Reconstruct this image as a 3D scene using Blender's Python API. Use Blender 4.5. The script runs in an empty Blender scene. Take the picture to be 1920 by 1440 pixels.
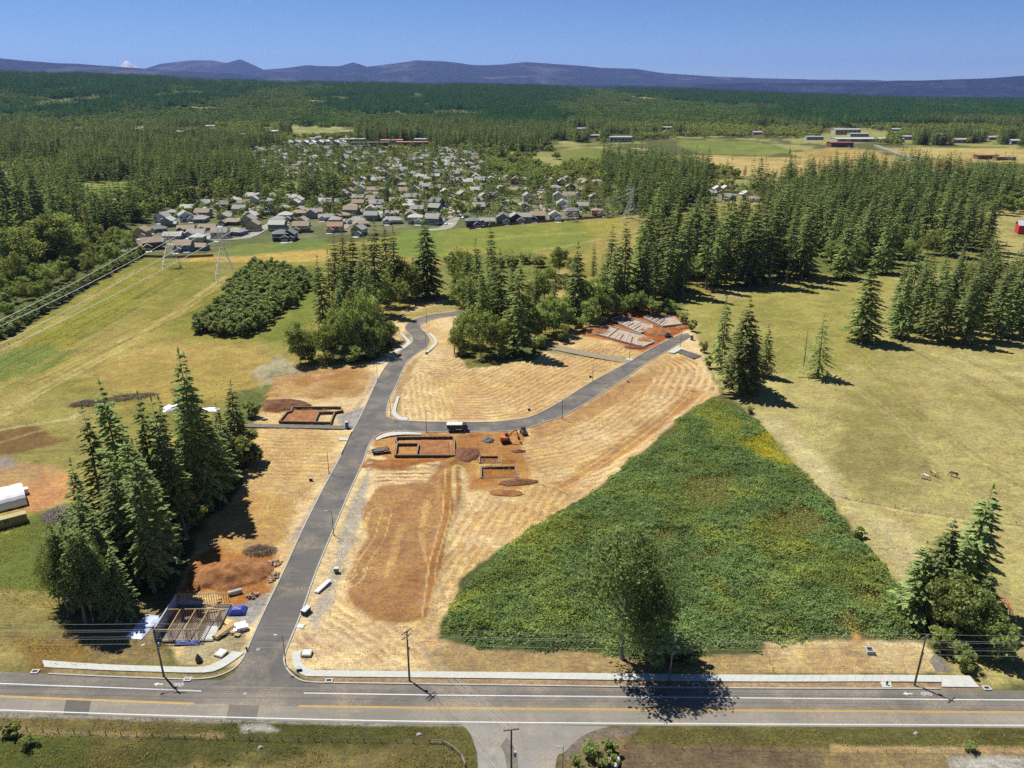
import bpy, math, random
import numpy as np
from mathutils import Vector, Matrix

# ---------------------------------------------------------------- camera, sky, sun, exposure
SC = bpy.context.scene
COL = SC.collection
CAM_H, FPX = 110.0, 1500.0                       # drone height in metres, focal length in photo pixels
PITCH = math.radians(20.47)
cam_data = bpy.data.cameras.new('camera')
cam_data.lens = FPX / 1920 * 36
cam_data.clip_start, cam_data.clip_end = 1.0, 120000.0
camera = bpy.data.objects.new('camera', cam_data)
camera.location = (0, 0, CAM_H)
camera.rotation_euler = (math.pi / 2 - PITCH, 0, 0)
COL.objects.link(camera)
SC.camera = camera

SUN_TO = Vector((-0.385, 0.345, 0.86)).normalized()   # direction towards the sun
SUN_EL = math.asin(SUN_TO.z)
world = bpy.data.worlds.new('World')
SC.world = world
world.use_nodes = True
wn = world.node_tree
sky = wn.nodes.new('ShaderNodeTexSky')
sky.sky_type = 'NISHITA'
sky.sun_disc = False
sky.sun_elevation = SUN_EL
sky.sun_rotation = math.atan2(SUN_TO.x, SUN_TO.y)
sky.altitude = 4500
sky.air_density, sky.dust_density, sky.ozone_density = 1.0, 0.0, 10.0
wn.links.new(sky.outputs[0], wn.nodes['Background'].inputs[0])
wn.nodes['Background'].inputs[1].default_value = 0.062
sun_data = bpy.data.lights.new('sun', 'SUN')
sun_data.energy, sun_data.angle, sun_data.color = 4.6, math.radians(0.53), (1.0, 0.955, 0.89)
sun = bpy.data.objects.new('sun', sun_data)
sun.rotation_euler = SUN_TO.to_track_quat('Z', 'Y').to_euler()
sun.location = (-300, 300, 600)
COL.objects.link(sun)
SC.view_settings.view_transform = 'Standard'
SC.view_settings.look = 'None'
SC.view_settings.exposure = 0.65
SC.view_settings.gamma = 1.0
SC.view_settings.use_curve_mapping = False
SC.render.engine = 'CYCLES'
SC.cycles.max_bounces = 6
SC.cycles.diffuse_bounces = 4
SC.cycles.glossy_bounces = 2
SC.cycles.transmission_bounces = 2
SC.cycles.transparent_max_bounces = 4
SC.cycles.volume_bounces = 0
SC.cycles.use_denoising = False
SC.cycles.caustics_reflective = SC.cycles.caustics_refractive = False

# ---------------------------------------------------------------- helpers
CP, SP = math.cos(PITCH), math.sin(PITCH)
RNG = np.random.default_rng(7)
random.seed(7)

def g(px, py, z=0.0):
    """the point of the level ground that the photograph shows at this pixel"""
    dx, u = px - 960.0, 720.0 - py
    d = (dx, CP * FPX + SP * u, -SP * FPX + CP * u)
    t = (z - CAM_H) / d[2]
    return Vector((d[0] * t, d[1] * t, z))

def gp(pts):
    return [tuple(g(x, y)[:2]) for x, y in pts]

def height_at(base, top_py):
    """height of an upright thing standing on ground point base whose top is at image row top_py"""
    k = (720.0 - top_py) / FPX
    return base.y * (k * CP - SP) / (CP + k * SP) + CAM_H

def to_px(x, y, z):
    w = z - CAM_H
    f = y * CP - w * SP
    return 960 + FPX * x / f, 720 - FPX * (y * SP + w * CP) / f

_T = np.random.default_rng(3).random((256, 256)).astype(np.float32)
def vnoise(x, y):
    xi, yi = np.floor(x).astype(np.int64), np.floor(y).astype(np.int64)
    fx, fy = x - xi, y - yi
    fx, fy = fx * fx * (3 - 2 * fx), fy * fy * (3 - 2 * fy)
    a, b = _T[xi & 255, yi & 255], _T[(xi + 1) & 255, yi & 255]
    c, d = _T[xi & 255, (yi + 1) & 255], _T[(xi + 1) & 255, (yi + 1) & 255]
    return (a * (1 - fx) + b * fx) * (1 - fy) + (c * (1 - fx) + d * fx) * fy

def fbm(x, y, octaves=4):
    s, a, n = 0, 0.5, 0
    for i in range(octaves):
        s = s + a * vnoise(x * 2 ** i + 17.3 * i, y * 2 ** i + 5.1 * i); n += a; a *= 0.5
    return s / n

def sm(a, b, x):
    t = np.clip((x - a) / (b - a), 0, 1)
    return t * t * (3 - 2 * t)

def terrain(x, y):
    x, y = np.asarray(x, float), np.asarray(y, float)
    az = np.clip(960 + 1600 * x / np.maximum(y, 50), -400, 2300)
    ridge = np.interp(az, [-400, 0, 300, 600, 900, 1280, 1500, 1920, 2300], [170, 165, 137, 108, 92, 62, 32, 12, 8])
    r = np.hypot(x, y)
    up = sm(2100, 5600, r) * ridge + 10 * sm(2100, 4000, r) * (fbm(x / 700, y / 700, 3) - 0.5)
    down = sm(5900, 9500, r) * (ridge + 160)
    return np.where(r < 2100, 0.0, up - down)

def tz(x, y):
    return float(terrain(x, y))

def lin(c):
    return tuple(((v / 255) / 12.92 if v / 255 <= 0.04045 else ((v / 255 + 0.055) / 1.055) ** 2.4) for v in c)

GAIN = (1.86, 1.74, 1.66)
def A(r, gg, b):
    """surface colour of something that the photograph shows as r, g, b in full sun"""
    return tuple(v / k for v, k in zip(lin((r, gg, b)), GAIN))

# ---------------------------------------------------------------- mesh builder
class MB:
    def __init__(self):
        self.v, self.f = [], []
    def add(self, vs, fs):
        n = len(self.v)
        self.v += [tuple(p) for p in vs]
        self.f += [tuple(i + n for i in q) for q in fs]
        return self
    def box(self, c, s, rz=0.0, rx=0.0, ry=0.0):
        m = Matrix.Rotation(rz, 3, 'Z') @ Matrix.Rotation(ry, 3, 'Y') @ Matrix.Rotation(rx, 3, 'X')
        vs = [Vector(c) + m @ Vector((sx * s[0] / 2, sy * s[1] / 2, sz * s[2] / 2)) for sz in (-1, 1) for sx, sy in ((-1, -1), (1, -1), (1, 1), (-1, 1))]
        return self.add(vs, [(3, 2, 1, 0), (4, 5, 6, 7), (0, 1, 5, 4), (1, 2, 6, 5), (2, 3, 7, 6), (3, 0, 4, 7)])
    def beam(self, p, q, w, h=None):
        p, q = Vector(p), Vector(q); h = h or w
        d = (q - p)
        if d.length < 1e-6: return self
        d.normalize()
        s = d.cross(Vector((0, 0, 1)))
        s = s.normalized() if s.length > 1e-4 else Vector((1, 0, 0))
        u = s.cross(d)
        vs = [e + s * a * w / 2 + u * b * h / 2 for e in (p, q) for a, b in ((-1, -1), (1, -1), (1, 1), (-1, 1))]
        return self.add(vs, [(0, 1, 2, 3), (7, 6, 5, 4), (0, 4, 5, 1), (1, 5, 6, 2), (2, 6, 7, 3), (3, 7, 4, 0)])
    def cyl(self, p, q, r0, r1=None, n=10):
        p, q = Vector(p), Vector(q); r1 = r0 if r1 is None else r1
        d = (q - p).normalized()
        s = d.cross(Vector((0, 0, 1)))
        s = s.normalized() if s.length > 1e-4 else Vector((1, 0, 0))
        u = s.cross(d)
        vs = []
        for e, r in ((p, r0), (q, r1)):
            for i in range(n):
                a = 2 * math.pi * i / n
                vs.append(e + s * math.cos(a) * r + u * math.sin(a) * r)
        fs = [(i, (i + 1) % n, n + (i + 1) % n, n + i) for i in range(n)]
        return self.add(vs, fs + [tuple(range(n - 1, -1, -1)), tuple(range(n, 2 * n))])
    def prism(self, pts, z0, z1):
        n = len(pts)
        ar = sum(pts[i][0] * pts[(i + 1) % n][1] - pts[(i + 1) % n][0] * pts[i][1] for i in range(n))
        if ar < 0: pts = pts[::-1]
        vs = [(x, y, z0) for x, y in pts] + [(x, y, z1) for x, y in pts]
        fs = [(i, (i + 1) % n, n + (i + 1) % n, n + i) for i in range(n)]
        return self.add(vs, fs + [tuple(range(n - 1, -1, -1)), tuple(range(n, 2 * n))])
    def sweep(self, pts, r, n=5):
        pts = [Vector(p) for p in pts]
        rs = r if isinstance(r, (list, tuple)) else [r] * len(pts)
        vs = []
        for i, p in enumerate(pts):
            d = (pts[min(i + 1, len(pts) - 1)] - pts[max(i - 1, 0)]).normalized()
            s = d.cross(Vector((0, 0, 1)))
            s = s.normalized() if s.length > 1e-3 else Vector((1, 0, 0))
            u = s.cross(d)
            vs += [p + (s * math.cos(2 * math.pi * k / n) + u * math.sin(2 * math.pi * k / n)) * rs[i] for k in range(n)]
        fs = [(i * n + k, i * n + (k + 1) % n, (i + 1) * n + (k + 1) % n, (i + 1) * n + k) for i in range(len(pts) - 1) for k in range(n)]
        m = (len(pts) - 1) * n
        return self.add(vs, fs + [tuple(range(n - 1, -1, -1)), tuple(range(m, m + n))])
    def mesh(self, name, mat=None):
        me = bpy.data.meshes.new(name)
        me.from_pydata(self.v, [], self.f)
        if mat: me.materials.append(mat)
        return me
    def build(self, name, mat=None, parent=None, loc=None, smooth=False):
        return put(name, self.mesh(name, mat), parent, loc, smooth=smooth)

def put(name, me, parent=None, loc=None, rz=0.0, smooth=False):
    o = bpy.data.objects.new(name, me)
    COL.objects.link(o)
    if parent: o.parent = parent
    if loc is not None: o.location = loc
    if rz: o.rotation_euler = (0, 0, rz)
    if smooth and me: me.polygons.foreach_set('use_smooth', [True] * len(me.polygons))
    return o

def tag(o, label=None, cat=None, group=None, kind=None):
    if label: o['label'] = label
    if cat: o['category'] = cat
    if group: o['group'] = group
    if kind: o['kind'] = kind
    return o

def thing(name, label, cat, loc=(0, 0, 0), rz=0.0, group=None):
    return tag(put(name, None, None, loc, rz), label, cat, group)

def fastmesh(name, V, F, mat=None):
    """V (n,3), F (m,k) arrays"""
    V, F = np.asarray(V, np.float32), np.asarray(F, np.int32)
    me = bpy.data.meshes.new(name)
    me.vertices.add(len(V)); me.vertices.foreach_set('co', V.ravel())
    k = F.shape[1]
    me.loops.add(F.size); me.loops.foreach_set('vertex_index', F.ravel())
    me.polygons.add(len(F)); me.polygons.foreach_set('loop_start', np.arange(0, F.size, k, dtype=np.int32))
    me.polygons.foreach_set('loop_total', np.full(len(F), k, np.int32))
    me.update(calc_edges=True)
    if mat: me.materials.append(mat)
    return me

def fattr(me, name, arr, kind='FLOAT'):
    a = me.attributes.new(name, kind, 'POINT')
    if kind == 'FLOAT':
        a.data.foreach_set('value', np.asarray(arr, np.float32).ravel())
    else:
        c = np.ones((len(arr), 4), np.float32); c[:, :3] = arr
        a.data.foreach_set('color', c.ravel())

ORD = ['zeroth', 'first', 'second', 'third', 'fourth', 'fifth', 'sixth', 'seventh', 'eighth', 'ninth', 'tenth', 'eleventh', 'twelfth', 'thirteenth', 'fourteenth', 'fifteenth', 'sixteenth', 'seventeenth', 'eighteenth', 'nineteenth', 'twentieth']
def ordinal(n):
    if n <= 20: return ORD[n]
    t = {2: 'twenty', 3: 'thirty', 4: 'forty', 5: 'fifty', 6: 'sixty'}.get(n // 10, '%d-' % (n // 10))
    return t + '-' + ORD[n % 10] if n % 10 else t[:-1] + 'ieth'

# ---------------------------------------------------------------- materials
MATS = {}
class NT:
    def __init__(self, name):
        self.m = bpy.data.materials.new(name); self.m.use_nodes = True
        self.t = self.m.node_tree; self.b = self.t.nodes['Principled BSDF']
        MATS[name] = self.m
    def n(self, kind, **kw):
        nd = self.t.nodes.new(kind)
        for k, v in kw.items():
            if isinstance(k, str) and k.startswith('i_'): nd.inputs[k[2:]].default_value = v
            else: setattr(nd, k, v)
        return nd
    def l(self, a, b): self.t.links.new(a, b); return b
    def val(self, v):
        nd = self.n('ShaderNodeValue'); nd.outputs[0].default_value = v; return nd.outputs[0]
    def mth(self, op, a, b=None, c=None):
        nd = self.n('ShaderNodeMath', operation=op)
        for i, x in enumerate((a, b, c)):
            if x is None: continue
            if isinstance(x, (int, float)): nd.inputs[i].default_value = x
            else: self.l(x, nd.inputs[i])
        return nd.outputs[0]
    def mix(self, fac, a, b, mode='MIX'):
        nd = self.n('ShaderNodeMix', data_type='RGBA', blend_type=mode)
        for s, x in ((0, fac), (6, a), (7, b)):
            if isinstance(x, (int, float)): nd.inputs[s].default_value = x
            elif isinstance(x, tuple): nd.inputs[s].default_value = (*x[:3], 1)
            else: self.l(x, nd.inputs[s])
        return nd.outputs[2]
    def noise(self, scale, detail=3, rough=0.6, coord=None, dist=0.0):
        nd = self.n('ShaderNodeTexNoise')
        nd.inputs['Scale'].default_value = scale; nd.inputs['Detail'].default_value = detail
        nd.inputs['Roughness'].default_value = rough; nd.inputs['Distortion'].default_value = dist
        if coord is not None: self.l(coord, nd.inputs['Vector'])
        return nd.outputs[0]
    def pos(self, sx=1, sy=1, sz=1):
        gm = self.n('ShaderNodeNewGeometry')
        if (sx, sy, sz) == (1, 1, 1): return gm.outputs['Position']
        mp = self.n('ShaderNodeMapping'); mp.inputs['Scale'].default_value = (sx, sy, sz)
        self.l(gm.outputs['Position'], mp.inputs['Vector']); return mp.outputs[0]
    def ramp(self, x, a, b, lo=0.0, hi=1.0):
        nd = self.n('ShaderNodeMapRange'); self.l(x, nd.inputs[0])
        for i, v in enumerate((a, b, lo, hi)): nd.inputs[i + 1].default_value = v
        return nd.outputs[0]
    def bump(self, h, strength, dist):
        nd = self.n('ShaderNodeBump'); nd.inputs['Strength'].default_value = strength; nd.inputs['Distance'].default_value = dist
        self.l(h, nd.inputs['Height']); self.l(nd.outputs[0], self.b.inputs['Normal'])

def plain(name, col, rough=0.8, var=0.25, scale=1.5, metal=0.0, local=False):
    """painted or raw surface with uneven tone"""
    if name in MATS: return MATS[name]
    t = NT(name)
    if local:
        tc = t.n('ShaderNodeTexCoord'); co = tc.outputs['Object']
    else:
        co = t.pos()
    n1 = t.noise(scale, 4, 0.65, co)
    f = t.ramp(n1, 0.3, 0.7, 1 - var, 1 + var)
    cc = t.mix(1.0, col, (1, 1, 1), 'MULTIPLY')
    vm = t.n('ShaderNodeVectorMath', operation='SCALE')
    t.l(cc, vm.inputs[0]); t.l(f, vm.inputs['Scale'])
    t.l(vm.outputs[0], t.b.inputs['Base Color'])
    t.b.inputs['Roughness'].default_value = rough
    t.b.inputs['Metallic'].default_value = metal
    return t.m

def foliage(name, c1, c2, transl=0.35, objvar=0.35, patch=0.0):
    """leaves: each leaf its own tint, each plant its own tone, a part of the light shines through"""
    t = NT(name)
    gm = t.n('ShaderNodeNewGeometry'); oi = t.n('ShaderNodeObjectInfo')
    col = t.mix(gm.outputs['Random Per Island'], c1, c2)
    f = t.mth('ADD', t.mth('MULTIPLY', oi.outputs['Random'], objvar), 1 - objvar / 2)
    if patch:
        col = t.mix(t.ramp(t.noise(0.045, 5, 0.65, t.pos(), 0.7), 0.48, 0.66), col, t.mix(1.0, col, (1.55, 1.2, 0.75), 'MULTIPLY'))
        f = t.mth('MULTIPLY', f, t.ramp(t.noise(0.09, 4, 0.6, t.pos()), 0.3, 0.7, 1 - patch, 1 + patch))
    hs = t.n('ShaderNodeHueSaturation')
    t.l(t.mth('ADD', t.mth('MULTIPLY', oi.outputs['Random'], 0.032 if objvar else 0.0), 0.48 if objvar else 0.5), hs.inputs['Hue'])
    t.l(f, hs.inputs['Value']); t.l(col, hs.inputs['Color'])
    df = t.n('ShaderNodeBsdfDiffuse'); tr = t.n('ShaderNodeBsdfTranslucent'); mx = t.n('ShaderNodeMixShader')
    t.l(hs.outputs[0], df.inputs[0]); t.l(t.mix(1.0, hs.outputs[0], (1.15, 1.1, 0.6), 'MULTIPLY'), tr.inputs[0])
    mx.inputs[0].default_value = transl
    t.l(df.outputs[0], mx.inputs[1]); t.l(tr.outputs[0], mx.inputs[2])
    t.l(mx.outputs[0], t.t.nodes['Material Output'].inputs[0])
    return t.m

M_FIR = foliage('fir_needles', (0.165, 0.225, 0.08), (0.46, 0.53, 0.23), 0.52, 0.5)
M_FIRFAR = foliage('far_fir_needles', (0.1, 0.15, 0.05), (0.28, 0.34, 0.13), 0.45, 0.6)
M_FIRDIST = foliage('distant_fir_needles', (0.03, 0.1, 0.03), (0.09, 0.2, 0.06), 0.35, 0.6)
M_LEAFDIST = foliage('distant_broad_leaves', (0.1, 0.18, 0.045), (0.24, 0.32, 0.09), 0.4, 0.6)
M_LEAF = foliage('broad_leaves', (0.15, 0.21, 0.06), (0.4, 0.45, 0.17), 0.5, 0.5)
M_LEAFFAR = foliage('far_broad_leaves', (0.18, 0.24, 0.07), (0.42, 0.46, 0.16), 0.45, 0.6)
M_HEDGE = foliage('plantation_leaves', (0.14, 0.2, 0.075), (0.42, 0.48, 0.2), 0.5)
M_COTTON = foliage('cottonwood_leaves', (0.1, 0.145, 0.045), (0.3, 0.36, 0.145), 0.5, 0.2)
M_BRAMBLE = foliage('bramble_leaves', (0.09, 0.16, 0.05), (0.32, 0.43, 0.16), 0.42, 0.0, 0.34)
M_DRYLEAF = foliage('dry_grass_blades', (0.19, 0.2, 0.06), (0.34, 0.32, 0.12), 0.35, 0.0)
M_YELLOW = foliage('yellow_flowers', (0.4, 0.37, 0.03), (0.72, 0.62, 0.05), 0.35, 0.0)
M_BARK = plain('bark', (0.2, 0.155, 0.115), 0.95, 0.4, 2.0)
M_SNAG = plain('weathered_wood', (0.27, 0.235, 0.2), 0.9, 0.35, 2.0)
M_CONC = plain('concrete', A(225, 220, 205), 0.85, 0.09, 0.9)
M_KERB = plain('kerb_concrete', A(205, 198, 182), 0.85, 0.14, 1.4)
M_WHITE = plain('white_paint', A(240, 238, 232), 0.7, 0.12, 2.5)
M_YELLOWLINE = plain('yellow_paint', A(228, 178, 80), 0.7, 0.16, 2.5)
M_POLE = plain('creosoted_pole', (0.14, 0.1, 0.075), 0.9, 0.3, 2.0)
M_STEEL = plain('dark_steel', (0.04, 0.042, 0.045), 0.55, 0.2, 3.0, 0.3)
M_GALV = plain('galvanised_steel', (0.36, 0.36, 0.34), 0.5, 0.2, 2.0, 0.35)
M_PYLON = plain('pylon_steel', (0.6, 0.59, 0.54), 0.6, 0.15, 1.0)
M_WIRE = plain('wire', (0.55, 0.55, 0.52), 0.45, 0.1, 1.0, 0.2)
M_LUMBER = plain('new_lumber', A(222, 180, 118), 0.8, 0.22, 1.6)
M_PLY = plain('plywood', A(214, 172, 108), 0.8, 0.2, 0.9)
M_FORM = plain('form_board', (0.09, 0.058, 0.042), 0.9, 0.35, 1.0)
M_FORMTOP = plain('form_stake', (0.35, 0.27, 0.19), 0.9, 0.3, 1.0)
M_TARPB = plain('blue_tarp', (0.03, 0.05, 0.28), 0.5, 0.3, 1.5)
M_TARPW = plain('white_sheeting', (0.78, 0.78, 0.8), 0.5, 0.07, 0.8)
M_TAN = plain('tan_steel', A(196, 178, 112), 0.7, 0.2, 0.7)
M_BLACK = plain('black_rubber', (0.02, 0.02, 0.021), 0.8, 0.2, 3.0)
M_GLASS = plain('window_glass', (0.03, 0.04, 0.05), 0.12, 0.2, 3.0)
M_BLUEP = plain('blue_plastic', (0.035, 0.06, 0.3), 0.5, 0.15, 3.0)
M_ORANGE = plain('orange_paint', (0.5, 0.13, 0.025), 0.5, 0.2, 3.0)
M_RUST = plain('red_pipe', (0.42, 0.07, 0.05), 0.6, 0.2, 3.0)
M_WIREGREY = plain('fence_wire', (0.12, 0.11, 0.1), 0.6, 0.2, 1.0)
M_POST = plain('fence_post_wood', (0.12, 0.095, 0.07), 0.9, 0.3, 2.0)
M_STICK = plain('dead_branches', (0.24, 0.18, 0.13), 0.95, 0.5, 1.0)
M_LOG = plain('cut_logs', (0.3, 0.19, 0.12), 0.9, 0.5, 0.9)
M_GREYBOX = plain('grey_cabinet', (0.3, 0.31, 0.3), 0.6, 0.15, 3.0)

def dirt_material(name, c1, c2, scale=0.5, bump=0.5):
    t = NT(name)
    p = t.pos()
    n1, n2 = t.noise(scale, 6, 0.65, p), t.noise(scale * 7, 4, 0.7, p)
    col = t.mix(t.ramp(n1, 0.33, 0.68), c1, c2)
    f = t.ramp(n2, 0.25, 0.75, 0.72, 1.3)
    vm = t.n('ShaderNodeVectorMath', operation='SCALE'); t.l(col, vm.inputs[0]); t.l(f, vm.inputs['Scale'])
    t.l(vm.outputs[0], t.b.inputs['Base Color']); t.b.inputs['Roughness'].default_value = 0.95
    t.bump(t.mth('ADD', n1, t.mth('MULTIPLY', n2, 0.35)), bump, 1.2 / max(scale, .3) * 0.5)
    return t.m
M_DIRT = dirt_material('orange_dirt', A(150, 92, 50), A(208, 140, 78))
M_DIRTD = dirt_material('dark_dirt', A(112, 68, 40), A(165, 108, 66))
M_GRAVEL = dirt_material('grey_gravel', A(95, 100, 104), A(150, 150, 146), 1.5, 0.4)
M_DRYGRASS = dirt_material('dead_grass', A(160, 142, 100), A(205, 190, 145), 1.2, 0.5)

def asphalt(name, c1, c2, track=0.0, rot=0.0):
    t = NT(name)
    p = t.pos()
    n1, n2, n3 = t.noise(0.06, 4, 0.6, p), t.noise(2.5, 4, 0.7, p), t.noise(0.5, 3, 0.6, p, 1.0)
    col = t.mix(t.ramp(n1, 0.35, 0.65), c1, c2)
    f = t.mth('MULTIPLY', t.ramp(n2, 0.25, 0.75, 0.86, 1.14), t.ramp(n3, 0.3, 0.75, 0.93, 1.1))
    dust = t.ramp(t.noise(0.11, 5, 0.65, p, 0.5), 0.45, 0.72, 0.0, 0.6)
    col = t.mix(t.mth('MULTIPLY', dust, t.ramp(n2, 0.3, 0.6)), col, A(205, 180, 145))
    if track:
        mp = t.n('ShaderNodeMapping'); mp.inputs['Rotation'].default_value = (0, 0, rot); mp.inputs['Scale'].default_value = (0.018, 0.75, 1)
        t.l(t.pos(), mp.inputs['Vector'])
        f = t.mth('MULTIPLY', f, t.ramp(t.noise(1.0, 3, 0.6, mp.outputs[0]), 0.3, 0.7, 1 - track, 1 + track))
    vm = t.n('ShaderNodeVectorMath', operation='SCALE'); t.l(col, vm.inputs[0]); t.l(f, vm.inputs['Scale'])
    t.l(vm.outputs[0], t.b.inputs['Base Color']); t.b.inputs['Roughness'].default_value = 0.88
    t.bump(n2, 0.25, 0.02)
    return t.m
M_ROADNEW = asphalt('new_asphalt', A(100, 94, 88), A(120, 113, 105), 0.09, math.radians(-66))
M_ROADOLD = asphalt('old_asphalt', A(122, 112, 100), A(143, 132, 118), 0.12, math.radians(1.5))
M_ROADOLDW = asphalt('worn_asphalt', A(148, 138, 122), A(166, 155, 138), 0.1, math.radians(1.5))
M_DRIVE = asphalt('driveway_asphalt', A(150, 140, 128), A(168, 158, 145), 0.05, math.radians(85))
M_STREET = asphalt('far_street', A(165, 155, 138), A(185, 175, 158))
M_GRAVELROAD = dirt_material('gravel_path', A(122, 112, 96), A(152, 140, 120), 0.8, 0.2)

# ================================================================ THE GROUND: one sheet to the horizon
# photo outlines (pixels) of roads, used for the sheets and for the lots beside them
SIDE_L = [(396, 1287), (420, 1275), (440, 1263), (452, 1246), (461, 1226), (480, 1183), (501, 1137), (532, 1073), (565, 1000), (605, 920), (640, 855), (660, 812), (676, 782), (690, 752), (707, 715), (722, 690), (737, 672), (762, 652), (773, 642), (771, 632), (761, 621), (761, 612), (772, 602), (802, 592), (845, 586), (880, 582)]
SIDE_R = [(602, 1291), (572, 1283), (549, 1269), (536, 1252), (532, 1241), (541, 1211), (568, 1144), (593, 1073), (623, 1000), (657, 920), (680, 870), (691, 838), (706, 818), (716, 800), (724, 779), (730, 750), (745, 720), (762, 682), (785, 662), (800, 652), (807, 640), (800, 627), (790, 617), (791, 609), (806, 602), (845, 594), (880, 590)]
BR_T = [(700, 782), (727, 783), (740, 789), (765, 791), (830, 793), (915, 793), (962, 789), (1000, 781), (1050, 755), (1105, 720), (1175, 682), (1212, 660), (1250, 640), (1272, 630), (1290, 626)]
BR_B = [(690, 840), (706, 819), (735, 810), (800, 812), (860, 812), (915, 811), (950, 810), (990, 804), (1025, 792), (1055, 782), (1107, 752), (1150, 725), (1187, 700), (1212, 682), (1250, 660), (1282, 641), (1296, 632)]
BRAMBLE = [(825, 1195), (832, 1160), (870, 1085), (930, 1033), (1000, 988), (1100, 930), (1200, 852), (1285, 775), (1345, 742), (1405, 775), (1440, 812), (1500, 882), (1552, 935), (1585, 975), (1615, 1020), (1662, 1065), (1705, 1125), (1740, 1170), (1752, 1200), (1700, 1198), (1432, 1198), (1424, 1226), (1340, 1228), (1250, 1238), (1140, 1230), (1083, 1221), (900, 1217)]

def poly_sd(X, Y, poly):
    """signed distance to a polygon, positive inside"""
    P = np.asarray(poly, float); n = len(P)
    d2 = np.full(X.shape, 1e18); ins = np.zeros(X.shape, bool)
    for i in range(n):
        (x0, y0), (x1, y1) = P[i], P[(i + 1) % n]
        ex, ey = x1 - x0, y1 - y0
        t = np.clip(((X - x0) * ex + (Y - y0) * ey) / max(ex * ex + ey * ey, 1e-9), 0, 1)
        d2 = np.minimum(d2, (X - x0 - t * ex) ** 2 + (Y - y0 - t * ey) ** 2)
        if y0 != y1:
            ins ^= ((y0 > Y) != (y1 > Y)) & (X < (x1 - x0) * (Y - y0) / (y1 - y0) + x0)
    return np.where(ins, 1, -1) * np.sqrt(d2)

def line_d(X, Y, pts):
    P = np.asarray(pts, float)
    d2 = np.full(X.shape, 1e18)
    for (x0, y0), (x1, y1) in zip(P[:-1], P[1:]):
        ex, ey = x1 - x0, y1 - y0
        t = np.clip(((X - x0) * ex + (Y - y0) * ey) / max(ex * ex + ey * ey, 1e-9), 0, 1)
        d2 = np.minimum(d2, (X - x0 - t * ex) ** 2 + (Y - y0 - t * ey) ** 2)
    return np.sqrt(d2)

class Ground:
    def __init__(self):
        cols, rows = 820, 800
        py = np.concatenate([np.linspace(1640, 175, rows - 60), np.linspace(174, 160.8, 60)])
        ys = np.array([g(960, p).y for p in py]); ys[-1] = 14000
        s = np.linspace(-1, 1, cols)
        Yg, S = np.meshgrid(ys, s, indexing='ij')
        Xg = S * (0.78 * Yg + 45)
        self.X, self.Y = Xg.ravel(), Yg.ravel()
        self.shape = (len(ys), cols)
        n = len(self.X)
        self.N1 = fbm(self.X / 9, self.Y / 9, 4)
        self.N2 = fbm(self.X / 40 + 9, self.Y / 60 + 3, 4)
        self.N3 = vnoise(self.X / 1.7, self.Y / 1.7)
        self.base = np.tile(np.array(A(108, 108, 60)), (n, 1))
        self.alt = self.base.copy()
        self.famt, self.fco, self.fper = np.zeros(n), np.zeros(n), np.full(n, 2.0)
        self.Z = terrain(self.X, self.Y)
    def sub(self, pts, pad):
        P = np.asarray(pts)
        return np.nonzero((self.X > P[:, 0].min() - pad) & (self.X < P[:, 0].max() + pad) & (self.Y > P[:, 1].min() - pad) & (self.Y < P[:, 1].max() + pad))[0]
    def mask(self, px, soft, warp, world=False):
        P = np.asarray(px if world else gp(px)); k = max(1.0, P[:, 1].mean() / 260)
        i = self.sub(P, (soft + warp * 2.2) * k)
        d = poly_sd(self.X[i], self.Y[i], P) + (self.N1[i] - 0.5) * 2 * warp * k + (self.N2[i] - 0.5) * 2.2 * max(0, warp - 1.2) * k + (self.N3[i] - .5) * 0.5 * warp
        return i, sm(-soft * k, soft * k, d)
    def zone(self, px, c, soft=1.5, warp=2.0, c2=None, mixn=None, strength=1.0, flat=True):
        i, m = self.mask(px, soft, warp)
        m = m * strength
        col = np.array(A(*c))[None, :]
        if c2 is not None:
            nn = self.N2 if mixn is None else mixn
            w = sm(0.4, 0.6, nn[i] * 0.7 + self.N1[i] * 0.3)[:, None]
            col = col * (1 - w) + np.array(A(*c2))[None, :] * w
        self.base[i] = self.base[i] * (1 - m[:, None]) + col * m[:, None]
        if flat: self.famt[i] *= 1 - m
    def furrow(self, px, guide, period, c, amt=1.0, soft=1.5, warp=1.5):
        """a graded lot: ridges of pale straw and bare soil running along a guide line"""
        i, m = self.mask(px, soft, warp)
        self.fco[i] = np.where(m > 0.02, line_d(self.X[i], self.Y[i], gp(guide)), self.fco[i])
        self.fper[i] = np.where(m > 0.02, period, self.fper[i])
        self.famt[i] = self.famt[i] * (1 - m) + amt * m
        self.alt[i] = np.where(m[:, None] > 0.02, np.array(A(*c))[None, :], self.alt[i])
    def stroke(self, px, w, c, strength=1.0, wob=0.5, twin=0.0):
        P = gp(px); k = 1
        i = self.sub(P, w + twin + 3)
        d = line_d(self.X[i], self.Y[i], P) + (self.N1[i] - 0.5) * 2 * wob
        if twin: d = np.abs(d - twin)
        m = sm(w, w * 0.35, d) * strength * (0.6 + 0.8 * (self.N3[i] - .3).clip(0, .5))
        self.base[i] = self.base[i] * (1 - m[:, None]) + np.array(A(*c))[None, :] * m[:, None]
    def bumpz(self, px, h, soft=3.0, warp=1.0):
        i, m = self.mask(px, soft, warp)
        self.Z[i] += m * h * (0.7 + 0.6 * self.N1[i])

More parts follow.
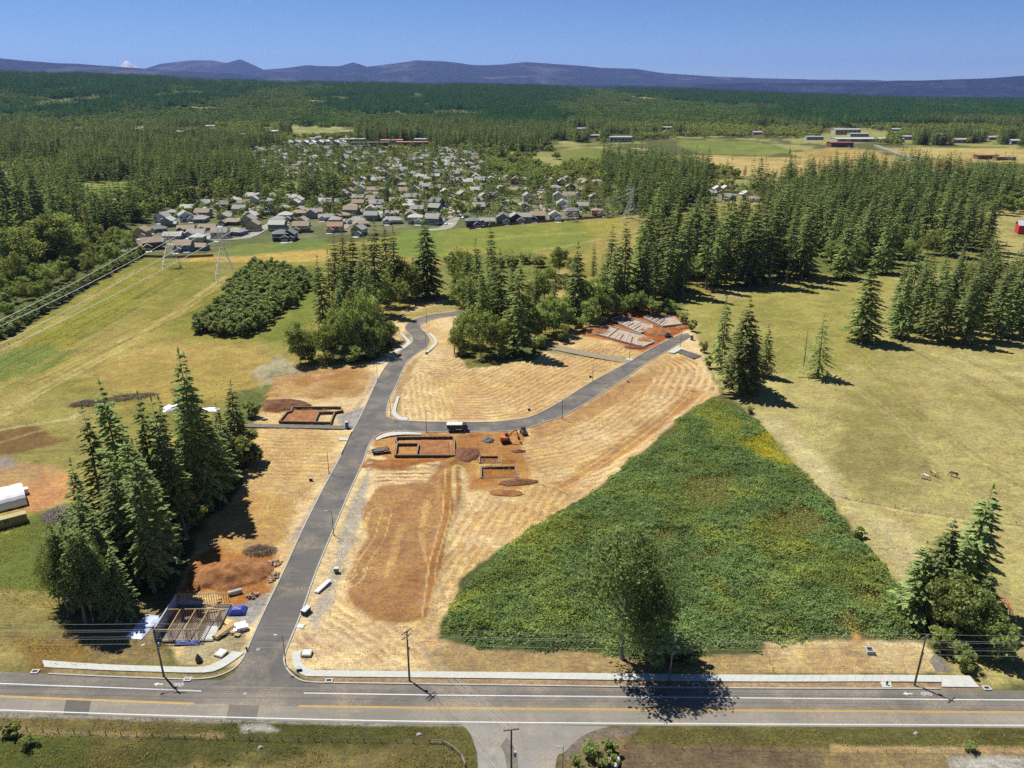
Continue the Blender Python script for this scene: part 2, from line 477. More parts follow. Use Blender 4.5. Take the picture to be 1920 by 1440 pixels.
G = Ground()
far = G.Y > 900
cl_ = np.where(far, sm(0.57, 0.66, fbm(G.X / 160 + 40, G.Y / 300 + 2, 3)), 0) + np.where(far, sm(0.58, 0.66, fbm(G.X / 60 + 3, G.Y / 90, 3)), 0)
cl_ = np.clip(cl_, 0, 1)[:, None]
G.base = G.base * (1 - cl_) + cl_ * (np.array(A(186, 170, 104)) * G.N2[:, None] + np.array(A(138, 146, 72)) * (1 - G.N2[:, None]))
# ---- far country: fields among the woods
for px, c, c2 in [
    ([(1040, 284), (1110, 276), (1200, 300), (1210, 312), (1060, 312)], (140, 138, 66), (122, 130, 58)),
    ([(1270, 262), (1420, 266), (1490, 283), (1440, 292), (1310, 288), (1270, 272)], (146, 148, 74), (128, 136, 60)),
    ([(1300, 290), (1440, 294), (1660, 304), (1720, 325), (1500, 345), (1380, 330), (1310, 310)], (206, 176, 108), (184, 160, 92)),
    ([(1480, 288), (1560, 276), (1640, 282), (1700, 306), (1720, 322), (1560, 318)], (196, 166, 96), (176, 150, 84)),
    ([(1660, 276), (1920, 278), (1960, 300), (1920, 306), (1800, 300), (1700, 292)], (204, 180, 108), (186, 162, 92)),
    ([(1720, 300), (1815, 302), (1812, 325), (1760, 318)], (180, 136, 78), (165, 130, 70)),
    ([(1820, 305), (1960, 308), (1960, 330), (1815, 326)], (112, 118, 58), (98, 108, 50)),
    ([(1800, 326), (1960, 330), (1960, 340), (1810, 338)], (206, 182, 120), None),
    ([(1360, 375), (1440, 372), (1470, 388), (1440, 405), (1370, 398)], (190, 176, 110), None),
    ([(150, 348), (245, 340), (262, 352), (240, 368), (160, 374)], (150, 150, 70), (130, 138, 58)),
    ([(545, 240), (640, 236), (660, 252), (560, 258)], (190, 176, 112), (150, 150, 80)),
    ([(1290, 192), (1440, 190), (1445, 200), (1300, 203)], (180, 160, 100), None),
]:
    G.zone(px, c, 1.0, 2.0, c2)
# suburb lawns, drives and lanes
G.zone([(195, 468), (225, 440), (300, 405), (340, 380), (640, 372), (500, 330), (480, 285), (620, 262), (880, 285), (910, 325), (1140, 345), (1160, 400), (1120, 412), (860, 428), (640, 440), (470, 462), (265, 482)], (150, 140, 105), 2, 3, (112, 118, 66))
G.zone([(1320, 352), (1400, 350), (1440, 375), (1330, 378)], (150, 140, 105), 2, 3, (112, 118, 66))
G.zone([(0, 318), (130, 300), (130, 330), (0, 350)], (165, 155, 120), 2, 3, (120, 122, 70))
# ---- middle distance: power-line field, meadow behind the groves
G.zone([(-300, 800), (-60, 680), (0, 642), (265, 487), (420, 470), (640, 455), (860, 428), (1150, 408), (1330, 380), (1480, 385), (1480, 500), (1280, 600), (1100, 650), (860, 670), (560, 705), (480, 770), (470, 810), (300, 900), (100, 1000), (-500, 1150)], (176, 156, 84), 1.5, 2.5, (150, 140, 68))
G.zone([(0, 650), (60, 610), (262, 490), (420, 478), (300, 560), (150, 640), (0, 720), (-200, 780)], (154, 148, 60), 3, 4, (136, 138, 54))
G.zone([(0, 660), (90, 640), (150, 655), (110, 690), (0, 718), (-100, 740)], (134, 142, 68), 2, 3, (118, 132, 60))
G.zone([(260, 500), (420, 490), (600, 492), (600, 560), (520, 630), (460, 650), (330, 640), (250, 620)], (162, 148, 70), 4, 5, (142, 138, 60))
G.zone([(480, 500), (600, 500), (608, 600), (560, 660), (470, 640), (540, 570)], (128, 136, 58), 4, 4, (112, 128, 54))
G.zone([(230, 660), (330, 640), (480, 655), (560, 690), (540, 735), (470, 745), (330, 755), (170, 720)], (198, 166, 94), 3, 6, (180, 154, 82))
G.zone([(420, 470), (620, 470), (622, 490), (440, 492), (330, 490)], (200, 168, 90), 1.5, 2)
G.zone([(440, 462), (600, 445), (625, 462), (430, 482), (380, 480)], (118, 134, 66), 2, 3, (136, 142, 70))
G.zone([(750, 432), (850, 425), (850, 470), (800, 500), (740, 470)], (130, 144, 64), 3, 3)
G.zone([(850, 432), (1150, 410), (1180, 430), (1090, 460), (940, 490), (850, 490), (820, 460)], (168, 156, 70), 3, 6, (140, 146, 64))
G.zone([(830, 480), (1000, 470), (1080, 500), (900, 560), (820, 560)], (124, 130, 62), 3, 5, (140, 140, 70))
G.zone([(1020, 515), (1060, 505), (1075, 535), (1050, 560), (1020, 545)], (206, 172, 110), 2, 3)
G.zone([(560, 640), (640, 680), (720, 680), (740, 655), (720, 600), (620, 600)], (104, 108, 58), 2, 3)
G.zone([(480, 700), (520, 665), (548, 680), (530, 715), (490, 728)], (192, 178, 136), 1.5, 2.5, (170, 156, 112))
G.zone([(440, 735), (530, 715), (520, 750), (485, 790), (440, 800)], (138, 136, 78), 2, 3, (108, 116, 60))
G.zone([(850, 660), (1050, 640), (1040, 690), (880, 690)], (112, 120, 60), 1.5, 2)
G.zone([(1150, 590), (1290, 560), (1320, 620), (1360, 735), (1330, 720), (1290, 640)], (120, 126, 64), 1.5, 2)
# left foreground
G.zone([(-300, 770), (0, 735), (150, 745), (190, 800), (150, 870), (0, 850), (-300, 900)], (186, 164, 96), 2, 4, (164, 150, 82))
G.zone([(-200, 800), (0, 800), (70, 800), (110, 828), (60, 842), (0, 852), (-200, 870)], (152, 112, 66), 1.5, 3, (134, 104, 62))
G.zone([(-300, 880), (0, 868), (90, 872), (150, 890), (150, 925), (110, 950), (58, 965), (0, 945), (-300, 980)], (208, 152, 98), 1.5, 3, (192, 154, 104))
G.zone([(-60, 852), (20, 858), (30, 874), (-60, 884)], (168, 152, 136), 1.5, 1.5)
G.zone([(-400, 1040), (0, 995), (60, 962), (110, 950), (170, 960), (240, 1100), (160, 1190), (60, 1180), (0, 1170), (-400, 1250)], (116, 124, 58), 2, 3, (140, 136, 68))
G.zone([(-300, 1150), (0, 1095), (100, 1110), (150, 1190), (170, 1245), (80, 1262), (0, 1268), (-300, 1262)], (168, 148, 88), 2, 4, (142, 130, 72))
G.zone([(140, 1150), (300, 1110), (330, 1180), (320, 1245), (180, 1250)], (122, 108, 72), 2, 3, (150, 128, 84))
G.zone([(20, 1195), (150, 1200), (160, 1245), (75, 1262), (40, 1240)], (150, 120, 66), 2, 3)
# the big dry pasture on the right
G.zone([(1285, 575), (1350, 545), (1500, 510), (1690, 515), (1930, 500), (2300, 520), (2500, 1300), (1790, 1290), (1745, 1190), (1615, 1020), (1500, 880), (1405, 770), (1350, 735), (1300, 640)], (190, 172, 108), 1.5, 2, (168, 154, 88))
G.zone([(1285, 575), (1400, 545), (1500, 508), (1680, 515), (1640, 640), (1590, 700), (1480, 720), (1400, 690), (1310, 640)], (160, 152, 78), 4, 8, (176, 162, 88))
G.zone([(1590, 720), (1700, 700), (1760, 790), (1720, 880), (1620, 860), (1540, 780)], (164, 150, 88), 5, 8, (184, 166, 104))
G.zone([(1560, 800), (1680, 820), (1760, 900), (1700, 960), (1600, 930), (1530, 870)], (160, 146, 88), 5, 8, (186, 168, 108))
G.zone([(1405, 772), (1480, 790), (1540, 850), (1600, 930), (1560, 935), (1500, 882)], (206, 186, 130), 3, 4)
G.zone([(1560, 935), (1700, 975), (1760, 1060), (1700, 1110), (1620, 1020)], (206, 186, 130), 3, 4, (180, 164, 100))
G.zone([(1700, 640), (1930, 650), (2100, 700), (2100, 760), (1920, 720), (1760, 700)], (204, 184, 122), 4, 6, (180, 164, 98))
G.zone([(1840, 395), (2100, 390), (2100, 500), (1930, 500), (1850, 490)], (186, 168, 104), 2, 4, (150, 146, 78))
G.zone([(1340, 430), (1480, 385), (1700, 380), (1860, 390), (1860, 490), (1700, 520), (1500, 510), (1400, 480)], (140, 136, 70), 2, 3, (112, 116, 56))
# ---- the building site
SITE = [(300, 1190), (330, 1110), (375, 1010), (460, 900), (478, 806), (472, 795), (492, 760), (560, 690), (700, 680), (740, 655), (735, 600), (770, 570), (845, 562), (860, 600), (850, 650), (880, 690), (1000, 675), (1040, 640), (1110, 598), (1180, 585), (1260, 582), (1300, 620), (1330, 690), (1352, 738), (1285, 778), (1200, 855), (1100, 933), (1000, 992), (930, 1037), (872, 1088), (835, 1162), (826, 1200), (900, 1217), (1083, 1221), (1140, 1230), (1424, 1228), (1432, 1198), (1740, 1200), (1770, 1262), (1000, 1262), (560, 1262), (440, 1250), (330, 1245)]
G.zone(SITE, (240, 207, 152), 1.0, 1.5, (220, 181, 122))
G.zone([(740, 590), (845, 566), (850, 582), (790, 592), (758, 612)], (198, 174, 112), 1, 1.5, (176, 158, 96))
# furrows
G.furrow([(720, 790), (745, 725), (775, 675), (840, 660), (1000, 680), (1110, 640), (1200, 660), (1100, 720), (1050, 752), (1000, 778), (915, 790)], BR_T, 2.6, (188, 138, 84), 0.75)
G.furrow([(742, 735), (790, 700), (850, 720), (840, 785), (750, 785)], [(742, 700), (748, 790)], 2.3, (206, 166, 98), 0.8)
G.furrow([(990, 808), (1107, 757), (1215, 690), (1300, 660), (1350, 738), (1285, 778), (1200, 855), (1100, 933), (990, 985), (950, 890), (960, 830)], BR_B, 2.6, (198, 146, 88), 0.75)
G.furrow([(1225, 690), (1290, 668), (1325, 690), (1348, 735), (1270, 740), (1190, 735)], [(1215, 690), (1180, 745)], 3.0, (204, 142, 76), 0.9)
G.furrow([(480, 812), (640, 812), (620, 880), (570, 930), (470, 940), (460, 880)], [(440, 800), (660, 806)], 2.6, (198, 152, 86), 0.75)
G.furrow([(720, 868), (830, 862), (830, 900), (700, 905)], [(680, 860), (850, 861)], 2.4, (178, 124, 66), 0.95, 0.8, 0.8)
G.furrow([(830, 960), (960, 900), (1060, 930), (960, 1010), (880, 1070), (835, 1160), (800, 1160)], [(950, 890), (800, 1120)], 2.5, (196, 146, 84), 0.7)
G.furrow([(560, 1190), (640, 1120), (700, 1170), (820, 1180), (820, 1235), (560, 1250)], [(560, 1150), (700, 1260)], 2.2, (190, 142, 82), 0.55)
# bare and trodden soil
PAD = [(672, 958), (712, 912), (800, 905), (835, 862), (862, 868), (866, 930), (850, 985), (818, 1060), (806, 1160), (760, 1168), (700, 1163), (655, 1128), (650, 1080), (690, 1005)]
G.zone(PAD, (186, 138, 90), .9, 1.1, (166, 118, 74))
G.zone([(826, 905), (850, 862), (866, 870), (868, 940), (848, 1000), (822, 1080), (808, 1165), (790, 1165), (812, 1050), (826, 980)], (164, 110, 58), 1, 1.2, strength=.8)
G.zone([(520, 700), (560, 690), (690, 685), (700, 700), (672, 745), (560, 748), (500, 742)], (206, 164, 108), 1.2, 2, (186, 136, 82))
G.zone([(540, 695), (690, 690), (660, 735), (545, 735)], (182, 132, 78), 2, 4, (218, 184, 130))
G.zone([(487, 770), (500, 752), (560, 752), (590, 762), (520, 775)], (128, 78, 46), 1, 1.5)
G.zone([(700, 815), (860, 812), (985, 812), (975, 850), (985, 900), (940, 915), (880, 920), (855, 868), (740, 868), (700, 850)], (202, 146, 88), 1.5, 2, (178, 122, 68))
G.zone([(855, 815), (985, 814), (965, 850), (900, 855), (870, 860), (853, 845)], (176, 120, 68), 1, 1.5, (194, 136, 80))
G.zone([(895, 852), (972, 852), (1000, 890), (975, 915), (890, 910)], (218, 174, 108), 1, 1, (196, 140, 76))
G.zone([(890, 895), (1000, 885), (980, 920), (900, 918)], (188, 120, 62), 1.2, 1.5, (208, 160, 96))
G.zone([(690, 860), (740, 862), (850, 862), (760, 880), (690, 884), (676, 876)], (172, 110, 58), 1, 1.4)
G.zone([(1090, 630), (1150, 590), (1250, 582), (1300, 612), (1250, 640), (1205, 660), (1150, 640)], (176, 98, 50), 1, 1.6, (196, 118, 64))
G.zone([(745, 640), (772, 620), (770, 660), (748, 668)], (176, 150, 108), 1, 1)
G.zone([(990, 806), (1110, 756), (1220, 690), (1240, 700), (1130, 775), (1010, 825)], (190, 142, 92), 1, 2, strength=.8)
G.zone([(1040, 905), (1180, 822), (1300, 728), (1318, 735), (1200, 835), (1060, 920)], (186, 122, 62), 1.2, 1.5, strength=.75)
G.zone([(960, 790), (1010, 783), (1060, 755), (1150, 705), (1165, 712), (1060, 768), (1000, 792)], (192, 142, 90), .8, 1)
G.zone([(1000, 640), (1050, 655), (1180, 670), (1178, 680), (1030, 662)], (168, 152, 112), 0.8, 0.8)
G.zone([(855, 1205), (1130, 1228), (1420, 1228), (1424, 1212), (1440, 1205), (1440, 1262), (820, 1262), (800, 1230)], (204, 174, 122), 1, 2, (176, 146, 98))
G.zone([(1440, 1206), (1730, 1206), (1748, 1258), (1446, 1258)], (218, 188, 134), 1, 2.4, (190, 156, 104))
G.zone([(330, 1240), (370, 1150), (440, 1180), (470, 1180), (455, 1225), (400, 1240)], (160, 142, 104), 1, 2, (186, 166, 124))
G.zone([(425, 1150), (470, 1110), (510, 1105), (500, 1130), (478, 1180), (430, 1175)], (166, 158, 146), 1, 1.4)
G.zone([(330, 1115), (380, 1040), (440, 1010), (520, 1040), (505, 1110), (440, 1140), (400, 1110)], (168, 108, 56), 1.2, 2.5, (188, 126, 68))
G.zone([(380, 1000), (460, 920), (560, 940), (540, 1010), (470, 1040)], (224, 190, 128), 2, 3, (204, 160, 98))
G.zone([(574, 1170), (620, 1060), (660, 930), (690, 870), (700, 870), (690, 940), (665, 1010), (650, 1070), (620, 1140), (590, 1200)], (196, 180, 156), 1, 1.8, (206, 182, 146))
G.zone([(536, 1020), (600, 920), (640, 850), (650, 850), (605, 940), (560, 1010)], (198, 176, 150), .8, 1)
G.zone([(600, 900), (640, 845), (668, 808), (660, 880), (618, 945)], (200, 178, 150), 1, 1.2, strength=0)
G.zone([(650, 795), (665, 765), (700, 720), (704, 690), (690, 740), (650, 800)], (196, 172, 146), .8, 1)
G.zone([(735, 790), (742, 720), (765, 685), (790, 665), (770, 700), (752, 745), (750, 790)], (196, 160, 112), .8, 1)
G.zone([(630, 780), (690, 762), (668, 800), (640, 800)], (176, 166, 152), .6, .6)
for px, c in [([(899, 856), (935, 856), (936, 868), (899, 868)], (176, 118, 62)), ([(940, 862), (968, 862), (970, 870), (940, 870)], (190, 132, 72)), ([(902, 876), (966, 875), (972, 896), (902, 896)], (182, 122, 64))]:
    G.zone(px, c, .5, .3)
# path below the meadow etc.
for px, w, c, st, wob, tw in [
    ([(-60, 790), (0, 772), (130, 700), (245, 640), (330, 580), (420, 520)], 2.0, (206, 184, 116), .7, .5, 0.0),
    ([(-60, 800), (0, 783), (130, 708), (250, 645)], 1.0, (212, 192, 126), .8, .4, 0.0),
    ([(0, 806), (130, 785), (160, 770)], 1.6, (206, 196, 140), .7, .6, 0.0),
    ([(230, 640), (330, 590), (400, 540), (425, 520)], 1.5, (206, 180, 110), .7, .8, 1.6),
    ([(0, 665), (150, 575), (255, 505)], 3.0, (206, 172, 112), .55, 1.5, 0.0),
    ([(250, 490), (430, 486), (620, 482)], 1.5, (196, 170, 96), .7, .5, 0.0),
    ([(130, 650), (260, 570), (320, 530)], 3, (112, 124, 56), .5, 1.5, 0.0),
    ([(0, 740), (150, 650), (270, 580)], 3, (118, 126, 58), .4, 1.5, 0.0),
    ([(30, 850), (120, 845), (200, 850)], 1.6, (120, 118, 62), .6, .8, 0.0),
    ([(1555, 932), (1700, 960), (1840, 980), (1990, 1000)], 0.9, (214, 190, 140), .9, .1, 0.0),
    ([(1556, 929), (1700, 956), (1840, 977), (1990, 996)], 0.35, (96, 84, 52), .8, .05, 0.0),
    ([(1590, 640), (1700, 760), (1830, 860), (1960, 930)], 1.2, (150, 136, 78), .6, .5, 1.4),
    ([(1650, 620), (1800, 700), (1960, 800)], 1.2, (146, 132, 74), .6, .5, 1.4),
    ([(1690, 620), (1850, 690), (1990, 760)], 1.2, (146, 132, 74), .6, .5, 1.4),
    ([(1480, 640), (1650, 760), (1800, 900)], 0.9, (202, 182, 124), .5, .5, 1.2),
    ([(1480, 590), (1600, 600), (1680, 660), (1750, 780)], 1.2, (196, 174, 108), .5, 1, 1.4),
    ([(1000, 470), (1060, 462), (1130, 448)], 3, (196, 180, 120), .7, .8, 0.0),
    ([(900, 450), (1000, 440), (1100, 436)], 5, (196, 172, 96), .5, 2, 0.0),
    ([(1575, 1137), (1590, 1155), (1604, 1180), (1612, 1205)], 1.3, (214, 168, 96), 1, .3, 0.0),
    ([(1640, 275), (1700, 295), (1760, 325)], 5, (176, 166, 136), .8, 1, 0.0),
    ([(1470, 262), (1560, 272), (1650, 284)], 5, (190, 176, 134), .7, 1, 0.0),
    # mowing streaks along the power line field
    ([(60, 690), (180, 620), (330, 530)], 1.6, (196, 168, 92), .5, 1.0, 0.0), ([(120, 700), (250, 630), (360, 560)], 1.2, (126, 116, 56), .5, 1.0, 0.0),
    ([(0, 700), (120, 640), (240, 570), (300, 530)], 1.4, (120, 116, 54), .5, 1.0, 0.0), ([(180, 680), (290, 620), (380, 570)], 1.6, (200, 170, 96), .5, 1.2, 0.0),
    ([(30, 735), (160, 672), (260, 620)], 1.2, (200, 172, 98), .5, .8, 1.5), ([(0, 720), (100, 672), (220, 605)], 1.4, (188, 160, 84), .5, 1.0, 0.0),
    ([(240, 620), (300, 600), (350, 575)], 3.0, (206, 172, 98), .5, 1.5, 0.0), ([(140, 640), (200, 610), (260, 575)], 2.0, (104, 108, 48), .6, 1.5, 0.0),
    ([(250, 560), (330, 515), (400, 495)], 2.0, (110, 110, 48), .5, 1.5, 0.0), ([(200, 720), (330, 690), (460, 690)], 2.0, (170, 138, 70), .5, 1.5, 0.0),
    ([(0, 830), (100, 800), (180, 790)], 1.4, (204, 184, 120), .5, .8, 0.0),
    # tracks of machines on the lots
    ([(706, 958), (690, 1010), (660, 1050), (650, 1075)], .25, (228, 190, 128), 1, .05, 1.6),
    ([(712, 962), (698, 1010), (668, 1052), (655, 1085)], .25, (228, 190, 128), 1, .05, 3.2),
    ([(660, 1050), (672, 1062), (676, 1078), (662, 1092), (640, 1100)], .25, (232, 196, 134), 1, .05, 1.0),
    ([(640, 1110), (655, 1140), (668, 1165)], .35, (232, 196, 134), 1, .05, .9),
    ([(752, 985), (740, 1030), (725, 1080)], 1.2, (216, 172, 108), .9, 1.0, 0.0),
    ([(800, 940), (790, 1000), (800, 1060)], .9, (220, 178, 114), .8, 1.0, 0.0),
    ([(842, 880), (838, 960), (812, 1060), (800, 1160)], .3, (226, 188, 128), .9, .1, 1.0),
    ([(860, 880), (864, 960), (840, 1060), (812, 1170)], .8, (232, 198, 140), .8, .6, 1.2),
    ([(880, 960), (868, 1040), (830, 1140), (812, 1190)], .8, (232, 198, 140), .7, .6, 1.2),
    ([(690, 955), (760, 940), (800, 948), (790, 962), (720, 968)], .3, (212, 160, 92), .9, .2, 1.2),
    ([(1290, 735), (1230, 790), (1130, 862), (1020, 930), (960, 980)], .5, (234, 202, 142), .7, .3, 1.3),
    ([(1335, 742), (1260, 792), (1170, 862), (1080, 930)], .5, (234, 202, 142), .7, .3, 1.3),
    ([(1310, 670), (1335, 700), (1340, 730), (1290, 742)], .4, (234, 202, 142), .8, .2, 1.2),
    ([(1265, 700), (1290, 720), (1280, 738)], .4, (234, 202, 142), .8, .2, 1.2),
]:
    G.stroke(px, w, c, st, wob, tw)
# bramble floor and clearings
G.zone(BRAMBLE, (112, 104, 60), 0.8, 1.2, (92, 96, 52))
CLEAR = [([(1262, 905), (1300, 893), (1372, 898), (1378, 930), (1350, 955), (1290, 955), (1265, 935)], (148, 136, 60)),
         ([(1432, 965), (1480, 950), (1530, 962), (1545, 995), (1500, 1008), (1440, 1000)], (142, 122, 58)),
         ([(1395, 838), (1440, 812), (1500, 882), (1470, 880), (1420, 860)], (168, 156, 48)),
         ([(1228, 1000), (1250, 995), (1258, 1012), (1232, 1018)], (150, 132, 60)),
         ([(1295, 1042), (1335, 1040), (1330, 1056), (1298, 1056)], (150, 122, 66)),
         ([(1300, 770), (1345, 745), (1400, 800), (1360, 850), (1250, 870), (1230, 850)], (118, 122, 52)),
         ([(1568, 1132), (1584, 1138), (1622, 1205), (1604, 1206)], (206, 160, 92)),
         ([(1602, 1122), (1640, 1118), (1640, 1140), (1610, 1142)], (118, 118, 56))]
for px, c in CLEAR: G.zone(px, c, 1.0, 1.6)
# ---- south of the main road
G.zone([(-900, 1372), (0, 1342), (480, 1352), (870, 1366), (893, 1400), (897, 1650), (-900, 1650)], (90, 88, 46), 1.0, 1.5, (112, 102, 58))
G.zone([(-300, 1500), (0, 1400), (160, 1385), (160, 1440), (0, 1520)], (76, 88, 42), 2, 3, (94, 100, 48))
G.zone([(250, 1440), (420, 1410), (840, 1400), (870, 1440), (870, 1640), (250, 1640)], (138, 122, 74), 2, 4, (108, 100, 56))
G.zone([(-600, 1352), (0, 1348), (300, 1352), (800, 1362), (800, 1376), (300, 1368), (0, 1362)], (84, 84, 42), 1, 2, (130, 114, 70))
G.zone([(-600, 1334), (0, 1336), (480, 1350), (875, 1360), (875, 1367), (480, 1358), (0, 1345)], (158, 148, 132), .3, .5)
G.zone([(0, 1368), (200, 1378), (420, 1378), (420, 1384), (0, 1377)], (164, 142, 92), .6, 1)
G.zone([(445, 1358), (500, 1356), (520, 1372), (455, 1380)], (182, 174, 158), .6, 1.2)
G.zone([(1110, 1366), (2700, 1376), (2700, 1650), (1040, 1650), (1050, 1432)], (162, 138, 96), 1, 1, (140, 118, 80))
G.zone([(1190, 1366), (2700, 1374), (2700, 1404), (1170, 1402)], (92, 90, 46), .6, 1, (112, 104, 58))
G.zone([(1080, 1368), (1200, 1364), (1190, 1380), (1110, 1392), (1060, 1428)], (134, 118, 102), .6, 1)
G.zone([(1170, 1402), (1380, 1408), (1530, 1412), (1545, 1440), (1560, 1640), (1170, 1640)], (104, 86, 66), 1, 2, (124, 104, 78))
G.zone([(1780, 1420), (1900, 1412), (2000, 1440), (1900, 1500), (1780, 1480)], (184, 174, 158), 1, 2)
G.zone([(1560, 1400), (2700, 1408), (2700, 1422), (1560, 1414)], (186, 154, 104), .6, 1.2)
G.zone([(540, 1262), (1000, 1268), (1850, 1286), (1850, 1294), (1300, 1293), (600, 1284)], (176, 146, 110), .3, .5)
G.zone([(100, 1254), (300, 1262), (390, 1268), (440, 1252), (430, 1262), (390, 1276), (90, 1266)], (158, 136, 92), .3, .5)
# earthworks: the raised pad edge, gentle unevenness everywhere near
G.bumpz([(826, 905), (846, 862), (866, 870), (868, 940), (848, 1000), (822, 1080), (808, 1165), (790, 1165), (812, 1050), (826, 980)], 0.9, 2.0)
G.bumpz([(690, 864), (760, 868), (855, 864), (850, 876), (760, 880), (690, 884)], 0.7, 1.2)
G.bumpz([(1040, 905), (1180, 822), (1300, 728), (1318, 735), (1200, 835), (1060, 920)], -0.5, 1.5)
for px in ([(900, 857), (934, 857), (935, 867), (900, 867)], [(903, 877), (965, 876), (970, 895), (903, 895)], [(941, 863), (967, 863), (969, 869), (941, 869)]): G.bumpz(px, -0.75, .45, .1)
roads_w = [gp(SIDE_L + SIDE_R[::-1]), gp(BR_T + BR_B[::-1]), gp([(-900, 1255), (0, 1240), (1000, 1255), (2800, 1270), (2800, 1400), (-900, 1400)])]
near = np.ones(len(G.X))
for P in roads_w:
    i = G.sub(P, 6)
    near[i] = np.minimum(near[i], sm(0.5, 4.0, -poly_sd(G.X[i], G.Y[i], P)))
G.Z += np.where(G.Y < 900, near * (0.55 * (G.N1 - 0.5) + 0.12 * (G.N3 - 0.5)) + (1 - near) * 0.27, 0)

nr, nc = G.shape
V = np.stack([G.X, G.Y, G.Z], 1)
ii = np.arange(nr * nc).reshape(nr, nc)
F = np.stack([ii[:-1, :-1], ii[:-1, 1:], ii[1:, 1:], ii[1:, :-1]], -1).reshape(-1, 4)
t = NT('ground_surface')
at = lambda n_: t.n('ShaderNodeAttribute', attribute_name=n_)
p = t.pos()
n_f, n_m, n_l, n_xl = t.noise(3.2, 4, 0.75, p), t.noise(0.7, 5, 0.7, p, 0.6), t.noise(0.12, 5, 0.65, p, 0.8), t.noise(0.025, 4, 0.6, p)
# fibres of cut straw and grass, combed by the mower
mp = t.n('ShaderNodeMapping'); mp.inputs['Rotation'].default_value = (0, 0, 0.5); mp.inputs['Scale'].default_value = (0.22, 2.4, 1)
t.l(t.pos(), mp.inputs['Vector'])
n_s = t.noise(1.0, 4, 0.7, mp.outputs[0], 0.8)
stripe_in = t.mth('ADD', at('fco').outputs['Fac'], t.mth('MULTIPLY', t.mth('SUBTRACT', n_m, 0.5), 1.5))
stripe_in = t.mth('ADD', stripe_in, t.mth('MULTIPLY', t.mth('SUBTRACT', n_l, 0.5), 4.0))
wave = t.mth('SINE', t.mth('MULTIPLY', t.mth('DIVIDE', stripe_in, at('fper').outputs['Fac']), 2 * math.pi))
stripe = t.ramp(wave, -0.25, 0.45)
gap = t.ramp(t.noise(0.08, 4, 0.7, p, 1.5), 0.4, 0.6)
fac = t.mth('MULTIPLY', t.mth('MULTIPLY', stripe, at('famt').outputs['Fac']), t.mth('ADD', t.mth('MULTIPLY', gap, 0.75), 0.25))
col = t.mix(fac, at('base').outputs['Color'], at('alt').outputs['Color'])
f = t.mth('MULTIPLY', t.ramp(n_f, 0.32, 0.68, 0.7, 1.3), t.ramp(n_m, 0.3, 0.7, 0.7, 1.3))
f = t.mth('MULTIPLY', f, t.ramp(n_l, 0.28, 0.72, 0.8, 1.2))
f = t.mth('MULTIPLY', f, t.ramp(n_s, 0.3, 0.7, 0.78, 1.22))
f = t.mth('MULTIPLY', f, t.ramp(n_xl, 0.3, 0.7, 0.9, 1.1))
f = t.mth('MULTIPLY', f, t.ramp(t.noise(1.7, 6, 0.85, p, 0.4), 0.38, 0.62, 0.76, 1.24))
hs = t.n('ShaderNodeHueSaturation'); t.l(col, hs.inputs['Color']); t.l(f, hs.inputs['Value'])
t.l(t.ramp(n_l, 0.3, 0.7, 0.488, 0.512), hs.inputs['Hue'])
t.l(t.ramp(n_m, 0.3, 0.7, 0.85, 1.15), hs.inputs['Saturation'])
t.l(hs.outputs[0], t.b.inputs['Base Color'])
t.b.inputs['Roughness'].default_value = 1.0
t.b.inputs['Specular IOR Level'].default_value = 0.1
hgt = t.mth('ADD', t.mth('MULTIPLY', n_m, 0.6), t.mth('ADD', t.mth('MULTIPLY', n_f, 0.25), t.mth('MULTIPLY', t.mth('MULTIPLY', stripe, at('famt').outputs['Fac']), -0.35)))
t.bump(hgt, 0.55, 0.6)
gm = fastmesh('ground', V, F, t.m)
fattr(gm, 'base', G.base, 'FLOAT_COLOR'); fattr(gm, 'alt', G.alt, 'FLOAT_COLOR')
fattr(gm, 'famt', G.famt); fattr(gm, 'fco', G.fco); fattr(gm, 'fper', G.fper)
tag(put('ground', gm, smooth=True), 'dry fields, graded lots and meadows reaching to the horizon', kind='structure')

# ================================================================ ROADS, KERBS, SIDEWALKS
from mathutils.geometry import tessellate_polygon
def crv(pts, k=4):
    """smooth curve through ground points (world xy)"""
    P = [Vector((*p_, 0)) for p_ in pts]
    out = []
    for i in range(len(P) - 1):
        a, b, c, d = P[max(i - 1, 0)], P[i], P[i + 1], P[min(i + 2, len(P) - 1)]
        for j in range(k):
            s = j / k
            q = 0.5 * ((2 * b) + (c - a) * s + (2 * a - 5 * b + 4 * c - d) * s * s + (3 * b - a - 3 * c + d) * s ** 3)
            out.append((q.x, q.y))
    out.append((P[-1].x, P[-1].y))
    return out

def resample(pts, n):
    P = np.asarray(pts, float)
    d = np.concatenate([[0], np.cumsum(np.hypot(*np.diff(P, axis=0).T))])
    s = np.linspace(0, d[-1], n)
    return list(zip(np.interp(s, d, P[:, 0]), np.interp(s, d, P[:, 1])))

def length(pts):
    P = np.asarray(pts, float)
    return float(np.hypot(*np.diff(P, axis=0).T).sum())

def sheet(name, pts, z, mat, kind='structure', parent=None, label=None):
    tris = tessellate_polygon([[Vector((x, y, 0)) for x, y in pts]])
    m = MB(); m.v = [(x, y, z) for x, y in pts]
    for a, b, c in tris:
        (x0, y0), (x1, y1), (x2, y2) = pts[a], pts[b], pts[c]
        m.f.append((a, b, c) if (x1 - x0) * (y2 - y0) - (x2 - x0) * (y1 - y0) > 0 else (a, c, b))
    o = m.build(name, mat, parent)
    if parent is None: tag(o, label, kind=kind)
    return o

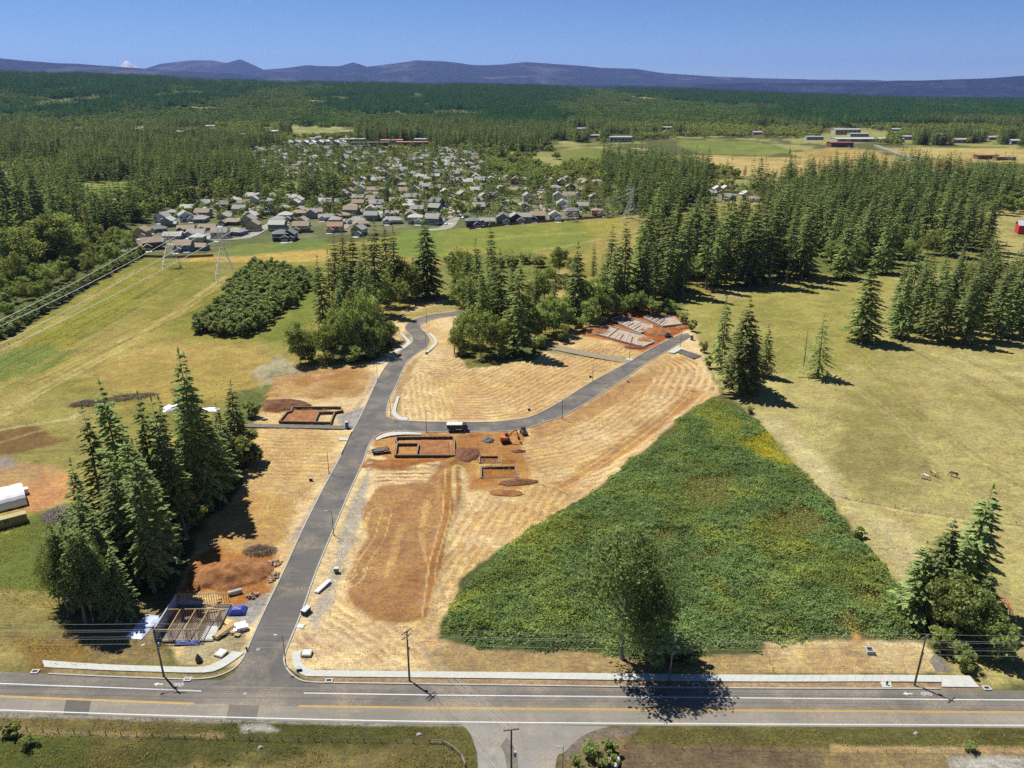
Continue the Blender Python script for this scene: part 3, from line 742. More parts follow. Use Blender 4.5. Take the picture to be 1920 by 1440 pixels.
def ribbon(m, pts, w, z, h=0.0):
    """flat (or raised) strip of width w along world points"""
    P = [Vector((x, y, 0)) for x, y in pts]; vs = []
    for i, q in enumerate(P):
        d = (P[min(i + 1, len(P) - 1)] - P[max(i - 1, 0)]).normalized(); s = Vector((-d.y, d.x, 0)) * w / 2
        vs += [q + s, q - s]
    n = len(P)
    if h == 0.0:
        return m.add([(v.x, v.y, z) for v in vs], [(2 * i, 2 * i + 1, 2 * i + 3, 2 * i + 2) for i in range(n - 1)])
    lo, hi = [(v.x, v.y, z) for v in vs], [(v.x, v.y, z + h) for v in vs]
    k = 2 * n; fs = []
    for i in range(n - 1):
        a, b, c, d = 2 * i, 2 * i + 1, 2 * i + 3, 2 * i + 2
        fs += [(k + a, k + b, k + c, k + d), (b, c, k + c, k + b)[::-1], (a, d, k + d, k + a)]
    fs += [(0, 1, k + 1, k), (2 * n - 1, 2 * n - 2, k + 2 * n - 2, k + 2 * n - 1)]
    return m.add(lo + hi, fs)

NORTH = [(-700, 1238), (-300, 1251), (0, 1262), (92, 1266), (300, 1276), (390, 1278), (480, 1279), (560, 1282), (620, 1283), (920, 1287), (1380, 1293), (1763, 1294), (1920, 1297), (2300, 1299), (2700, 1302)]
SOUTH = [(-700, 1311), (0, 1338), (480, 1353), (920, 1361), (1920, 1367), (2700, 1371)]
YEL = [(-700, 1281), (0, 1308), (364, 1322), (480, 1325), (560, 1326.5), (960, 1331), (1920, 1338), (2700, 1342)]
WN = [(-700, 1258), (0, 1284), (378, 1298), (480, 1301), (570, 1302), (960, 1307), (1920, 1315), (2700, 1319)]
WS = [(-700, 1307), (0, 1333.5), (480, 1348.5), (960, 1357), (1920, 1362.5), (2700, 1366.5)]
def sub_x(pl, x0, x1):
    xs = [p_[0] for p_ in pl]; ys = [p_[1] for p_ in pl]
    q = [x0] + [x for x in xs if x0 < x < x1] + [x1]
    return [(x, float(np.interp(x, xs, ys))) for x in q]
north, south = crv(gp(NORTH)), crv(gp(SOUTH))
road = sheet('road', north + south[::-1], 0.30, M_ROADOLD, label='two lane main road crossing the foreground')
yel = crv(gp(YEL))
sheet('old_lane', yel + south[::-1], 0.306, M_ROADOLDW, parent=road)
for x0, x1, c in [(125, 172, 'patch_dark'), (430, 487, 'patch_pale')]:
    a, b = crv(gp(sub_x(YEL, x0, x1))), crv(gp(sub_x(SOUTH, x0 - 6, x1 - 6)))
    sheet('asphalt_patch', a + b[::-1], 0.312, plain(c, A(112, 104, 94) if 'dark' in c else A(132, 122, 108), 0.9, 0.12, 1.0), parent=road)
side = crv(gp(SIDE_L)) + crv(gp(SIDE_R))[::-1]
side_road = sheet('side_road', side, 0.318, M_ROADNEW, label='new asphalt street climbing through the building site')
branch_road = sheet('branch_road', crv(gp(BR_T)) + crv(gp(BR_B))[::-1], 0.324, M_ROADNEW, label='new asphalt branch street curving away to the right')
drive = sheet('driveway', crv(gp([(850, 1358), (868, 1364), (880, 1376), (890, 1400), (896, 1440), (898, 1640)])) + crv(gp([(1040, 1640), (1042, 1438), (1060, 1412), (1085, 1388), (1110, 1374), (1145, 1364)])), 0.295, M_DRIVE, label='paved driveway joining the main road from the south')
sheet('concrete_lane', crv(gp([(894, 1402), (898, 1440), (900, 1640)])) + crv(gp([(962, 1640), (950, 1440), (936, 1404)])), 0.3, plain('pale_concrete', A(172, 162, 148), 0.9, 0.18, 0.6), parent=drive)
sheet('verge_strip', crv(gp([(938, 1402), (950, 1440), (958, 1640)])) + crv(gp([(988, 1640), (972, 1440), (962, 1400), (950, 1385)])), 0.306, M_GRAVELROAD, parent=drive)
path = sheet('gravel_path', gp([(462, 796), (560, 797.5), (655, 799.5), (665, 801), (660, 806), (560, 804), (462, 802)]), 0.30, M_GRAVELROAD, label='grey gravel strip leading left from the new street')
path2 = sheet('gravel_path', gp([(998, 631), (1040, 646), (1100, 660), (1172, 673), (1190, 678), (1180, 683), (1100, 669), (1030, 655), (990, 637)]), 0.29, dirt_material('tan_gravel_path', A(158, 140, 108), A(186, 166, 130), 0.8, 0.2), label='grey gravel path between furrowed lots near the far grove')
stub = sheet('driveway_stub', gp([(1267, 660), (1282, 657), (1316, 668), (1300, 674)]), 0.3, asphalt('stub_asphalt', A(92, 88, 82), A(108, 102, 96)), label='dark asphalt driveway stub right of the branch street')
stub2 = sheet('trail', gp([(1752, 1228), (1768, 1236), (1785, 1262), (1755, 1262), (1742, 1240)]), 0.3, asphalt('trail_asphalt', A(112, 106, 98), A(128, 120, 112)), label='short paved trail behind the right end of the sidewalk')
# painted lines: parts of the road
def lines(name, pl, w, mat, off=0.0):
    m = MB(); P = crv(gp(pl))
    if off:
        P = [(x, y + off) for x, y in P]
    ribbon(m, P, w, 0.318)
    m.build(name, mat, road)
for pl in (sub_x(WN, -700, 378), sub_x(WN, 570, 2700)): lines('white_line', pl, 0.3, M_WHITE)
for pl in (sub_x(YEL, -700, 364), sub_x(YEL, 560, 2700)):
    lines('yellow_line', pl, 0.2, M_YELLOWLINE, 0.14); lines('yellow_line', pl, 0.2, M_YELLOWLINE, -0.14)
lines('yellow_dash', sub_x(YEL, 395, 425), 0.12, M_YELLOWLINE)
lines('white_line', sub_x(WS, -700, 2700), 0.26, M_WHITE)
def flat_sign(name, px, py, parts):
    m = MB(); c = g(px, py)
    for pts in parts: m.add([(c.x + x, c.y + y, 0.322) for x, y in pts], [tuple(range(len(pts)))])
    m.build(name, M_WHITE, road)
def ring(cx, cy, r, w, n=14):
    return [[(cx + q * math.cos(a), cy + q * math.sin(a)) for q, a in ((r, a0), (r + w, a0), (r + w, a1), (r, a1))] for a0, a1 in ((2 * math.pi * i / n, 2 * math.pi * (i + 1) / n) for i in range(n))]
def seg(x0, y0, x1, y1, w=0.14):
    d = Vector((x1 - x0, y1 - y0)).normalized(); s = (-d.y * w / 2, d.x * w / 2)
    return [(x0 - s[0], y0 - s[1]), (x1 - s[0], y1 - s[1]), (x1 + s[0], y1 + s[1]), (x0 + s[0], y0 + s[1])]
ARROW = [[(-1.0, 0), (-0.2, -0.5), (-0.2, 0.5)], [(-0.2, -0.14), (0.9, -0.14), (0.9, 0.14), (-0.2, 0.14)]]
BIKE = ring(-0.55, 0, 0.32, 0.13) + ring(0.65, 0, 0.32, 0.13) + [seg(-0.55, 0, -0.1, 0.5), seg(-0.1, 0.5, 0.4, 0.35), seg(0.4, 0.35, 0.05, 0), seg(-0.55, 0, 0.05, 0), seg(0.4, 0.35, 0.65, 0), seg(0.55, 0.75, 0.85, 0.75)]
for px, py in ((298, 1285), (1702, 1303)): flat_sign('lane_arrow', px, py, ARROW)
for px, py in ((334, 1286.5), (1736, 1303.5)): flat_sign('bicycle_symbol', px, py, BIKE)
for px, py in ((484, 1220), (460, 1303), (750, 800), (1018, 790)):
    m = MB(); c = g(px, py); m.cyl((c.x, c.y, 0.326), (c.x, c.y, 0.334), 0.42, n=14)
    m.build('manhole_cover', plain('manhole_iron', A(175, 165, 150), 0.7, 0.2, 4), road if py > 1250 else side_road)

def kerb(pl, label, w=0.32, world=False):
    m = MB(); ribbon(m, pl if world else crv(gp(pl)), w, 0.28, 0.18)
    return tag(m.build('kerb', M_KERB), label, kind='structure')
kerb([(92, 1266), (200, 1271), (309, 1275), (360, 1276), (397, 1273), (425, 1264), (444, 1252), (455, 1238), (461, 1226), (480, 1183), (501, 1137), (532, 1073), (565, 1000), (605, 920), (640, 855), (660, 812)], 'kerb left of the new street')
kerb(SIDE_L[10:21], 'kerb left of the upper new street')
kerb([(1763, 1294), (1380, 1293), (920, 1287), (640, 1283), (585, 1281.5), (562, 1277), (543, 1263), (533, 1243), (535, 1228), (541, 1211), (568, 1144), (593, 1073), (623, 1000), (657, 920), (680, 870), (691, 838), (706, 819), (735, 810), (800, 812), (840, 812)], 'kerb along the main road and right of the new street')
kerb([(724, 779), (730, 750), (745, 720), (762, 682), (785, 662), (800, 652), (807, 640), (800, 627), (790, 617), (791, 609), (806, 602)], 'kerb right of the upper new street')
kerb(BR_T[1:], 'far kerb of the branch street')
kerb(BR_B[4:-1], 'near kerb of the branch street')

def sidewalk(top, bot, label, step=1.7, z=0.45):
    a, b = crv(gp(top)), crv(gp(bot))
    n = max(2, int(length(a) / step) + 1)
    a, b = resample(a, n), resample(b, n)
    m = MB(); m.v = []
    bed = m
    bed.add([(x, y, z - 0.05) for x, y in a + b], [(i, i + 1, n + i + 1, n + i) for i in range(n - 1)])
    o = tag(bed.build('sidewalk', M_KERB), label, kind='structure')
    for i in range(n - 1):
        q = [Vector((*p_, 0)) for p_ in (a[i], a[i + 1], b[i + 1], b[i])]
        c = sum(q, Vector()) / 4
        k = [c + (v - c) * 0.985 for v in q]
        MB().prism([(v.x - c.x, v.y - c.y) for v in k], 0, 0.16).build('slab', M_CONC, o, (c.x, c.y, z - 0.155 + random.uniform(-.006, .006)))
    return o
sidewalk([(80, 1241), (195, 1248.5), (300, 1252), (372, 1253.5), (395, 1250), (414, 1241), (437, 1224)], [(84, 1254), (195, 1259.5), (300, 1263), (378, 1264.5), (404, 1261), (430, 1248), (459, 1227)], 'pale concrete sidewalk left of the new street corner')
sidewalk([(550, 1223), (548, 1238), (553, 1256), (568, 1269), (600, 1271.5), (920, 1275), (1380, 1281), (1646, 1281), (1765, 1282)], [(565, 1223), (564, 1238), (570, 1252), (584, 1258), (610, 1260), (920, 1263), (1380, 1268), (1646, 1268.5), (1765, 1269)], 'long pale concrete sidewalk along the main road')
sidewalk([(1765, 1269), (1817, 1270)], [(1765, 1291), (1836, 1292)], 'pale concrete driveway apron at the right end of the sidewalk')
sidewalk([(1650, 1281.5), (1670, 1281.5)], [(1654, 1292), (1672, 1292)], 'short concrete walk crossing the verge by the kerb')
sidewalk([(752, 625), (764, 636), (770, 646), (745, 662), (733, 672), (716, 683)], [(748, 625), (758, 636), (762, 645), (738, 660), (727, 671), (712, 682)], 'narrow white sidewalk left of the upper street bend', 3)
sidewalk([(695, 681), (712, 683.5)], [(696, 678.5), (714, 680)], 'short white walk left of the upper street', 3)
sidewalk([(803, 627), (812, 636), (815, 644), (797, 662)], [(808, 625), (817, 635), (820, 646), (803, 662)], 'narrow white sidewalk right of the upper street bend', 3)
sidewalk([(744, 745), (736, 770), (736, 780), (748, 789), (764, 790)], [(750, 745), (743, 768), (745, 778), (755, 784), (766, 784)], 'white sidewalk corner above the branch street', 2.5)
sidewalk([(705, 823), (722, 815), (750, 812), (790, 814)], [(706, 828), (724, 821), (752, 817), (790, 817)], 'white sidewalk corner below the branch street', 2.5)
sidewalk([(1252, 662), (1268, 652)], [(1264, 664), (1280, 655)], 'white concrete driveway apron beside the branch street', 3)
sidewalk([(638, 822), (656, 823)], [(636, 828), (652, 828)], 'small white concrete apron left of the new street', 3)
sidewalk([(1178, 672), (1188, 676)], [(1172, 675), (1182, 679)], 'small white concrete pad at the gravel path end', 3)
# street drains: concrete collar with iron grate
for k, (px, py, lab) in enumerate([(66, 1263, 'at the left end of the kerb'), (352, 1277.5, 'left of the street corner'), (617, 1280, 'right of the street corner'), (1305, 1289, 'in the shade of the cottonwood'), (1850, 1294, 'at the right end of the kerb')]):
    c = g(px, py)
    t_ = thing('kerb_inlet', 'square concrete kerb inlet ' + lab, 'drain', (c.x, c.y, 0.3), 0, 'kerb inlets')
    m = MB(); m.box((0, 0.55, 0.12), (1.5, 0.25, 0.22)); m.box((0, -0.35, 0.12), (1.5, 0.25, 0.22)); m.box((-0.62, 0.1, 0.12), (0.25, 0.65, 0.22)); m.box((0.62, 0.1, 0.12), (0.25, 0.65, 0.22)); m.build('collar', M_CONC, t_)
    m = MB(); [m.box((-0.4 + 0.16 * i, 0.1, 0.1), (0.06, 0.6, 0.06)) for i in range(6)]; m.build('grate', M_STEEL, t_)

# suburb streets
for pl, w, lab in [([(862, 372), (860, 390), (850, 410), (835, 428), (800, 432)], 11, 'pale suburb street ending at the meadow'), ([(1012, 350), (1016, 370), (1024, 396)], 9, 'straight pale suburb street between two rows of houses'),
                   ([(330, 452), (390, 450), (460, 446), (500, 425), (520, 415)], 9, 'pale suburb street behind the transmission towers'), ([(640, 430), (672, 404), (700, 385), (712, 372)], 8, 'pale suburb street climbing between left houses'), ([(700, 368), (860, 368), (1000, 352), (1130, 350)], 7, 'pale suburb street crossing behind the front houses'), ([(820, 340), (880, 318), (900, 300)], 7, 'pale suburb street among far houses'), ([(440, 395), (500, 388), (620, 386), (700, 380)], 8, 'pale suburb street between left rows')]:
    m = MB(); ribbon(m, crv(gp(pl)), w, 0.32); tag(m.build('street', M_STREET), lab, kind='structure')
m = MB(); ribbon(m, crv(gp([(1640, 272), (1690, 290), (1740, 314), (1770, 328)])), 9, 0.4); tag(m.build('street', M_STREET), 'far country road between golden fields', kind='structure')

# ================================================================ MOUNTAINS AND AIR
def mountain_mat(name, c1, c2):
    t = NT(name); p = t.pos()
    n1, n2 = t.noise(0.0009, 5, 0.6, p), t.noise(0.006, 4, 0.7, p)
    col = t.mix(t.ramp(n1, 0.52, 0.62), c1, c2)
    f = t.ramp(n2, 0.3, 0.7, 0.7, 1.3)
    vm = t.n('ShaderNodeVectorMath', operation='SCALE'); t.l(col, vm.inputs[0]); t.l(f, vm.inputs['Scale'])
    t.l(vm.outputs[0], t.b.inputs['Base Color']); t.b.inputs['Roughness'].default_value = 1.0; t.b.inputs['Specular IOR Level'].default_value = 0.0
    return t.m
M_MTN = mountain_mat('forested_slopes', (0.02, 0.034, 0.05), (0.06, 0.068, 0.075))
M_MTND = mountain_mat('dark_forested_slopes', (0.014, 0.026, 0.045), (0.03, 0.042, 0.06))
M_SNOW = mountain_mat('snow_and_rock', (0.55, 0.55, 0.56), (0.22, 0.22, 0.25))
def ridge(name, prof, dist, depth, mat, label, rough=0.35, zbase=-250, step=6):
    xs = np.arange(prof[0][0], prof[-1][0] + 1, step)
    py = np.interp(xs, [a for a, _ in prof], [b for _, b in prof])
    py = py + (fbm(xs / 45.0, xs * 0 + dist / 1000, 4) - 0.5) * 5 * rough
    u = 720 - py
    tanv = (-SP * FPX + CP * u) / (CP * FPX + SP * u)
    rows = np.concatenate([np.linspace(0, 1, 18), [1.12, 1.4, 2.0]])
    V = []
    for s in rows:
        d = dist - depth * (1 - s)
        x = d * (xs - 960) / (FPX / CP)
        y = np.full(len(xs), d)
        top = CAM_H + dist * tanv
        n_ = fbm(x / 2200 + 3, y / 1500 + dist, 4)
        if s <= 1:
            z = zbase + (top - zbase) * (s ** 0.8) * (1 - 0.9 * min(.5, rough + .1) * (1 - s) * 2 * (np.abs(n_ - 0.5) * 3).clip(0, 1))
        else:
            z = top - (top - zbase) * min(1, (s - 1) * 0.9)
        V.append(np.stack([x, y, z], 1))
    V = np.concatenate(V); n_c = len(xs); ii = np.arange(len(V)).reshape(len(rows), n_c)
    F = np.stack([ii[:-1, :-1], ii[:-1, 1:], ii[1:, 1:], ii[1:, :-1]], -1).reshape(-1, 4)
    tag(put(name, fastmesh(name, V, F, mat), smooth=True), label, kind='structure')
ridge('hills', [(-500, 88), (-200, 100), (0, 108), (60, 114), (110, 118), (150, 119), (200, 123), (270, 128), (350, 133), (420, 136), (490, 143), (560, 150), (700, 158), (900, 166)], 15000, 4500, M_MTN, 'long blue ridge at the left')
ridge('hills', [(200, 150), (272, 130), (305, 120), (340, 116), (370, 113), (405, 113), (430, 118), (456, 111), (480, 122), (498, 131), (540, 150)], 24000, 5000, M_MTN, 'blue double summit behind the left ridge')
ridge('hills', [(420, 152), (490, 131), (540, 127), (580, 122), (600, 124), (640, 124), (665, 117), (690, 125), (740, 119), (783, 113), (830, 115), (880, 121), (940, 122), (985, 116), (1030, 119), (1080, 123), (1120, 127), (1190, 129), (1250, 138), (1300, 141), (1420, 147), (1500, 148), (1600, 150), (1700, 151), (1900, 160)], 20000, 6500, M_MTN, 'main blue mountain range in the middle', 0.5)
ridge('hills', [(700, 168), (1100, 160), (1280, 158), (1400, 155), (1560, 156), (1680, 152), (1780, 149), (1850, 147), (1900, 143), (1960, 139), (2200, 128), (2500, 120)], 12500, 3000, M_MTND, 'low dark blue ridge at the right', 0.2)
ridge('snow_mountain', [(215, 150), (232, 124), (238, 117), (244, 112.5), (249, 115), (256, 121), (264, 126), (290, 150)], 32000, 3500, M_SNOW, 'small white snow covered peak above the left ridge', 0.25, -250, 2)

hz = bpy.data.materials.new('hazy_air'); hz.use_nodes = True
hz.node_tree.nodes.clear()
ho = hz.node_tree.nodes.new('ShaderNodeOutputMaterial'); hv = hz.node_tree.nodes.new('ShaderNodeVolumePrincipled')
hv.inputs['Color'].default_value = (0.32, 0.44, 1.0, 1); hv.inputs['Density'].default_value = 2.1e-5; hv.inputs['Anisotropy'].default_value = 0.1
hz.node_tree.links.new(hv.outputs[0], ho.inputs['Volume'])
tag(MB().box((0, 19000, 400), (72000, 40000, 1500)).build('haze', hz), 'thin blue summer haze over the whole valley', kind='stuff')

# ================================================================ TREES
def quads_mesh(name, C, U, W, mat, smooth=False):
    """leaf faces: centre, half length vector, half width vector"""
    C, U, W = map(lambda a: np.asarray(a, np.float32), (C, U, W))
    n = len(C)
    V = np.stack([C - U - W * 0.6, C - U * 0.1 + W * -1.0, C + U, C - U * 0.1 + W], 1).reshape(-1, 3)
    return fastmesh(name, V, np.arange(4 * n).reshape(n, 4), mat)

def unit(a):
    return a / np.maximum(np.linalg.norm(a, axis=-1, keepdims=True), 1e-6)

def conifer_crown(seed, H=40.0, R=5.2, base=0.1, levels=44, per=8, sprays=10, mat=None, sparse=0.0, size=1.0, shape=0.8):
    r = np.random.default_rng(seed)
    C, U, W = [], [], []
    for i in range(levels):
        t = base + (1 - base) * ((i + r.uniform(0, 0.8)) / levels) ** 1.03
        L0 = R * min(1.0, (1 - t) ** shape * 1.15 + 0.03) * min(1, 0.6 + (t - base) * 3.5)
        for k in range(per if t < 0.85 else max(4, per - 3)):
            if r.random() < sparse: continue
            az = 2 * math.pi * (k + r.uniform(-0.4, 0.4)) / per + i * 1.3
            L = L0 * r.uniform(0.55, 1.18)
            out = np.array([math.cos(az), math.sin(az), 0.0]); sd = np.array([-out[1], out[0], 0.0])
            z0 = t * H
            rise = 0.3 * t - 0.08 - 0.18 * (1 - t)
            for s_ in range(sprays):
                s = (s_ + r.uniform(0.1, 0.9)) / sprays
                s = 0.16 + 0.84 * s ** 0.8
                pz = z0 + L * (rise * s - 0.22 * s * s + 0.02)
                p = out * L * s; p[2] = pz
                side = r.choice((-1, 1)) * r.uniform(0.3, 1.0) if s < 0.9 else r.uniform(-0.4, 0.4)
                d = out + sd * side; d[2] = r.uniform(-0.55, 0.12); d = d / np.linalg.norm(d)
                ln = (0.2 * L * (1 - 0.4 * s) + 0.42) * r.uniform(0.65, 1.25) * size
                wv = np.cross(d, [0, 0, 1.0]); wv = wv / np.linalg.norm(wv)
                wv = wv + np.array([0, 0, 1.0]) * r.uniform(-0.55, 0.55)
                C.append(p + d * ln * 0.4); U.append(d * ln * 0.64); W.append(wv * ln * 0.34)
    for k in range(5):
        C.append([0, 0, H * (0.985 + 0.006 * k)]); U.append([r.uniform(-.1, .1), r.uniform(-.1, .1), 0.9 * size]); W.append([r.uniform(-.3, .3), r.uniform(-.3, .3), 0])
    return quads_mesh('crown', C, U, W, mat)

def trunk_mesh(H, r0, seed, mat, top=0.96, branches=0, R=4.0):
    r = random.Random(seed)
    m = MB(); pts, rs = [], []
    for i in range(7):
        s = i / 6
        pts.append((r.uniform(-.12, .12) * (s > 0), r.uniform(-.12, .12) * (s > 0), -0.4 + (H * top + 0.4) * s)); rs.append(r0 * (1.25 if i == 0 else 1) * (1 - 0.93 * s))
    m.sweep(pts, rs, 7)
    for i in range(branches):
        z = H * r.uniform(0.12, 0.9); a = r.uniform(0, 6.28); L = R * (1 - z / H) * r.uniform(.5, 1) + .5
        m.sweep([(0, 0, z), (math.cos(a) * L * .5, math.sin(a) * L * .5, z + L * .02), (math.cos(a) * L, math.sin(a) * L, z - L * 0.18)], [0.07, 0.05, 0.02], 4)
    return m.mesh('trunk', mat)

def broad_crown(seed, H=16.0, R=6.0, mat=None, lobes=22, per=120, leaf=0.55, low=0.25, tall=False):
    r = np.random.default_rng(seed)
    C, U, W = [], [], []
    zc, rz = H * (0.5 + low / 2), H * (0.5 - low / 2)
    for i in range(lobes):
        while True:
            q = r.uniform(-1, 1, 3)
            if 0.15 < np.linalg.norm(q) < 1: break
        q = q * 0.86
        if tall: q[:2] *= 1.0 - 0.35 * q[2]
        lc = np.array([q[0] * R, q[1] * R, zc + q[2] * rz])
        lr = R * r.uniform(0.16, 0.42)
        n = int(per * r.uniform(0.7, 1.3))
        d = unit(r.normal(size=(n, 3))); d[:, 2] = np.where(d[:, 2] < -0.4, -d[:, 2], d[:, 2])
        p = lc + d * lr * r.uniform(0.6, 1.12, (n, 1)) * np.array([1, 1, 0.85 if not tall else 1.3])
        nrm = unit(d + r.normal(size=(n, 3)) * 0.7)
        u = unit(np.cross(nrm, r.normal(size=(n, 3)))); w = np.cross(nrm, u)
        s = leaf * r.uniform(0.6, 1.25, (n, 1))
        C.append(p); U.append(u * s); W.append(w * s * 0.62)
    return quads_mesh('crown', np.concatenate(C), np.concatenate(U), np.concatenate(W), mat)

def broad_trunk(H, R, seed, mat=M_BARK):
    r = random.Random(seed); m = MB()
    m.sweep([(0, 0, -.4), (.1, 0, H * .18), (-.1, .1, H * .4), (.1, 0, H * .75)], [0.022 * H, 0.018 * H, 0.013 * H, 0.004 * H], 7)
    for i in range(7):
        a = i * 0.9 + r.uniform(0, .6); z = H * r.uniform(.18, .45); L = R * r.uniform(.5, .8)
        m.sweep([(0, 0, z), (math.cos(a) * L * .5, math.sin(a) * L * .5, z + H * .12), (math.cos(a) * L, math.sin(a) * L, z + H * r.uniform(.2, .35))], [0.009 * H, 0.006 * H, 0.002 * H], 5)
    return m.mesh('trunk', mat)

FIR = [(conifer_crown(s, 40, R, b, lv, pr, 21, M_FIR, sp, 1.0, shp), trunk_mesh(40, 0.55, s, M_BARK, branches=br))
       for s, R, b, lv, pr, sp, shp, br in [(1, 6.6, .06, 30, 8, .08, .78, 12), (2, 6.0, .12, 29, 8, .12, .7, 16), (3, 7.0, .04, 31, 8, .07, .86, 8), (4, 5.6, .28, 25, 8, .16, .62, 26), (5, 6.2, .1, 27, 8, .18, .74, 16), (6, 7.4, .07, 32, 9, .06, .82, 8), (7, 5.2, .2, 26, 7, .26, .55, 30), (8, 6.6, .03, 34, 8, .1, 1.0, 6), (9, 5.0, .4, 22, 8, .2, .5, 30), (10, 7.6, .1, 24, 8, .22, .7, 20)]]
THIN = (conifer_crown(11, 40, 9.5, .06, 28, 8, 16, M_FIR, .25, 0.8, .85), trunk_mesh(40, 0.75, 11, M_BARK, branches=40, R=9))
BROAD = [(broad_crown(s, 16, 6.4, M_LEAF, lb + 16, 105, .38, lo, tl), broad_trunk(16, 6, s)) for s, lb, lo, tl in [(21, 24, .2, False), (22, 20, .28, False), (23, 26, .12, False), (24, 26, .1, True)]]
YOUNG = [(broad_crown(s, 9, 2.6, M_HEDGE, 14, 90, .42, .02, True), broad_trunk(9, 2.2, s)) for s in (31, 32, 33)]
SHRUB = [(broad_crown(s, 5, 3.2, M_LEAF, 12, 90, .36, .0, False), broad_trunk(5, 2.4, s)) for s in (41, 42)]
WILLOW = [(broad_crown(s, 30, 9.0, M_COTTON, 64, 120, .36, .12, True), broad_trunk(30, 8, s, M_SNAG)) for s in (51, 52)]

def snag_mesh(seed, H=14):
    r = random.Random(seed); m = MB()
    m.sweep([(0, 0, -.3), (.1, .1, H * .4), (-.1, .2, H * .75), (.15, .1, H)], [.22, .17, .1, .03], 6)
    for i in range(26):
        z = H * r.uniform(.2, .95); a = r.uniform(0, 6.28); L = (1.15 - z / H) * r.uniform(1, 2.6)
        m.sweep([(0, 0.1, z), (math.cos(a) * L, math.sin(a) * L, z + r.uniform(-.4, .5))], [.045, .015], 4)
    return m.mesh('trunk', M_SNAG)
SNAG = [snag_mesh(61), snag_mesh(62)]

def tree(kind, loc, h, wide, label, group, name, cat='tree'):
    crown, trunk = kind
    H0 = {id(x): h0 for lst, h0 in ((FIR, 40), ([THIN], 40), (BROAD, 16), (YOUNG, 9), (SHRUB, 5), (WILLOW, 30)) for x in lst}[id(kind)]
    e = thing(name, label, cat, loc, random.uniform(0, 6.28), group)
    s = h / H0
    e.scale = (s * wide, s * wide, s)
    e.rotation_euler[0], e.rotation_euler[1] = random.uniform(-.045, .045), random.uniform(-.045, .045)
    put('trunk', trunk, e); put('crown', crown, e)
    return e

def by_px(lst):
    return sorted(lst, key=lambda a: a[0])

def fill(px, spacing, n=4000, seed=1, inside=0.0):
    """scattered ground points inside an outline, a minimum distance apart"""
    P = np.asarray(gp(px)); r = np.random.default_rng(seed)
    x = r.uniform(P[:, 0].min(), P[:, 0].max(), n); y = r.uniform(P[:, 1].min(), P[:, 1].max(), n)
    ok = poly_sd(x, y, P) > inside
    out = []
    for a, b in zip(x[ok], y[ok]):
        if all((a - c) ** 2 + (b - d) ** 2 > spacing ** 2 for c, d in out): out.append((a, b))
    return out

def listed(kinds, entries, name, what, where, group, cat='tree', first='left'):
    """entries (base px, base py, top py, width factor[, kind]) -> one labelled tree each"""
    es = by_px(entries)
    grow = .92 if 'foreground grove' in where else 1.0
    for i, e in enumerate(es):
        b = g(e[0], e[1]); h = height_at(b, e[2])
        kd = kinds[e[4] if len(e) > 4 else (i * 5 + int(e[1])) % len(kinds)]
        size = 'only ' if len(es) == 1 else ''
        lab = '%s %s' % (what, where) if len(es) == 1 else '%s %s, %s from the left' % (what, where, ordinal(i + 1))
        tree(kd, (b.x, b.y, 0), h, e[3] * grow, lab, group, name, cat)

# --- grove of firs left of the new street (foreground)
listed(FIR, [(390, 945, 657, 1.15, 0), (381, 936, 668, 0.9, 2), (446, 858, 716, 1.3, 4), (250, 985, 712, 1.2, 1), (206, 1012, 764, 1.1, 4), (283, 1090, 826, 1.2, 2), (326, 962, 747, .95, 1), (338, 1000, 745, 1.05, 4), (368, 962, 768, 1.0, 0), (334, 992, 800, 1.2, 2), (412, 925, 770, 1.25, 5), (424, 905, 790, 1.3, 2),
             (300, 985, 735, 1.0, 3), (365, 925, 700, 1.0, 1), (240, 1040, 830, 1.1, 4), (290, 1110, 900, 1.1, 6), (170, 1060, 860, 1.1, 4), (435, 880, 790, 1.2, 5), (305, 1050, 850, 1.25, 5), (258, 1085, 870, 1.3, 2), (350, 1008, 815, 1.2, 3), (226, 1075, 880, 1.2, 0), (190, 1085, 915, 1.3, 5), (420, 880, 755, 1.1, 1), (231, 1157, 1030, 1.5, 2), (276, 1030, 800, 1.1, 1), (205, 1130, 960, 1.3, 5), (140, 1150, 975, 1.2, 8), (161, 1168, 978, 1.15, 6), (192, 1160, 990, 1.2, 8), (150, 1125, 955, 1.1, 9), (178, 1115, 940, 1.1, 3), (120, 1130, 990, 1.1, 1), (455, 850, 765, 1.3, 3)],
       'fir_tree', 'tall fir', 'in the foreground grove left of the new street', 'firs of the foreground grove')
listed(WILLOW, [(128, 1158, 1005, .7), (175, 1166, 1000, .7), (112, 1135, 1010, .75), (205, 1160, 1040, .8)], 'cottonwood_tree', 'leafy cottonwood', 'at the near end of the foreground grove', 'cottonwoods of the foreground grove')
listed(SHRUB, [(455, 872, 815, 1.2), (470, 866, 835, 1.1), (330, 1000, 945, 1.6), (360, 985, 930, 1.4)], 'shrub', 'green shrub', 'at the foot of the foreground firs', 'shrubs under the foreground firs', 'shrub')
# --- tall cottonwood by the main road
listed(WILLOW, [(1166, 1236, 985, 1.05, 0)], 'cottonwood_tree', 'big leafy cottonwood', 'standing by the roadside brambles', 'roadside cottonwoods')
b = g(1215, 1240); tree(WILLOW[1], (b.x, b.y, 0), 21, 1.0, 'shorter second cottonwood right of the big roadside one', 'roadside cottonwoods', 'cottonwood_tree')
b = g(1250, 1242); tree(SHRUB[1], (b.x, b.y, 0), 7, 1.5, 'round shrub under the roadside cottonwoods', 'roadside shrubs', 'shrub', 'shrub')
b = g(1300, 1236); tree(SHRUB[0], (b.x, b.y, 0), 4, 1.3, 'low shrub behind the third utility pole', 'roadside shrubs', 'shrub', 'shrub')
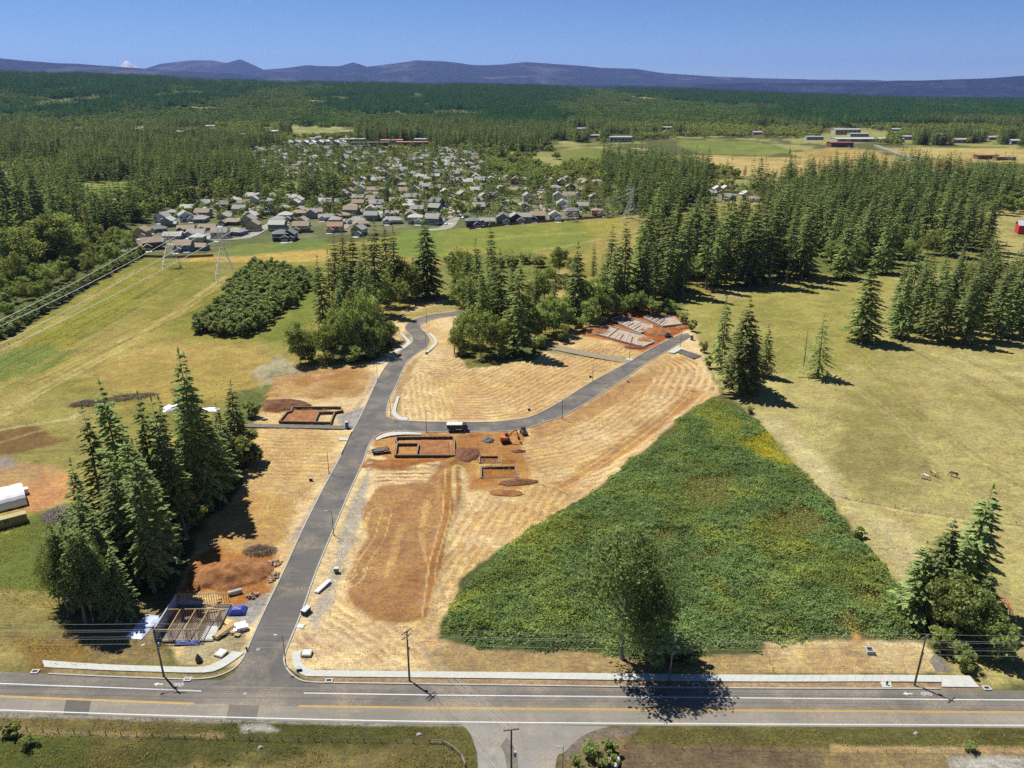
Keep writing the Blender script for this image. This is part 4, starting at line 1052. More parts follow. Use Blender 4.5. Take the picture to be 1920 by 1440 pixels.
# --- corner grove, bottom right
listed(FIR, [(1800, 1135, 905, 1.35, 4), (1748, 1140, 975, 1.5, 5), (1712, 1160, 1020, 1.5, 9), (1735, 1165, 1030, 1.4, 2), (1775, 1160, 1010, 1.4, 7), (1830, 1180, 1075, 1.5, 5)], 'fir_tree', 'dark fir', 'in the bottom right corner grove', 'firs of the corner grove')
listed(BROAD, [(1788, 1200, 1085, 1.0, 1), (1770, 1190, 1085, .9, 0), (1825, 1208, 1120, .9, 2), (1848, 1225, 1150, 1.0, 1)], 'maple_tree', 'leafy broad tree', 'in the bottom right corner grove', 'broad trees of the corner grove')
listed(SHRUB, [(1860, 1232, 1170, 1.0), (1800, 1250, 1215, 1.0), (1770, 1225, 1185, 1.1), (1815, 1262, 1236, 1.0)], 'shrub', 'green shrub', 'below the bottom right corner grove', 'shrubs of the corner grove', 'shrub')
# --- grove by the street bend
listed(FIR, [(609, 622, 479, 1.0, 1), (632, 558, 440, 1.0, 0), (648, 548, 428, 1.1, 2), (665, 552, 433, 1.1, 5), (705, 586, 411, 1.0, 3), (729, 552, 418, 1.15, 0), (742, 560, 424, 1.0, 1), (804, 556, 405, 1.3, 5), (690, 560, 440, 1.0, 4), (676, 590, 470, 1.0, 2), (620, 590, 470, 1.0, 4), (712, 640, 520, 1.0, 0), (655, 600, 480, 1.0, 5), (695, 625, 500, 1.0, 2), (640, 640, 530, 1.0, 1)], 'fir_tree', 'dark fir', 'in the grove left of the street bend', 'firs by the street bend')
listed(BROAD, [(630, 655, 570, .7, 3), (690, 600, 530, .8, 3), (640, 600, 540, .8, 3), (780, 565, 525, .9), (725, 575, 515, .9, 3), (705, 668, 600, .8, 3), (645, 668, 562, .75, 3), (694, 660, 540, .6, 3), (665, 645, 545, .65, 3), (675, 668, 580, .7, 3), (766, 560, 483, 1.05), (563, 682, 605, 0.9), (592, 672, 618, 1.0), (718, 650, 600, 1.0), (620, 676, 610, 1.0), (715, 560, 505, 1.0), (680, 668, 600, 1.0), (750, 575, 520, .9), (735, 640, 600, .9)], 'maple_tree', 'bright leafy tree', 'in the grove left of the street bend', 'broad trees by the street bend')
listed(SHRUB, [(590, 548, 521, 1.0), (580, 682, 650, 1.2), (610, 684, 655, 1.2), (655, 682, 650, 1.3), (700, 672, 645, 1.1), (478, 780, 752, 1.2)], 'shrub', 'low green shrub', 'around the grove left of the street bend', 'shrubs by the street bend', 'shrub')
# --- middle grove between the street bend and the far foundations
listed(FIR, [(926, 545, 414, .95, 4), (897, 574, 448, 1.0, 1), (880, 562, 468, 1.1, 5), (941, 632, 470, 1.05, 0), (970, 664, 480, 1.2, 4), (962, 565, 470, .9, 2), (905, 630, 500, 1.0, 1), (930, 600, 480, 1.0, 5), (955, 640, 520, 1.0, 2), (985, 640, 525, 1.0, 0), (885, 620, 510, .9, 3), (1040, 610, 520, 1.0, 1), (1130, 590, 480, 1.0, 4), (1155, 580, 450, 1.0, 5), (1210, 575, 440, 1.0, 2), (1082, 596, 455, 1.15, 5), (1112, 524, 453, .8, 4), (1142, 540, 422, 1.1, 0), (1170, 572, 402, 1.05, 2), (1197, 545, 425, .95, 1), (1003, 600, 500, .9, 3)], 'fir_tree', 'dark fir', 'in the middle grove behind the furrowed lots', 'firs of the middle grove')
listed(BROAD, [(886, 650, 570, .75, 3), (915, 625, 545, .7, 3), (950, 655, 590, .8, 3), (1022, 630, 570, 1.1), (1055, 600, 555, 1.0), (1105, 612, 560, 1.0), (1135, 600, 560, 1.0), (1160, 598, 562, 1.0), (868, 645, 585, .7, 3), (980, 615, 545, .7, 3), (1000, 580, 530, 1.0), (1062, 560, 515, 1.0), (1090, 570, 525, 1.0), (905, 600, 530, 1.0), (870, 575, 510, 1.0), (1215, 590, 555, 1.0), (858, 545, 466, 1.0), (902, 668, 572, .8, 3), (1020, 580, 503, 1.05), (1038, 624, 552, 1.1), (1048, 515, 462, 1.0), (1121, 594, 520, 1.05), (875, 600, 520, 1.0), (928, 666, 590, .7, 3), (1005, 640, 580, .9), (1065, 620, 570, .9), (1145, 596, 548, .9), (860, 662, 605, .9), (990, 640, 570, .9), (1095, 600, 560, .9), (1010, 565, 520, .9), (1075, 525, 480, .8), (1200, 588, 545, .9), (1180, 590, 550, .8)], 'maple_tree', 'bright leafy tree', 'in the middle grove', 'broad trees of the middle grove')
listed(SHRUB, [(1015, 652, 628, 1.1), (1050, 640, 612, 1.1), (1090, 622, 596, 1.1), (1155, 590, 565, 1.2), (1225, 592, 565, 1.2), (1260, 588, 562, 1.3), (1280, 606, 585, 1.0), (1296, 622, 600, .8), (1318, 660, 640, .8), (870, 668, 640, 1.0), (940, 672, 648, .9), (1000, 660, 640, .9), (1330, 690, 668, .7), (960, 498, 478, 1.6), (990, 495, 476, 1.6), (1010, 500, 480, 1.4), (940, 500, 482, 1.4)], 'shrub', 'low green shrub', 'around the middle grove', 'shrubs of the middle grove', 'shrub')
# --- clump on the pasture edge, lone trees of the pasture
listed(FIR, [(1352, 692, 558, 1.15, 4), (1388, 738, 562, 1.25, 5), (1374, 715, 585, 1.2, 2), (1434, 706, 611, 1.2, 0), (1402, 728, 610, 1.3, 5)], 'fir_tree', 'bushy fir', 'in the clump at the edge of the dry pasture', 'firs at the pasture edge')
b = g(1533, 707); tree(THIN, (b.x, b.y, 0), height_at(b, 592), 1.15, 'sparse lone fir standing in the dry pasture', 'lone pasture trees', 'fir_tree')
for (x, y, tpy), lab, me in [((1507, 686, 612), 'bare dead snag beside the sparse lone fir', 0), ((734, 648, 572), 'bare dead snag right of the street bend grove', 1), ((600, 648, 592), 'bare leaning snag left of the street bend grove', 0), ((852, 664, 588), 'bare dead snag left of the middle grove', 1), ((1500, 545, 505), 'bare dead tree at the end of the tall fir stand', 1)]:
    b = g(x, y); e = thing('dead_tree', lab, 'tree', (b.x, b.y, 0), 1.0, 'dead snags'); h = height_at(b, tpy); e.scale = (h / 14,) * 3; put('trunk', SNAG[me], e)
b = g(386, 944); e = thing('dead_tree', 'pale bare trunk at the edge of the foreground grove', 'tree', (b.x - 2.5, b.y - 4, 0), 2.0, 'dead snags'); e.scale = (1, 1, 1.5); put('trunk', SNAG[0], e)
listed(FIR, [(1619, 640, 486, 1.35, 5)], 'fir_tree', 'single broad fir', 'left of the right hand stand', 'lone pasture firs')
listed(FIR, [(1580, 521, 400, 1.3, 2)], 'fir_tree', 'single fir', 'standing just in front of the far pasture wood', 'lone pasture firs')

def rows_of(pts, n=12):
    """ground points -> (row from the front, place from the left), rows of about n"""
    q = sorted(pts, key=lambda a: a[1]); out = []
    for k in range(0, len(q), n):
        for j, a in enumerate(sorted(q[k:k + n], key=lambda a: a[0] / a[1])): out.append((a, k // n + 1, j + 1))
    return out

# --- dense stands: every fir its own object
def stand(px, spacing, hmin, hmax, what0, group, seed, kinds=FIR, wide=(0.95, 1.3), name='fir_tree', limit=999, mixed=0.0):
    pts = sorted(fill(px, spacing, 6000, seed), key=lambda q: q[1])[:limit]
    rr = random.Random(seed)
    for (x, y), row, pl in rows_of(pts):
        h = rr.uniform(hmin, hmax)
        what = what0 + ', %s row, %s from left' % (ordinal(row), ordinal(pl))
        if rr.random() < mixed:
            tree(rr.choice(BROAD), (x, y, 0), rr.uniform(12, 19), rr.uniform(.9, 1.2), 'leafy broad tree ' + what, group + ', broad', 'maple_tree')
        else:
            tree(rr.choice(kinds), (x, y, 0), h, rr.uniform(*wide), ('tall dark fir ' if kinds is FIR else 'dense young tree ') + what, group, name)
    return len(pts)
n1 = stand([(1205, 588), (1250, 566), (1300, 545), (1420, 537), (1500, 535), (1506, 505), (1400, 478), (1300, 468), (1230, 475), (1190, 520)], 10.5, 34, 50, 'in the stand right of the middle grove', 'firs of the tall stand', 5, mixed=.08)
n2 = stand([(1675, 632), (1760, 646), (1900, 642), (1990, 600), (1990, 540), (1800, 545), (1690, 575)], 9.0, 25, 36, 'in the pasture stand at right', 'firs of the right stand', 6, mixed=.05)
n3 = stand([(1440, 485), (1500, 500), (1600, 508), (1680, 515), (1720, 485), (1850, 478), (1855, 440), (1870, 385), (1700, 385), (1500, 385), (1400, 420), (1340, 430), (1360, 450)], 12.5, 30, 46, 'in the big wood behind the pasture', 'firs of the big wood', 8, mixed=.16, limit=66)
# young dark plantation: two blocks in rows
PLANT = [[(368, 627), (400, 632), (462, 632), (552, 545), (545, 512), (478, 505), (440, 540), (400, 580)], [(470, 628), (500, 608), (577, 545), (566, 520), (553, 530), (553, 548), (470, 624)]]
k = 0
for bi, px in enumerate(PLANT):
    P = np.asarray(gp(px)); a0, a1 = Vector(g(390, 630)[:2]), Vector(g(500, 520)[:2])
    d = (a1 - a0).normalized(); nrm = Vector((-d.y, d.x))
    rows = {}
    for j in range(40, -41, -1):                     # from the left row to the right one
        for i in range(-40, 60):
            q = a0 + d * (i * 4.6) + nrm * (j * 5.4)
            if poly_sd(np.array([q.x]), np.array([q.y]), P)[0] > (1.0 if bi == 0 else -0.5): rows.setdefault(j, []).append(q)
    for jr, j in enumerate(rows):
        for ir, q in enumerate(rows[j]):
            lab = 'young tree in the %s plantation block, %s row, %s from its near end' % ('large' if bi == 0 else 'narrow', ordinal(jr + 1), ordinal(ir + 1))
            tree(YOUNG[k % 3], (q.x + random.uniform(-.7, .7), q.y + random.uniform(-.7, .7), 0), random.uniform(7.5, 10), random.uniform(1.4, 1.75), lab, 'plantation trees', 'plantation_tree'); k += 1
n4 = k
# hedge row along the power-line field and the maples behind it
hp = crv(gp([(-60, 668), (0, 634), (130, 555), (262, 481)]), 6)
for row, off in enumerate((-1, 2.5)):
    for i, (x, y) in enumerate(resample(hp, int(length(hp) / 6.0))):
        tree(YOUNG[(i + row) % 3], (x - off * 0.9 - 4 * row * 0 + random.uniform(-1, 1), y + off * 1.2 + 2, 0), random.uniform(5, 7.5), random.uniform(1.3, 1.7), 'hedgerow tree left of the power line field, %s row, %s from its near end' % (('front', 'back')[row], ordinal(i + 1)), 'hedgerow trees', 'hedge_tree')
pts = fill([(-80, 650), (0, 610), (130, 535), (255, 470), (240, 455), (200, 445), (100, 440), (0, 440), (-100, 480)], 9.5, 3000, 12)
for i, ((x, y), row, pl) in enumerate(rows_of(pts)):
    tree(BROAD[i % 4] if random.random() < .8 else YOUNG[i % 3], (x, y, 0), random.uniform(9, 15), random.uniform(.9, 1.2), 'leafy tree behind the hedgerow, %s row, %s from left' % (ordinal(row), ordinal(pl)), 'trees behind the hedgerow', 'maple_tree')
listed(BROAD, [(35, 520, 425, 1.25, 0), (92, 500, 400, 1.4, 2), (125, 490, 402, 1.2, 1), (45, 545, 470, 1.0, 3)], 'maple_tree', 'big round maple', 'rising over the left hand wood', 'big maples at left')
listed(FIR, [(18, 480, 300, 1.0, 1), (55, 470, 310, 1.1, 0), (110, 455, 330, 1.0, 4), (150, 455, 340, 1.0, 2), (30, 440, 280, 1.1, 3), (175, 470, 370, .9, 1), (78, 440, 300, 1.0, 5)], 'fir_tree', 'tall dark fir', 'rising over the left hand wood', 'tall firs at left')
print('TREES stand', n1, n2, n3, n4, len(pts))

# --- the far woods: nobody could count them
def gn_scatter(name, protos, P, scl, rot, idx, label):
    me = bpy.data.meshes.new(name)
    me.vertices.add(len(P)); me.vertices.foreach_set('co', np.asarray(P, np.float32).ravel())
    fattr(me, 'scl', scl); fattr(me, 'rot', rot)
    ai = me.attributes.new('idx', 'INT', 'POINT'); ai.data.foreach_set('value', np.asarray(idx, np.int32))
    o = put(name, me)
    coll = bpy.data.collections.new(name + '_shapes')
    for i, (mm) in enumerate(protos): coll.objects.link(bpy.data.objects.new('%02d_shape_%s' % (i, name), mm))
    ng = bpy.data.node_groups.new(name, 'GeometryNodeTree')
    ng.interface.new_socket('Geometry', in_out='INPUT', socket_type='NodeSocketGeometry'); ng.interface.new_socket('Geometry', in_out='OUTPUT', socket_type='NodeSocketGeometry')
    N = ng.nodes; gi, go = N.new('NodeGroupInput'), N.new('NodeGroupOutput')
    ci = N.new('GeometryNodeCollectionInfo'); ci.inputs['Collection'].default_value = coll; ci.inputs['Separate Children'].default_value = True; ci.inputs['Reset Children'].default_value = True
    ip = N.new('GeometryNodeInstanceOnPoints'); ip.inputs['Pick Instance'].default_value = True
    def na(nm, ty):
        a = N.new('GeometryNodeInputNamedAttribute'); a.data_type = ty; a.inputs['Name'].default_value = nm; return a.outputs[0]
    cx = N.new('ShaderNodeCombineXYZ')
    L = ng.links.new
    L(na('rot', 'FLOAT'), cx.inputs[2]); L(gi.outputs[0], ip.inputs['Points']); L(ci.outputs[0], ip.inputs['Instance'])
    L(na('idx', 'INT'), ip.inputs['Instance Index']); L(na('scl', 'FLOAT'), ip.inputs['Scale']); L(cx.outputs[0], ip.inputs['Rotation']); L(ip.outputs[0], go.inputs[0])
    md = o.modifiers.new('scatter', 'NODES'); md.node_group = ng
    return tag(o, label, kind='stuff')

def clump(seed, n, span, makers, mat):
    """a few neighbouring trees as one mesh"""
    r = np.random.default_rng(seed); Vs, Fs, o = [], [], 0
    for i in range(n):
        me = makers[i % len(makers)]
        v = np.empty(len(me.vertices) * 3, np.float32); me.vertices.foreach_get('co', v); v = v.reshape(-1, 3)
        a = r.uniform(0, 6.28); s = r.uniform(0.7, 1.15)
        R_ = np.array([[math.cos(a), -math.sin(a), 0], [math.sin(a), math.cos(a), 0], [0, 0, 1]]) * s
        Vs.append(v @ R_.T + np.array([r.uniform(-span, span), r.uniform(-span, span), 0])); Fs.append(np.arange(len(v)).reshape(-1, 4) + o); o += len(v)
    return fastmesh('clump', np.concatenate(Vs), np.concatenate(Fs), mat)

f_fir = [conifer_crown(s, 32, R_, .05, 15, 6, 4, M_FIRFAR, .08, 2.0, sh) for s, R_, sh in ((71, 4.6, .8), (72, 5.4, .7), (73, 4.2, .9), (74, 5.8, .6))]
f_brd = [broad_crown(s, 13, 5.2, M_LEAFFAR, 14, 26, .85, .1) for s in (81, 82, 83)]
f_sml = [broad_crown(s, 6, 2.4, M_LEAFFAR, 8, 22, .55, .05) for s in (84, 85)]
c_fir = [clump(s, 8, 15, [conifer_crown(90 + s, 30, 4.8, .1, 8, 5, 2, M_FIRDIST, 0, 3.0), conifer_crown(190 + s, 26, 4.6, .1, 7, 5, 2, M_FIRDIST, 0, 3.0)], M_FIRDIST) for s in (1, 2, 3)]
c_brd = [clump(s, 8, 15, [broad_crown(290 + s, 14, 6, M_LEAFDIST, 9, 10, 1.6, .1), broad_crown(390 + s, 11, 5.5, M_LEAFDIST, 9, 9, 1.5, .1)], M_LEAFDIST) for s in (1, 2)]

def inpoly(px, py, poly):
    return poly_sd(px, py, poly) > 0
# open country and town in photo outline (no woods)
OPEN = [[(1020, 262), (1130, 270), (1290, 258), (1440, 258), (1560, 262), (1660, 272), (2100, 275), (2100, 340), (1800, 340), (1740, 330), (1650, 326), (1500, 346), (1400, 335), (1300, 310), (1160, 306), (1060, 312)],
        [(150, 345), (250, 338), (262, 352), (240, 372), (150, 376)], [(1330, 370), (1460, 366), (1480, 390), (1440, 410), (1340, 408)], [(540, 236), (665, 232), (665, 256), (550, 260)],
        [(1285, 190), (1450, 188), (1450, 203), (1290, 205)], [(1540, 236), (1670, 248), (1660, 270), (1540, 268)], [(895, 232), (1065, 236), (1065, 246), (895, 246)], [(1140, 252), (1185, 252), (1185, 270), (1140, 270)], [(552, 263), (800, 266), (800, 279), (552, 278)]]
SUBURB = [[(195, 470), (225, 436), (300, 405), (335, 388), (420, 368), (640, 380), (660, 355), (480, 330), (470, 285), (560, 265), (820, 280), (910, 290), (920, 325), (960, 345), (1150, 345), (1170, 420), (860, 440), (640, 450), (265, 485)], [(1315, 350), (1400, 348), (1440, 378), (1320, 380)], [(0, 312), (130, 296), (135, 330), (0, 350)], [(160, 372), (240, 372), (240, 395), (160, 395)]]
rs = np.random.default_rng(99)
def far_points(y0, y1, area, n_max):
    n = int(0.5 * 1.56 * (y1 ** 2 - y0 ** 2) / area)
    y = np.sqrt(rs.uniform(y0 ** 2, y1 ** 2, n)); x = rs.uniform(-.78, .78, n) * y
    return x, y
x, y = far_points(480, 2400, 62, 0)
px, py = to_px(x, y, 0 * x)
keep = (py < 410) & (px > -250) & (px < 2170)
keep |= inpoly(px, py, [(-300, 480), (0, 440), (200, 440), (300, 405), (340, 380), (340, 300), (-300, 300)])
keep &= ~inpoly(px, py, [(200, 480), (640, 460), (1180, 425), (1330, 380), (1470, 385), (1470, 540), (200, 640)])
for q in OPEN: keep &= ~inpoly(px, py, q)
FARM = [(20, 238), (52, 226), (110, 232), (150, 246), (205, 225), (262, 244), (300, 232), (340, 252), (395, 240), (420, 228), (455, 256), (498, 238), (515, 250), (700, 236), (760, 244), (830, 230), (860, 226), (1090, 246), (1115, 258), (1250, 243), (1420, 252), (1700, 262), (1760, 256), (1800, 268), (1860, 262), (1900, 270), (1680, 246), (1830, 250)]
for a_, b_ in FARM: keep &= ~((np.abs(px - a_) < 11) & (py > b_ - 3) & (py < b_ + 10))
sub = np.zeros(len(x), bool)
for q in SUBURB: sub |= inpoly(px, py, q)
right_wood = inpoly(px, py, [(1340, 445), (1480, 385), (2300, 375), (2300, 560), (1400, 500)])
keep |= right_wood & (py < 425) & (px > 1380)
keep &= ~((np.abs(px - 1915) < 45) & (py > 405) & (py < 470))
keep &= ~(right_wood & (py >= 432))
keep &= ~(sub & (rs.random(len(x)) > 0.72))
x, y, px, py, sub = x[keep], y[keep], px[keep], py[keep], sub[keep]
nz = fbm(x / 170, y / 220, 3)
conif = nz + rs.uniform(-.06, .06, len(x)) > 0.55
for q in [[(330, 300), (640, 300), (640, 388), (330, 392)], [(1120, 300), (1330, 310), (1330, 405), (1120, 400)], [(0, 240), (330, 240), (330, 400), (0, 400)], [(640, 215), (1060, 240), (1060, 290), (680, 275)], [(1400, 330), (2200, 330), (2200, 380), (1400, 380)]]: conif |= inpoly(px, py, q) & (rs.random(len(x)) < 0.6)
for q in [[(850, 290), (1130, 300), (1130, 345), (880, 345)], [(40, 215), (300, 200), (320, 240), (60, 270)], [(1160, 270), (1300, 268), (1310, 300), (1180, 300)]]: conif &= ~(inpoly(px, py, q) & (rs.random(len(x)) < 0.85))
conif = np.where(sub, rs.random(len(x)) < 0.17, conif)
thin = (~sub) & ((fbm(x / 60 + 3, y / 90, 3) > .63) | ((~conif) & (rs.random(len(x)) < 0.1)))
x, y, sub, conif = x[~thin], y[~thin], sub[~thin], conif[~thin]
idx = np.where(conif, rs.integers(0, 4, len(x)), np.where(sub & (rs.random(len(x)) < .7), 7 + rs.integers(0, 2, len(x)), 4 + rs.integers(0, 3, len(x))))
scl = rs.uniform(0.55, 1.15, len(x)) * np.where(sub & conif, rs.uniform(.5, 1.0, len(x)), np.where(sub & (idx < 7), 0.75, 1))
gn_scatter('far_woods', f_fir + f_brd + f_sml, np.stack([x, y, terrain(x, y)], 1), scl, rs.uniform(0, 6.28, len(x)), idx, 'mixed far woods and suburb trees beyond the meadow')
print('FAR', len(x))
x, y = far_points(2300, 7000, 560, 0)
nz = fbm(x / 500 + 7, y / 900, 4)
clearing = fbm(x / 160 + 40, y / 300 + 2, 3) > 0.68
x, y, nz = x[~clearing], y[~clearing], nz[~clearing]
con = nz + rs.uniform(-.07, .07, len(x)) > np.interp(y, [2300, 3400, 4500], [0.56, 0.53, 0.4])
idx = np.where(con, rs.integers(0, 3, len(x)), 3 + rs.integers(0, 2, len(x)))
gn_scatter('distant_forest', c_fir + c_brd, np.stack([x, y, terrain(x, y) - 1], 1), rs.uniform(0.75, 1.15, len(x)), rs.uniform(0, 6.28, len(x)), idx, 'dark distant forest below the mountains')
print('DIST', len(x))
# scattered field trees at right
for i, (px_, py_, h) in enumerate(by_px([(1362, 326, 20), (1396, 330, 14), (1422, 326, 12), (1480, 292, 14), (1535, 318, 16), (1568, 330, 18), (1596, 316, 12), (1655, 330, 28), (1632, 326, 30), (1724, 330, 18), (1790, 330, 16), (1802, 328, 14)])):
    b = g(px_, py_); tree(FIR[i % 6], (b.x, b.y, 0), h, 1.5, 'small field fir on the golden far fields, %s from the left' % ordinal(i + 1), 'firs on the far fields', 'fir_tree')

# ================================================================ BRAMBLES
bp = np.asarray(gp(BRAMBLE)); r = np.random.default_rng(5)
n = 560000
x = r.uniform(bp[:, 0].min(), bp[:, 0].max(), n); y = r.uniform(bp[:, 1].min(), bp[:, 1].max(), n)
d = poly_sd(x, y, bp) + (fbm(x / 6, y / 6, 4) - .5) * 7 + (vnoise(x / .9, y / .9) - .5) * 1.5
kk = (d > 0.05) & (r.random(n) < np.clip(.35 + d / 2.5, 0, 1))
x, y, d = x[kk], y[kk], d[kk]
cl = np.zeros(len(x)); yel_m = np.zeros(len(x), bool)
for i, (px_, _) in enumerate(CLEAR):
    s = sm(-4.0, 3.5, poly_sd(x, y, np.asarray(gp(px_))) + (fbm(x / 5, y / 5, 4) - .5) * 11) * .93
    if i == 5: s = s * sm(.45, .6, fbm(x / 7, y / 7, 3)) * .75
    cl = np.maximum(cl, s); yel_m |= (s > .4) & (i in (2, 5))
z = (0.15 + 4.2 * fbm(x / 13, y / 13, 4) ** 1.7 + 0.8 * vnoise(x / 1.7, y / 1.7) ** 1.5 + 0.35 * vnoise(x / .6, y / .6)) * np.clip(d / 5.0, 0.12, 1)
keep = r.random(len(x)) > cl
def leaf_sheet(name, x, y, z, mat, label, size):
    n = len(x); q = np.random.default_rng(8)
    nrm = unit(np.stack([q.normal(size=n) * .75, q.normal(size=n) * .75, np.ones(n)], 1)); u = unit(np.cross(nrm, q.normal(size=(n, 3)))); w = np.cross(nrm, u)
    s = size * q.uniform(.6, 1.3, (n, 1))
    me = quads_mesh(name, np.stack([x, y, z - q.uniform(0, .35, n)], 1), u * s, w * s * .7, mat)
    tag(put(name, me), label, kind='stuff')
leaf_sheet('bramble_thicket', x[keep], y[keep], z[keep], M_BRAMBLE, 'dense green bramble thicket filling the lower right lot', .22)
k2 = (~keep) & (r.random(len(x)) < .7)
leaf_sheet('dry_weeds', x[k2 & ~yel_m], y[k2 & ~yel_m], z[k2 & ~yel_m] * .35, M_DRYLEAF, 'patches of dry weeds between the brambles', .2)
k3 = (yel_m & (~keep)) | (keep & (cl > .05) & (r.random(len(x)) < .1))
leaf_sheet('yellow_weeds', x[k3], y[k3], z[k3] * .45, M_YELLOW, 'yellow flowering weeds on the edge of the brambles', .18)
print('BRAMBLE', keep.sum())

# ================================================================ TALL GRASS AND WEEDS OF THE VERGES
M_TALL = foliage('tall_grass', (0.2, 0.19, 0.07), (0.44, 0.39, 0.18), 0.45, 0.0, 0.3)
M_TUFT = foliage('pasture_grass', (0.3, 0.27, 0.12), (0.58, 0.5, 0.27), 0.4, 0.0, 0.3)
M_STRAW = foliage('dry_stems', (0.38, 0.3, 0.17), (0.62, 0.52, 0.33), 0.3, 0.0, 0.2)
def weeds(name, polys, dens, mat, label, size=.28, hmax=.5, seed=1, clus=.45):
    X, Y = [], []; q = np.random.default_rng(seed)
    for px in polys:
        P = np.asarray(gp(px)); n = int((np.ptp(P[:, 0]) * np.ptp(P[:, 1])) * dens)
        x = q.uniform(P[:, 0].min(), P[:, 0].max(), n); y = q.uniform(P[:, 1].min(), P[:, 1].max(), n)
        k = (poly_sd(x, y, P) > 0) & (fbm(x / 5 + seed, y / 5, 4) + q.uniform(-.08, .08, n) > clus)
        X.append(x[k]); Y.append(y[k])
    x, y = np.concatenate(X), np.concatenate(Y); n = len(x)
    u = unit(np.stack([q.normal(size=n) * .5, q.normal(size=n) * .5, np.ones(n)], 1)); w = unit(np.cross(u, q.normal(size=(n, 3))))
    s = size * q.uniform(.5, 1.3, (n, 1))
    me = quads_mesh(name, np.stack([x, y, q.uniform(.05, hmax, n) + np.where(y < 132, .22, 0)], 1), u * s, w * s * .55, mat)
    tag(put(name, me), label, kind='stuff')
    return n
nw = weeds('tall_grass', [[(-200, 1346), (0, 1342), (480, 1356), (860, 1366), (888, 1400), (892, 1460), (-200, 1470)], [(1190, 1368), (2100, 1374), (2100, 1404), (1170, 1402)], [(0, 1000), (60, 965), (150, 960), (200, 1090), (140, 1150), (0, 1130)], [(20, 1195), (300, 1200), (330, 1245), (160, 1250), (60, 1255)]], 9.0, M_TALL, 'tall uneven grass on the verges and the lower left field', .17, .3, 3, .42)
nw += weeds('meadow_weeds', [[(0, 650), (262, 490), (420, 485), (330, 540), (150, 640), (0, 725)], [(500, 500), (600, 500), (600, 640), (480, 640)], [(850, 470), (1080, 470), (1020, 540), (850, 560)], [(430, 740), (530, 715), (520, 760), (470, 800)]], .9, M_TALL, 'clumps of weeds on the power line field and meadow', .3, .3, 4, .5)
nw += weeds('straw_litter', [SITE], 1.1, M_STRAW, 'loose straw litter over the graded lots', .2, .1, 5, .5)
nw += weeds('pasture_tufts', [[(1300, 600), (1500, 512), (1680, 520), (1930, 640), (2050, 1240), (1800, 1240), (1560, 945), (1410, 775)]], .9, M_TUFT, 'short dry tufts over the right hand pasture', .22, .12, 7, .46)
nw += weeds('field_tufts', [[(0, 720), (262, 500), (420, 490), (600, 500), (560, 690), (470, 760), (180, 800), (0, 860)]], .6, M_TUFT, 'short dry tufts over the left hand field', .26, .12, 8, .46)
print('WEEDS', nw)
print('TRIS', sum(len(o.data.loops) - 2 * len(o.data.polygons) for o in bpy.data.objects if o.type == 'MESH' and o.data.users == 1))

# ================================================================ HOUSES OF THE SUBURB
WALLS = [('white', A(225, 222, 212)), ('cream', A(205, 192, 160)), ('grey', A(150, 150, 146)), ('sage green', A(140, 150, 128)), ('tan', A(190, 168, 132)), ('blue', A(120, 142, 168)), ('dark brown', A(92, 78, 66)), ('charcoal', A(70, 70, 74))]
ROOFS = [('grey', A(150, 144, 134)), ('brown', A(150, 130, 106)), ('pale grey', A(178, 172, 160)), ('dark grey', A(116, 112, 108)), ('reddish', A(160, 122, 98))]
WM = [plain('siding_' + n.replace(' ', '_'), tuple(min(.82, v * 1.5) for v in c), 0.85, 0.1, 0.8) for n, c in WALLS]
RM = [plain('shingles_' + n.replace(' ', '_'), tuple(v * 1.75 for v in c), 0.9, 0.22, 1.1) for n, c in ROOFS]
M_TRIM = plain('house_trim', A(215, 212, 204), 0.7, 0.1, 1)

def gable(m, cx, cy, w, d, z, rise, over=0.5, along='x', th=0.22):
    """gable roof over w x d centred at cx, cy with eaves at z; the ridge runs along x or y"""
    if along == 'x': f = lambda a, b, c: (cx + a, cy + b, c); L, S = w / 2 + over, d / 2 + over
    else: f = lambda a, b, c: (cx + b, cy + a, c); L, S = d / 2 + over, w / 2 + over
    zb = z - rise * over / (S - over)
    vs = [f(-L, -S, zb), f(L, -S, zb), f(L, S, zb), f(-L, S, zb), f(-L, 0, z + rise), f(L, 0, z + rise)]
    vs += [(a, b, c + th) for a, b, c in vs]
    fs = [(6, 7, 11, 10), (8, 9, 10, 11), (1, 0, 4, 5), (3, 2, 5, 4), (0, 1, 7, 6), (2, 3, 9, 8), (0, 6, 10, 4), (4, 10, 9, 3), (1, 5, 11, 7), (5, 2, 8, 11)]
    m.add(vs, fs)
def hip(m, cx, cy, w, d, z, rise, over=0.5, th=0.22):
    L, S = w / 2 + over, d / 2 + over; r = max(0.2, L - S)
    vs = [(cx - L, cy - S, z - .2), (cx + L, cy - S, z - .2), (cx + L, cy + S, z - .2), (cx - L, cy + S, z - .2)]
    vs += [(a, b, c + th) for a, b, c in vs] + [(cx - r, cy, z + rise), (cx + r, cy, z + rise)]
    m.add(vs, [(3, 2, 1, 0), (0, 1, 5, 4), (1, 2, 6, 5), (2, 3, 7, 6), (3, 0, 4, 7), (4, 5, 9, 8), (6, 7, 8, 9), (5, 6, 9), (7, 4, 8)])
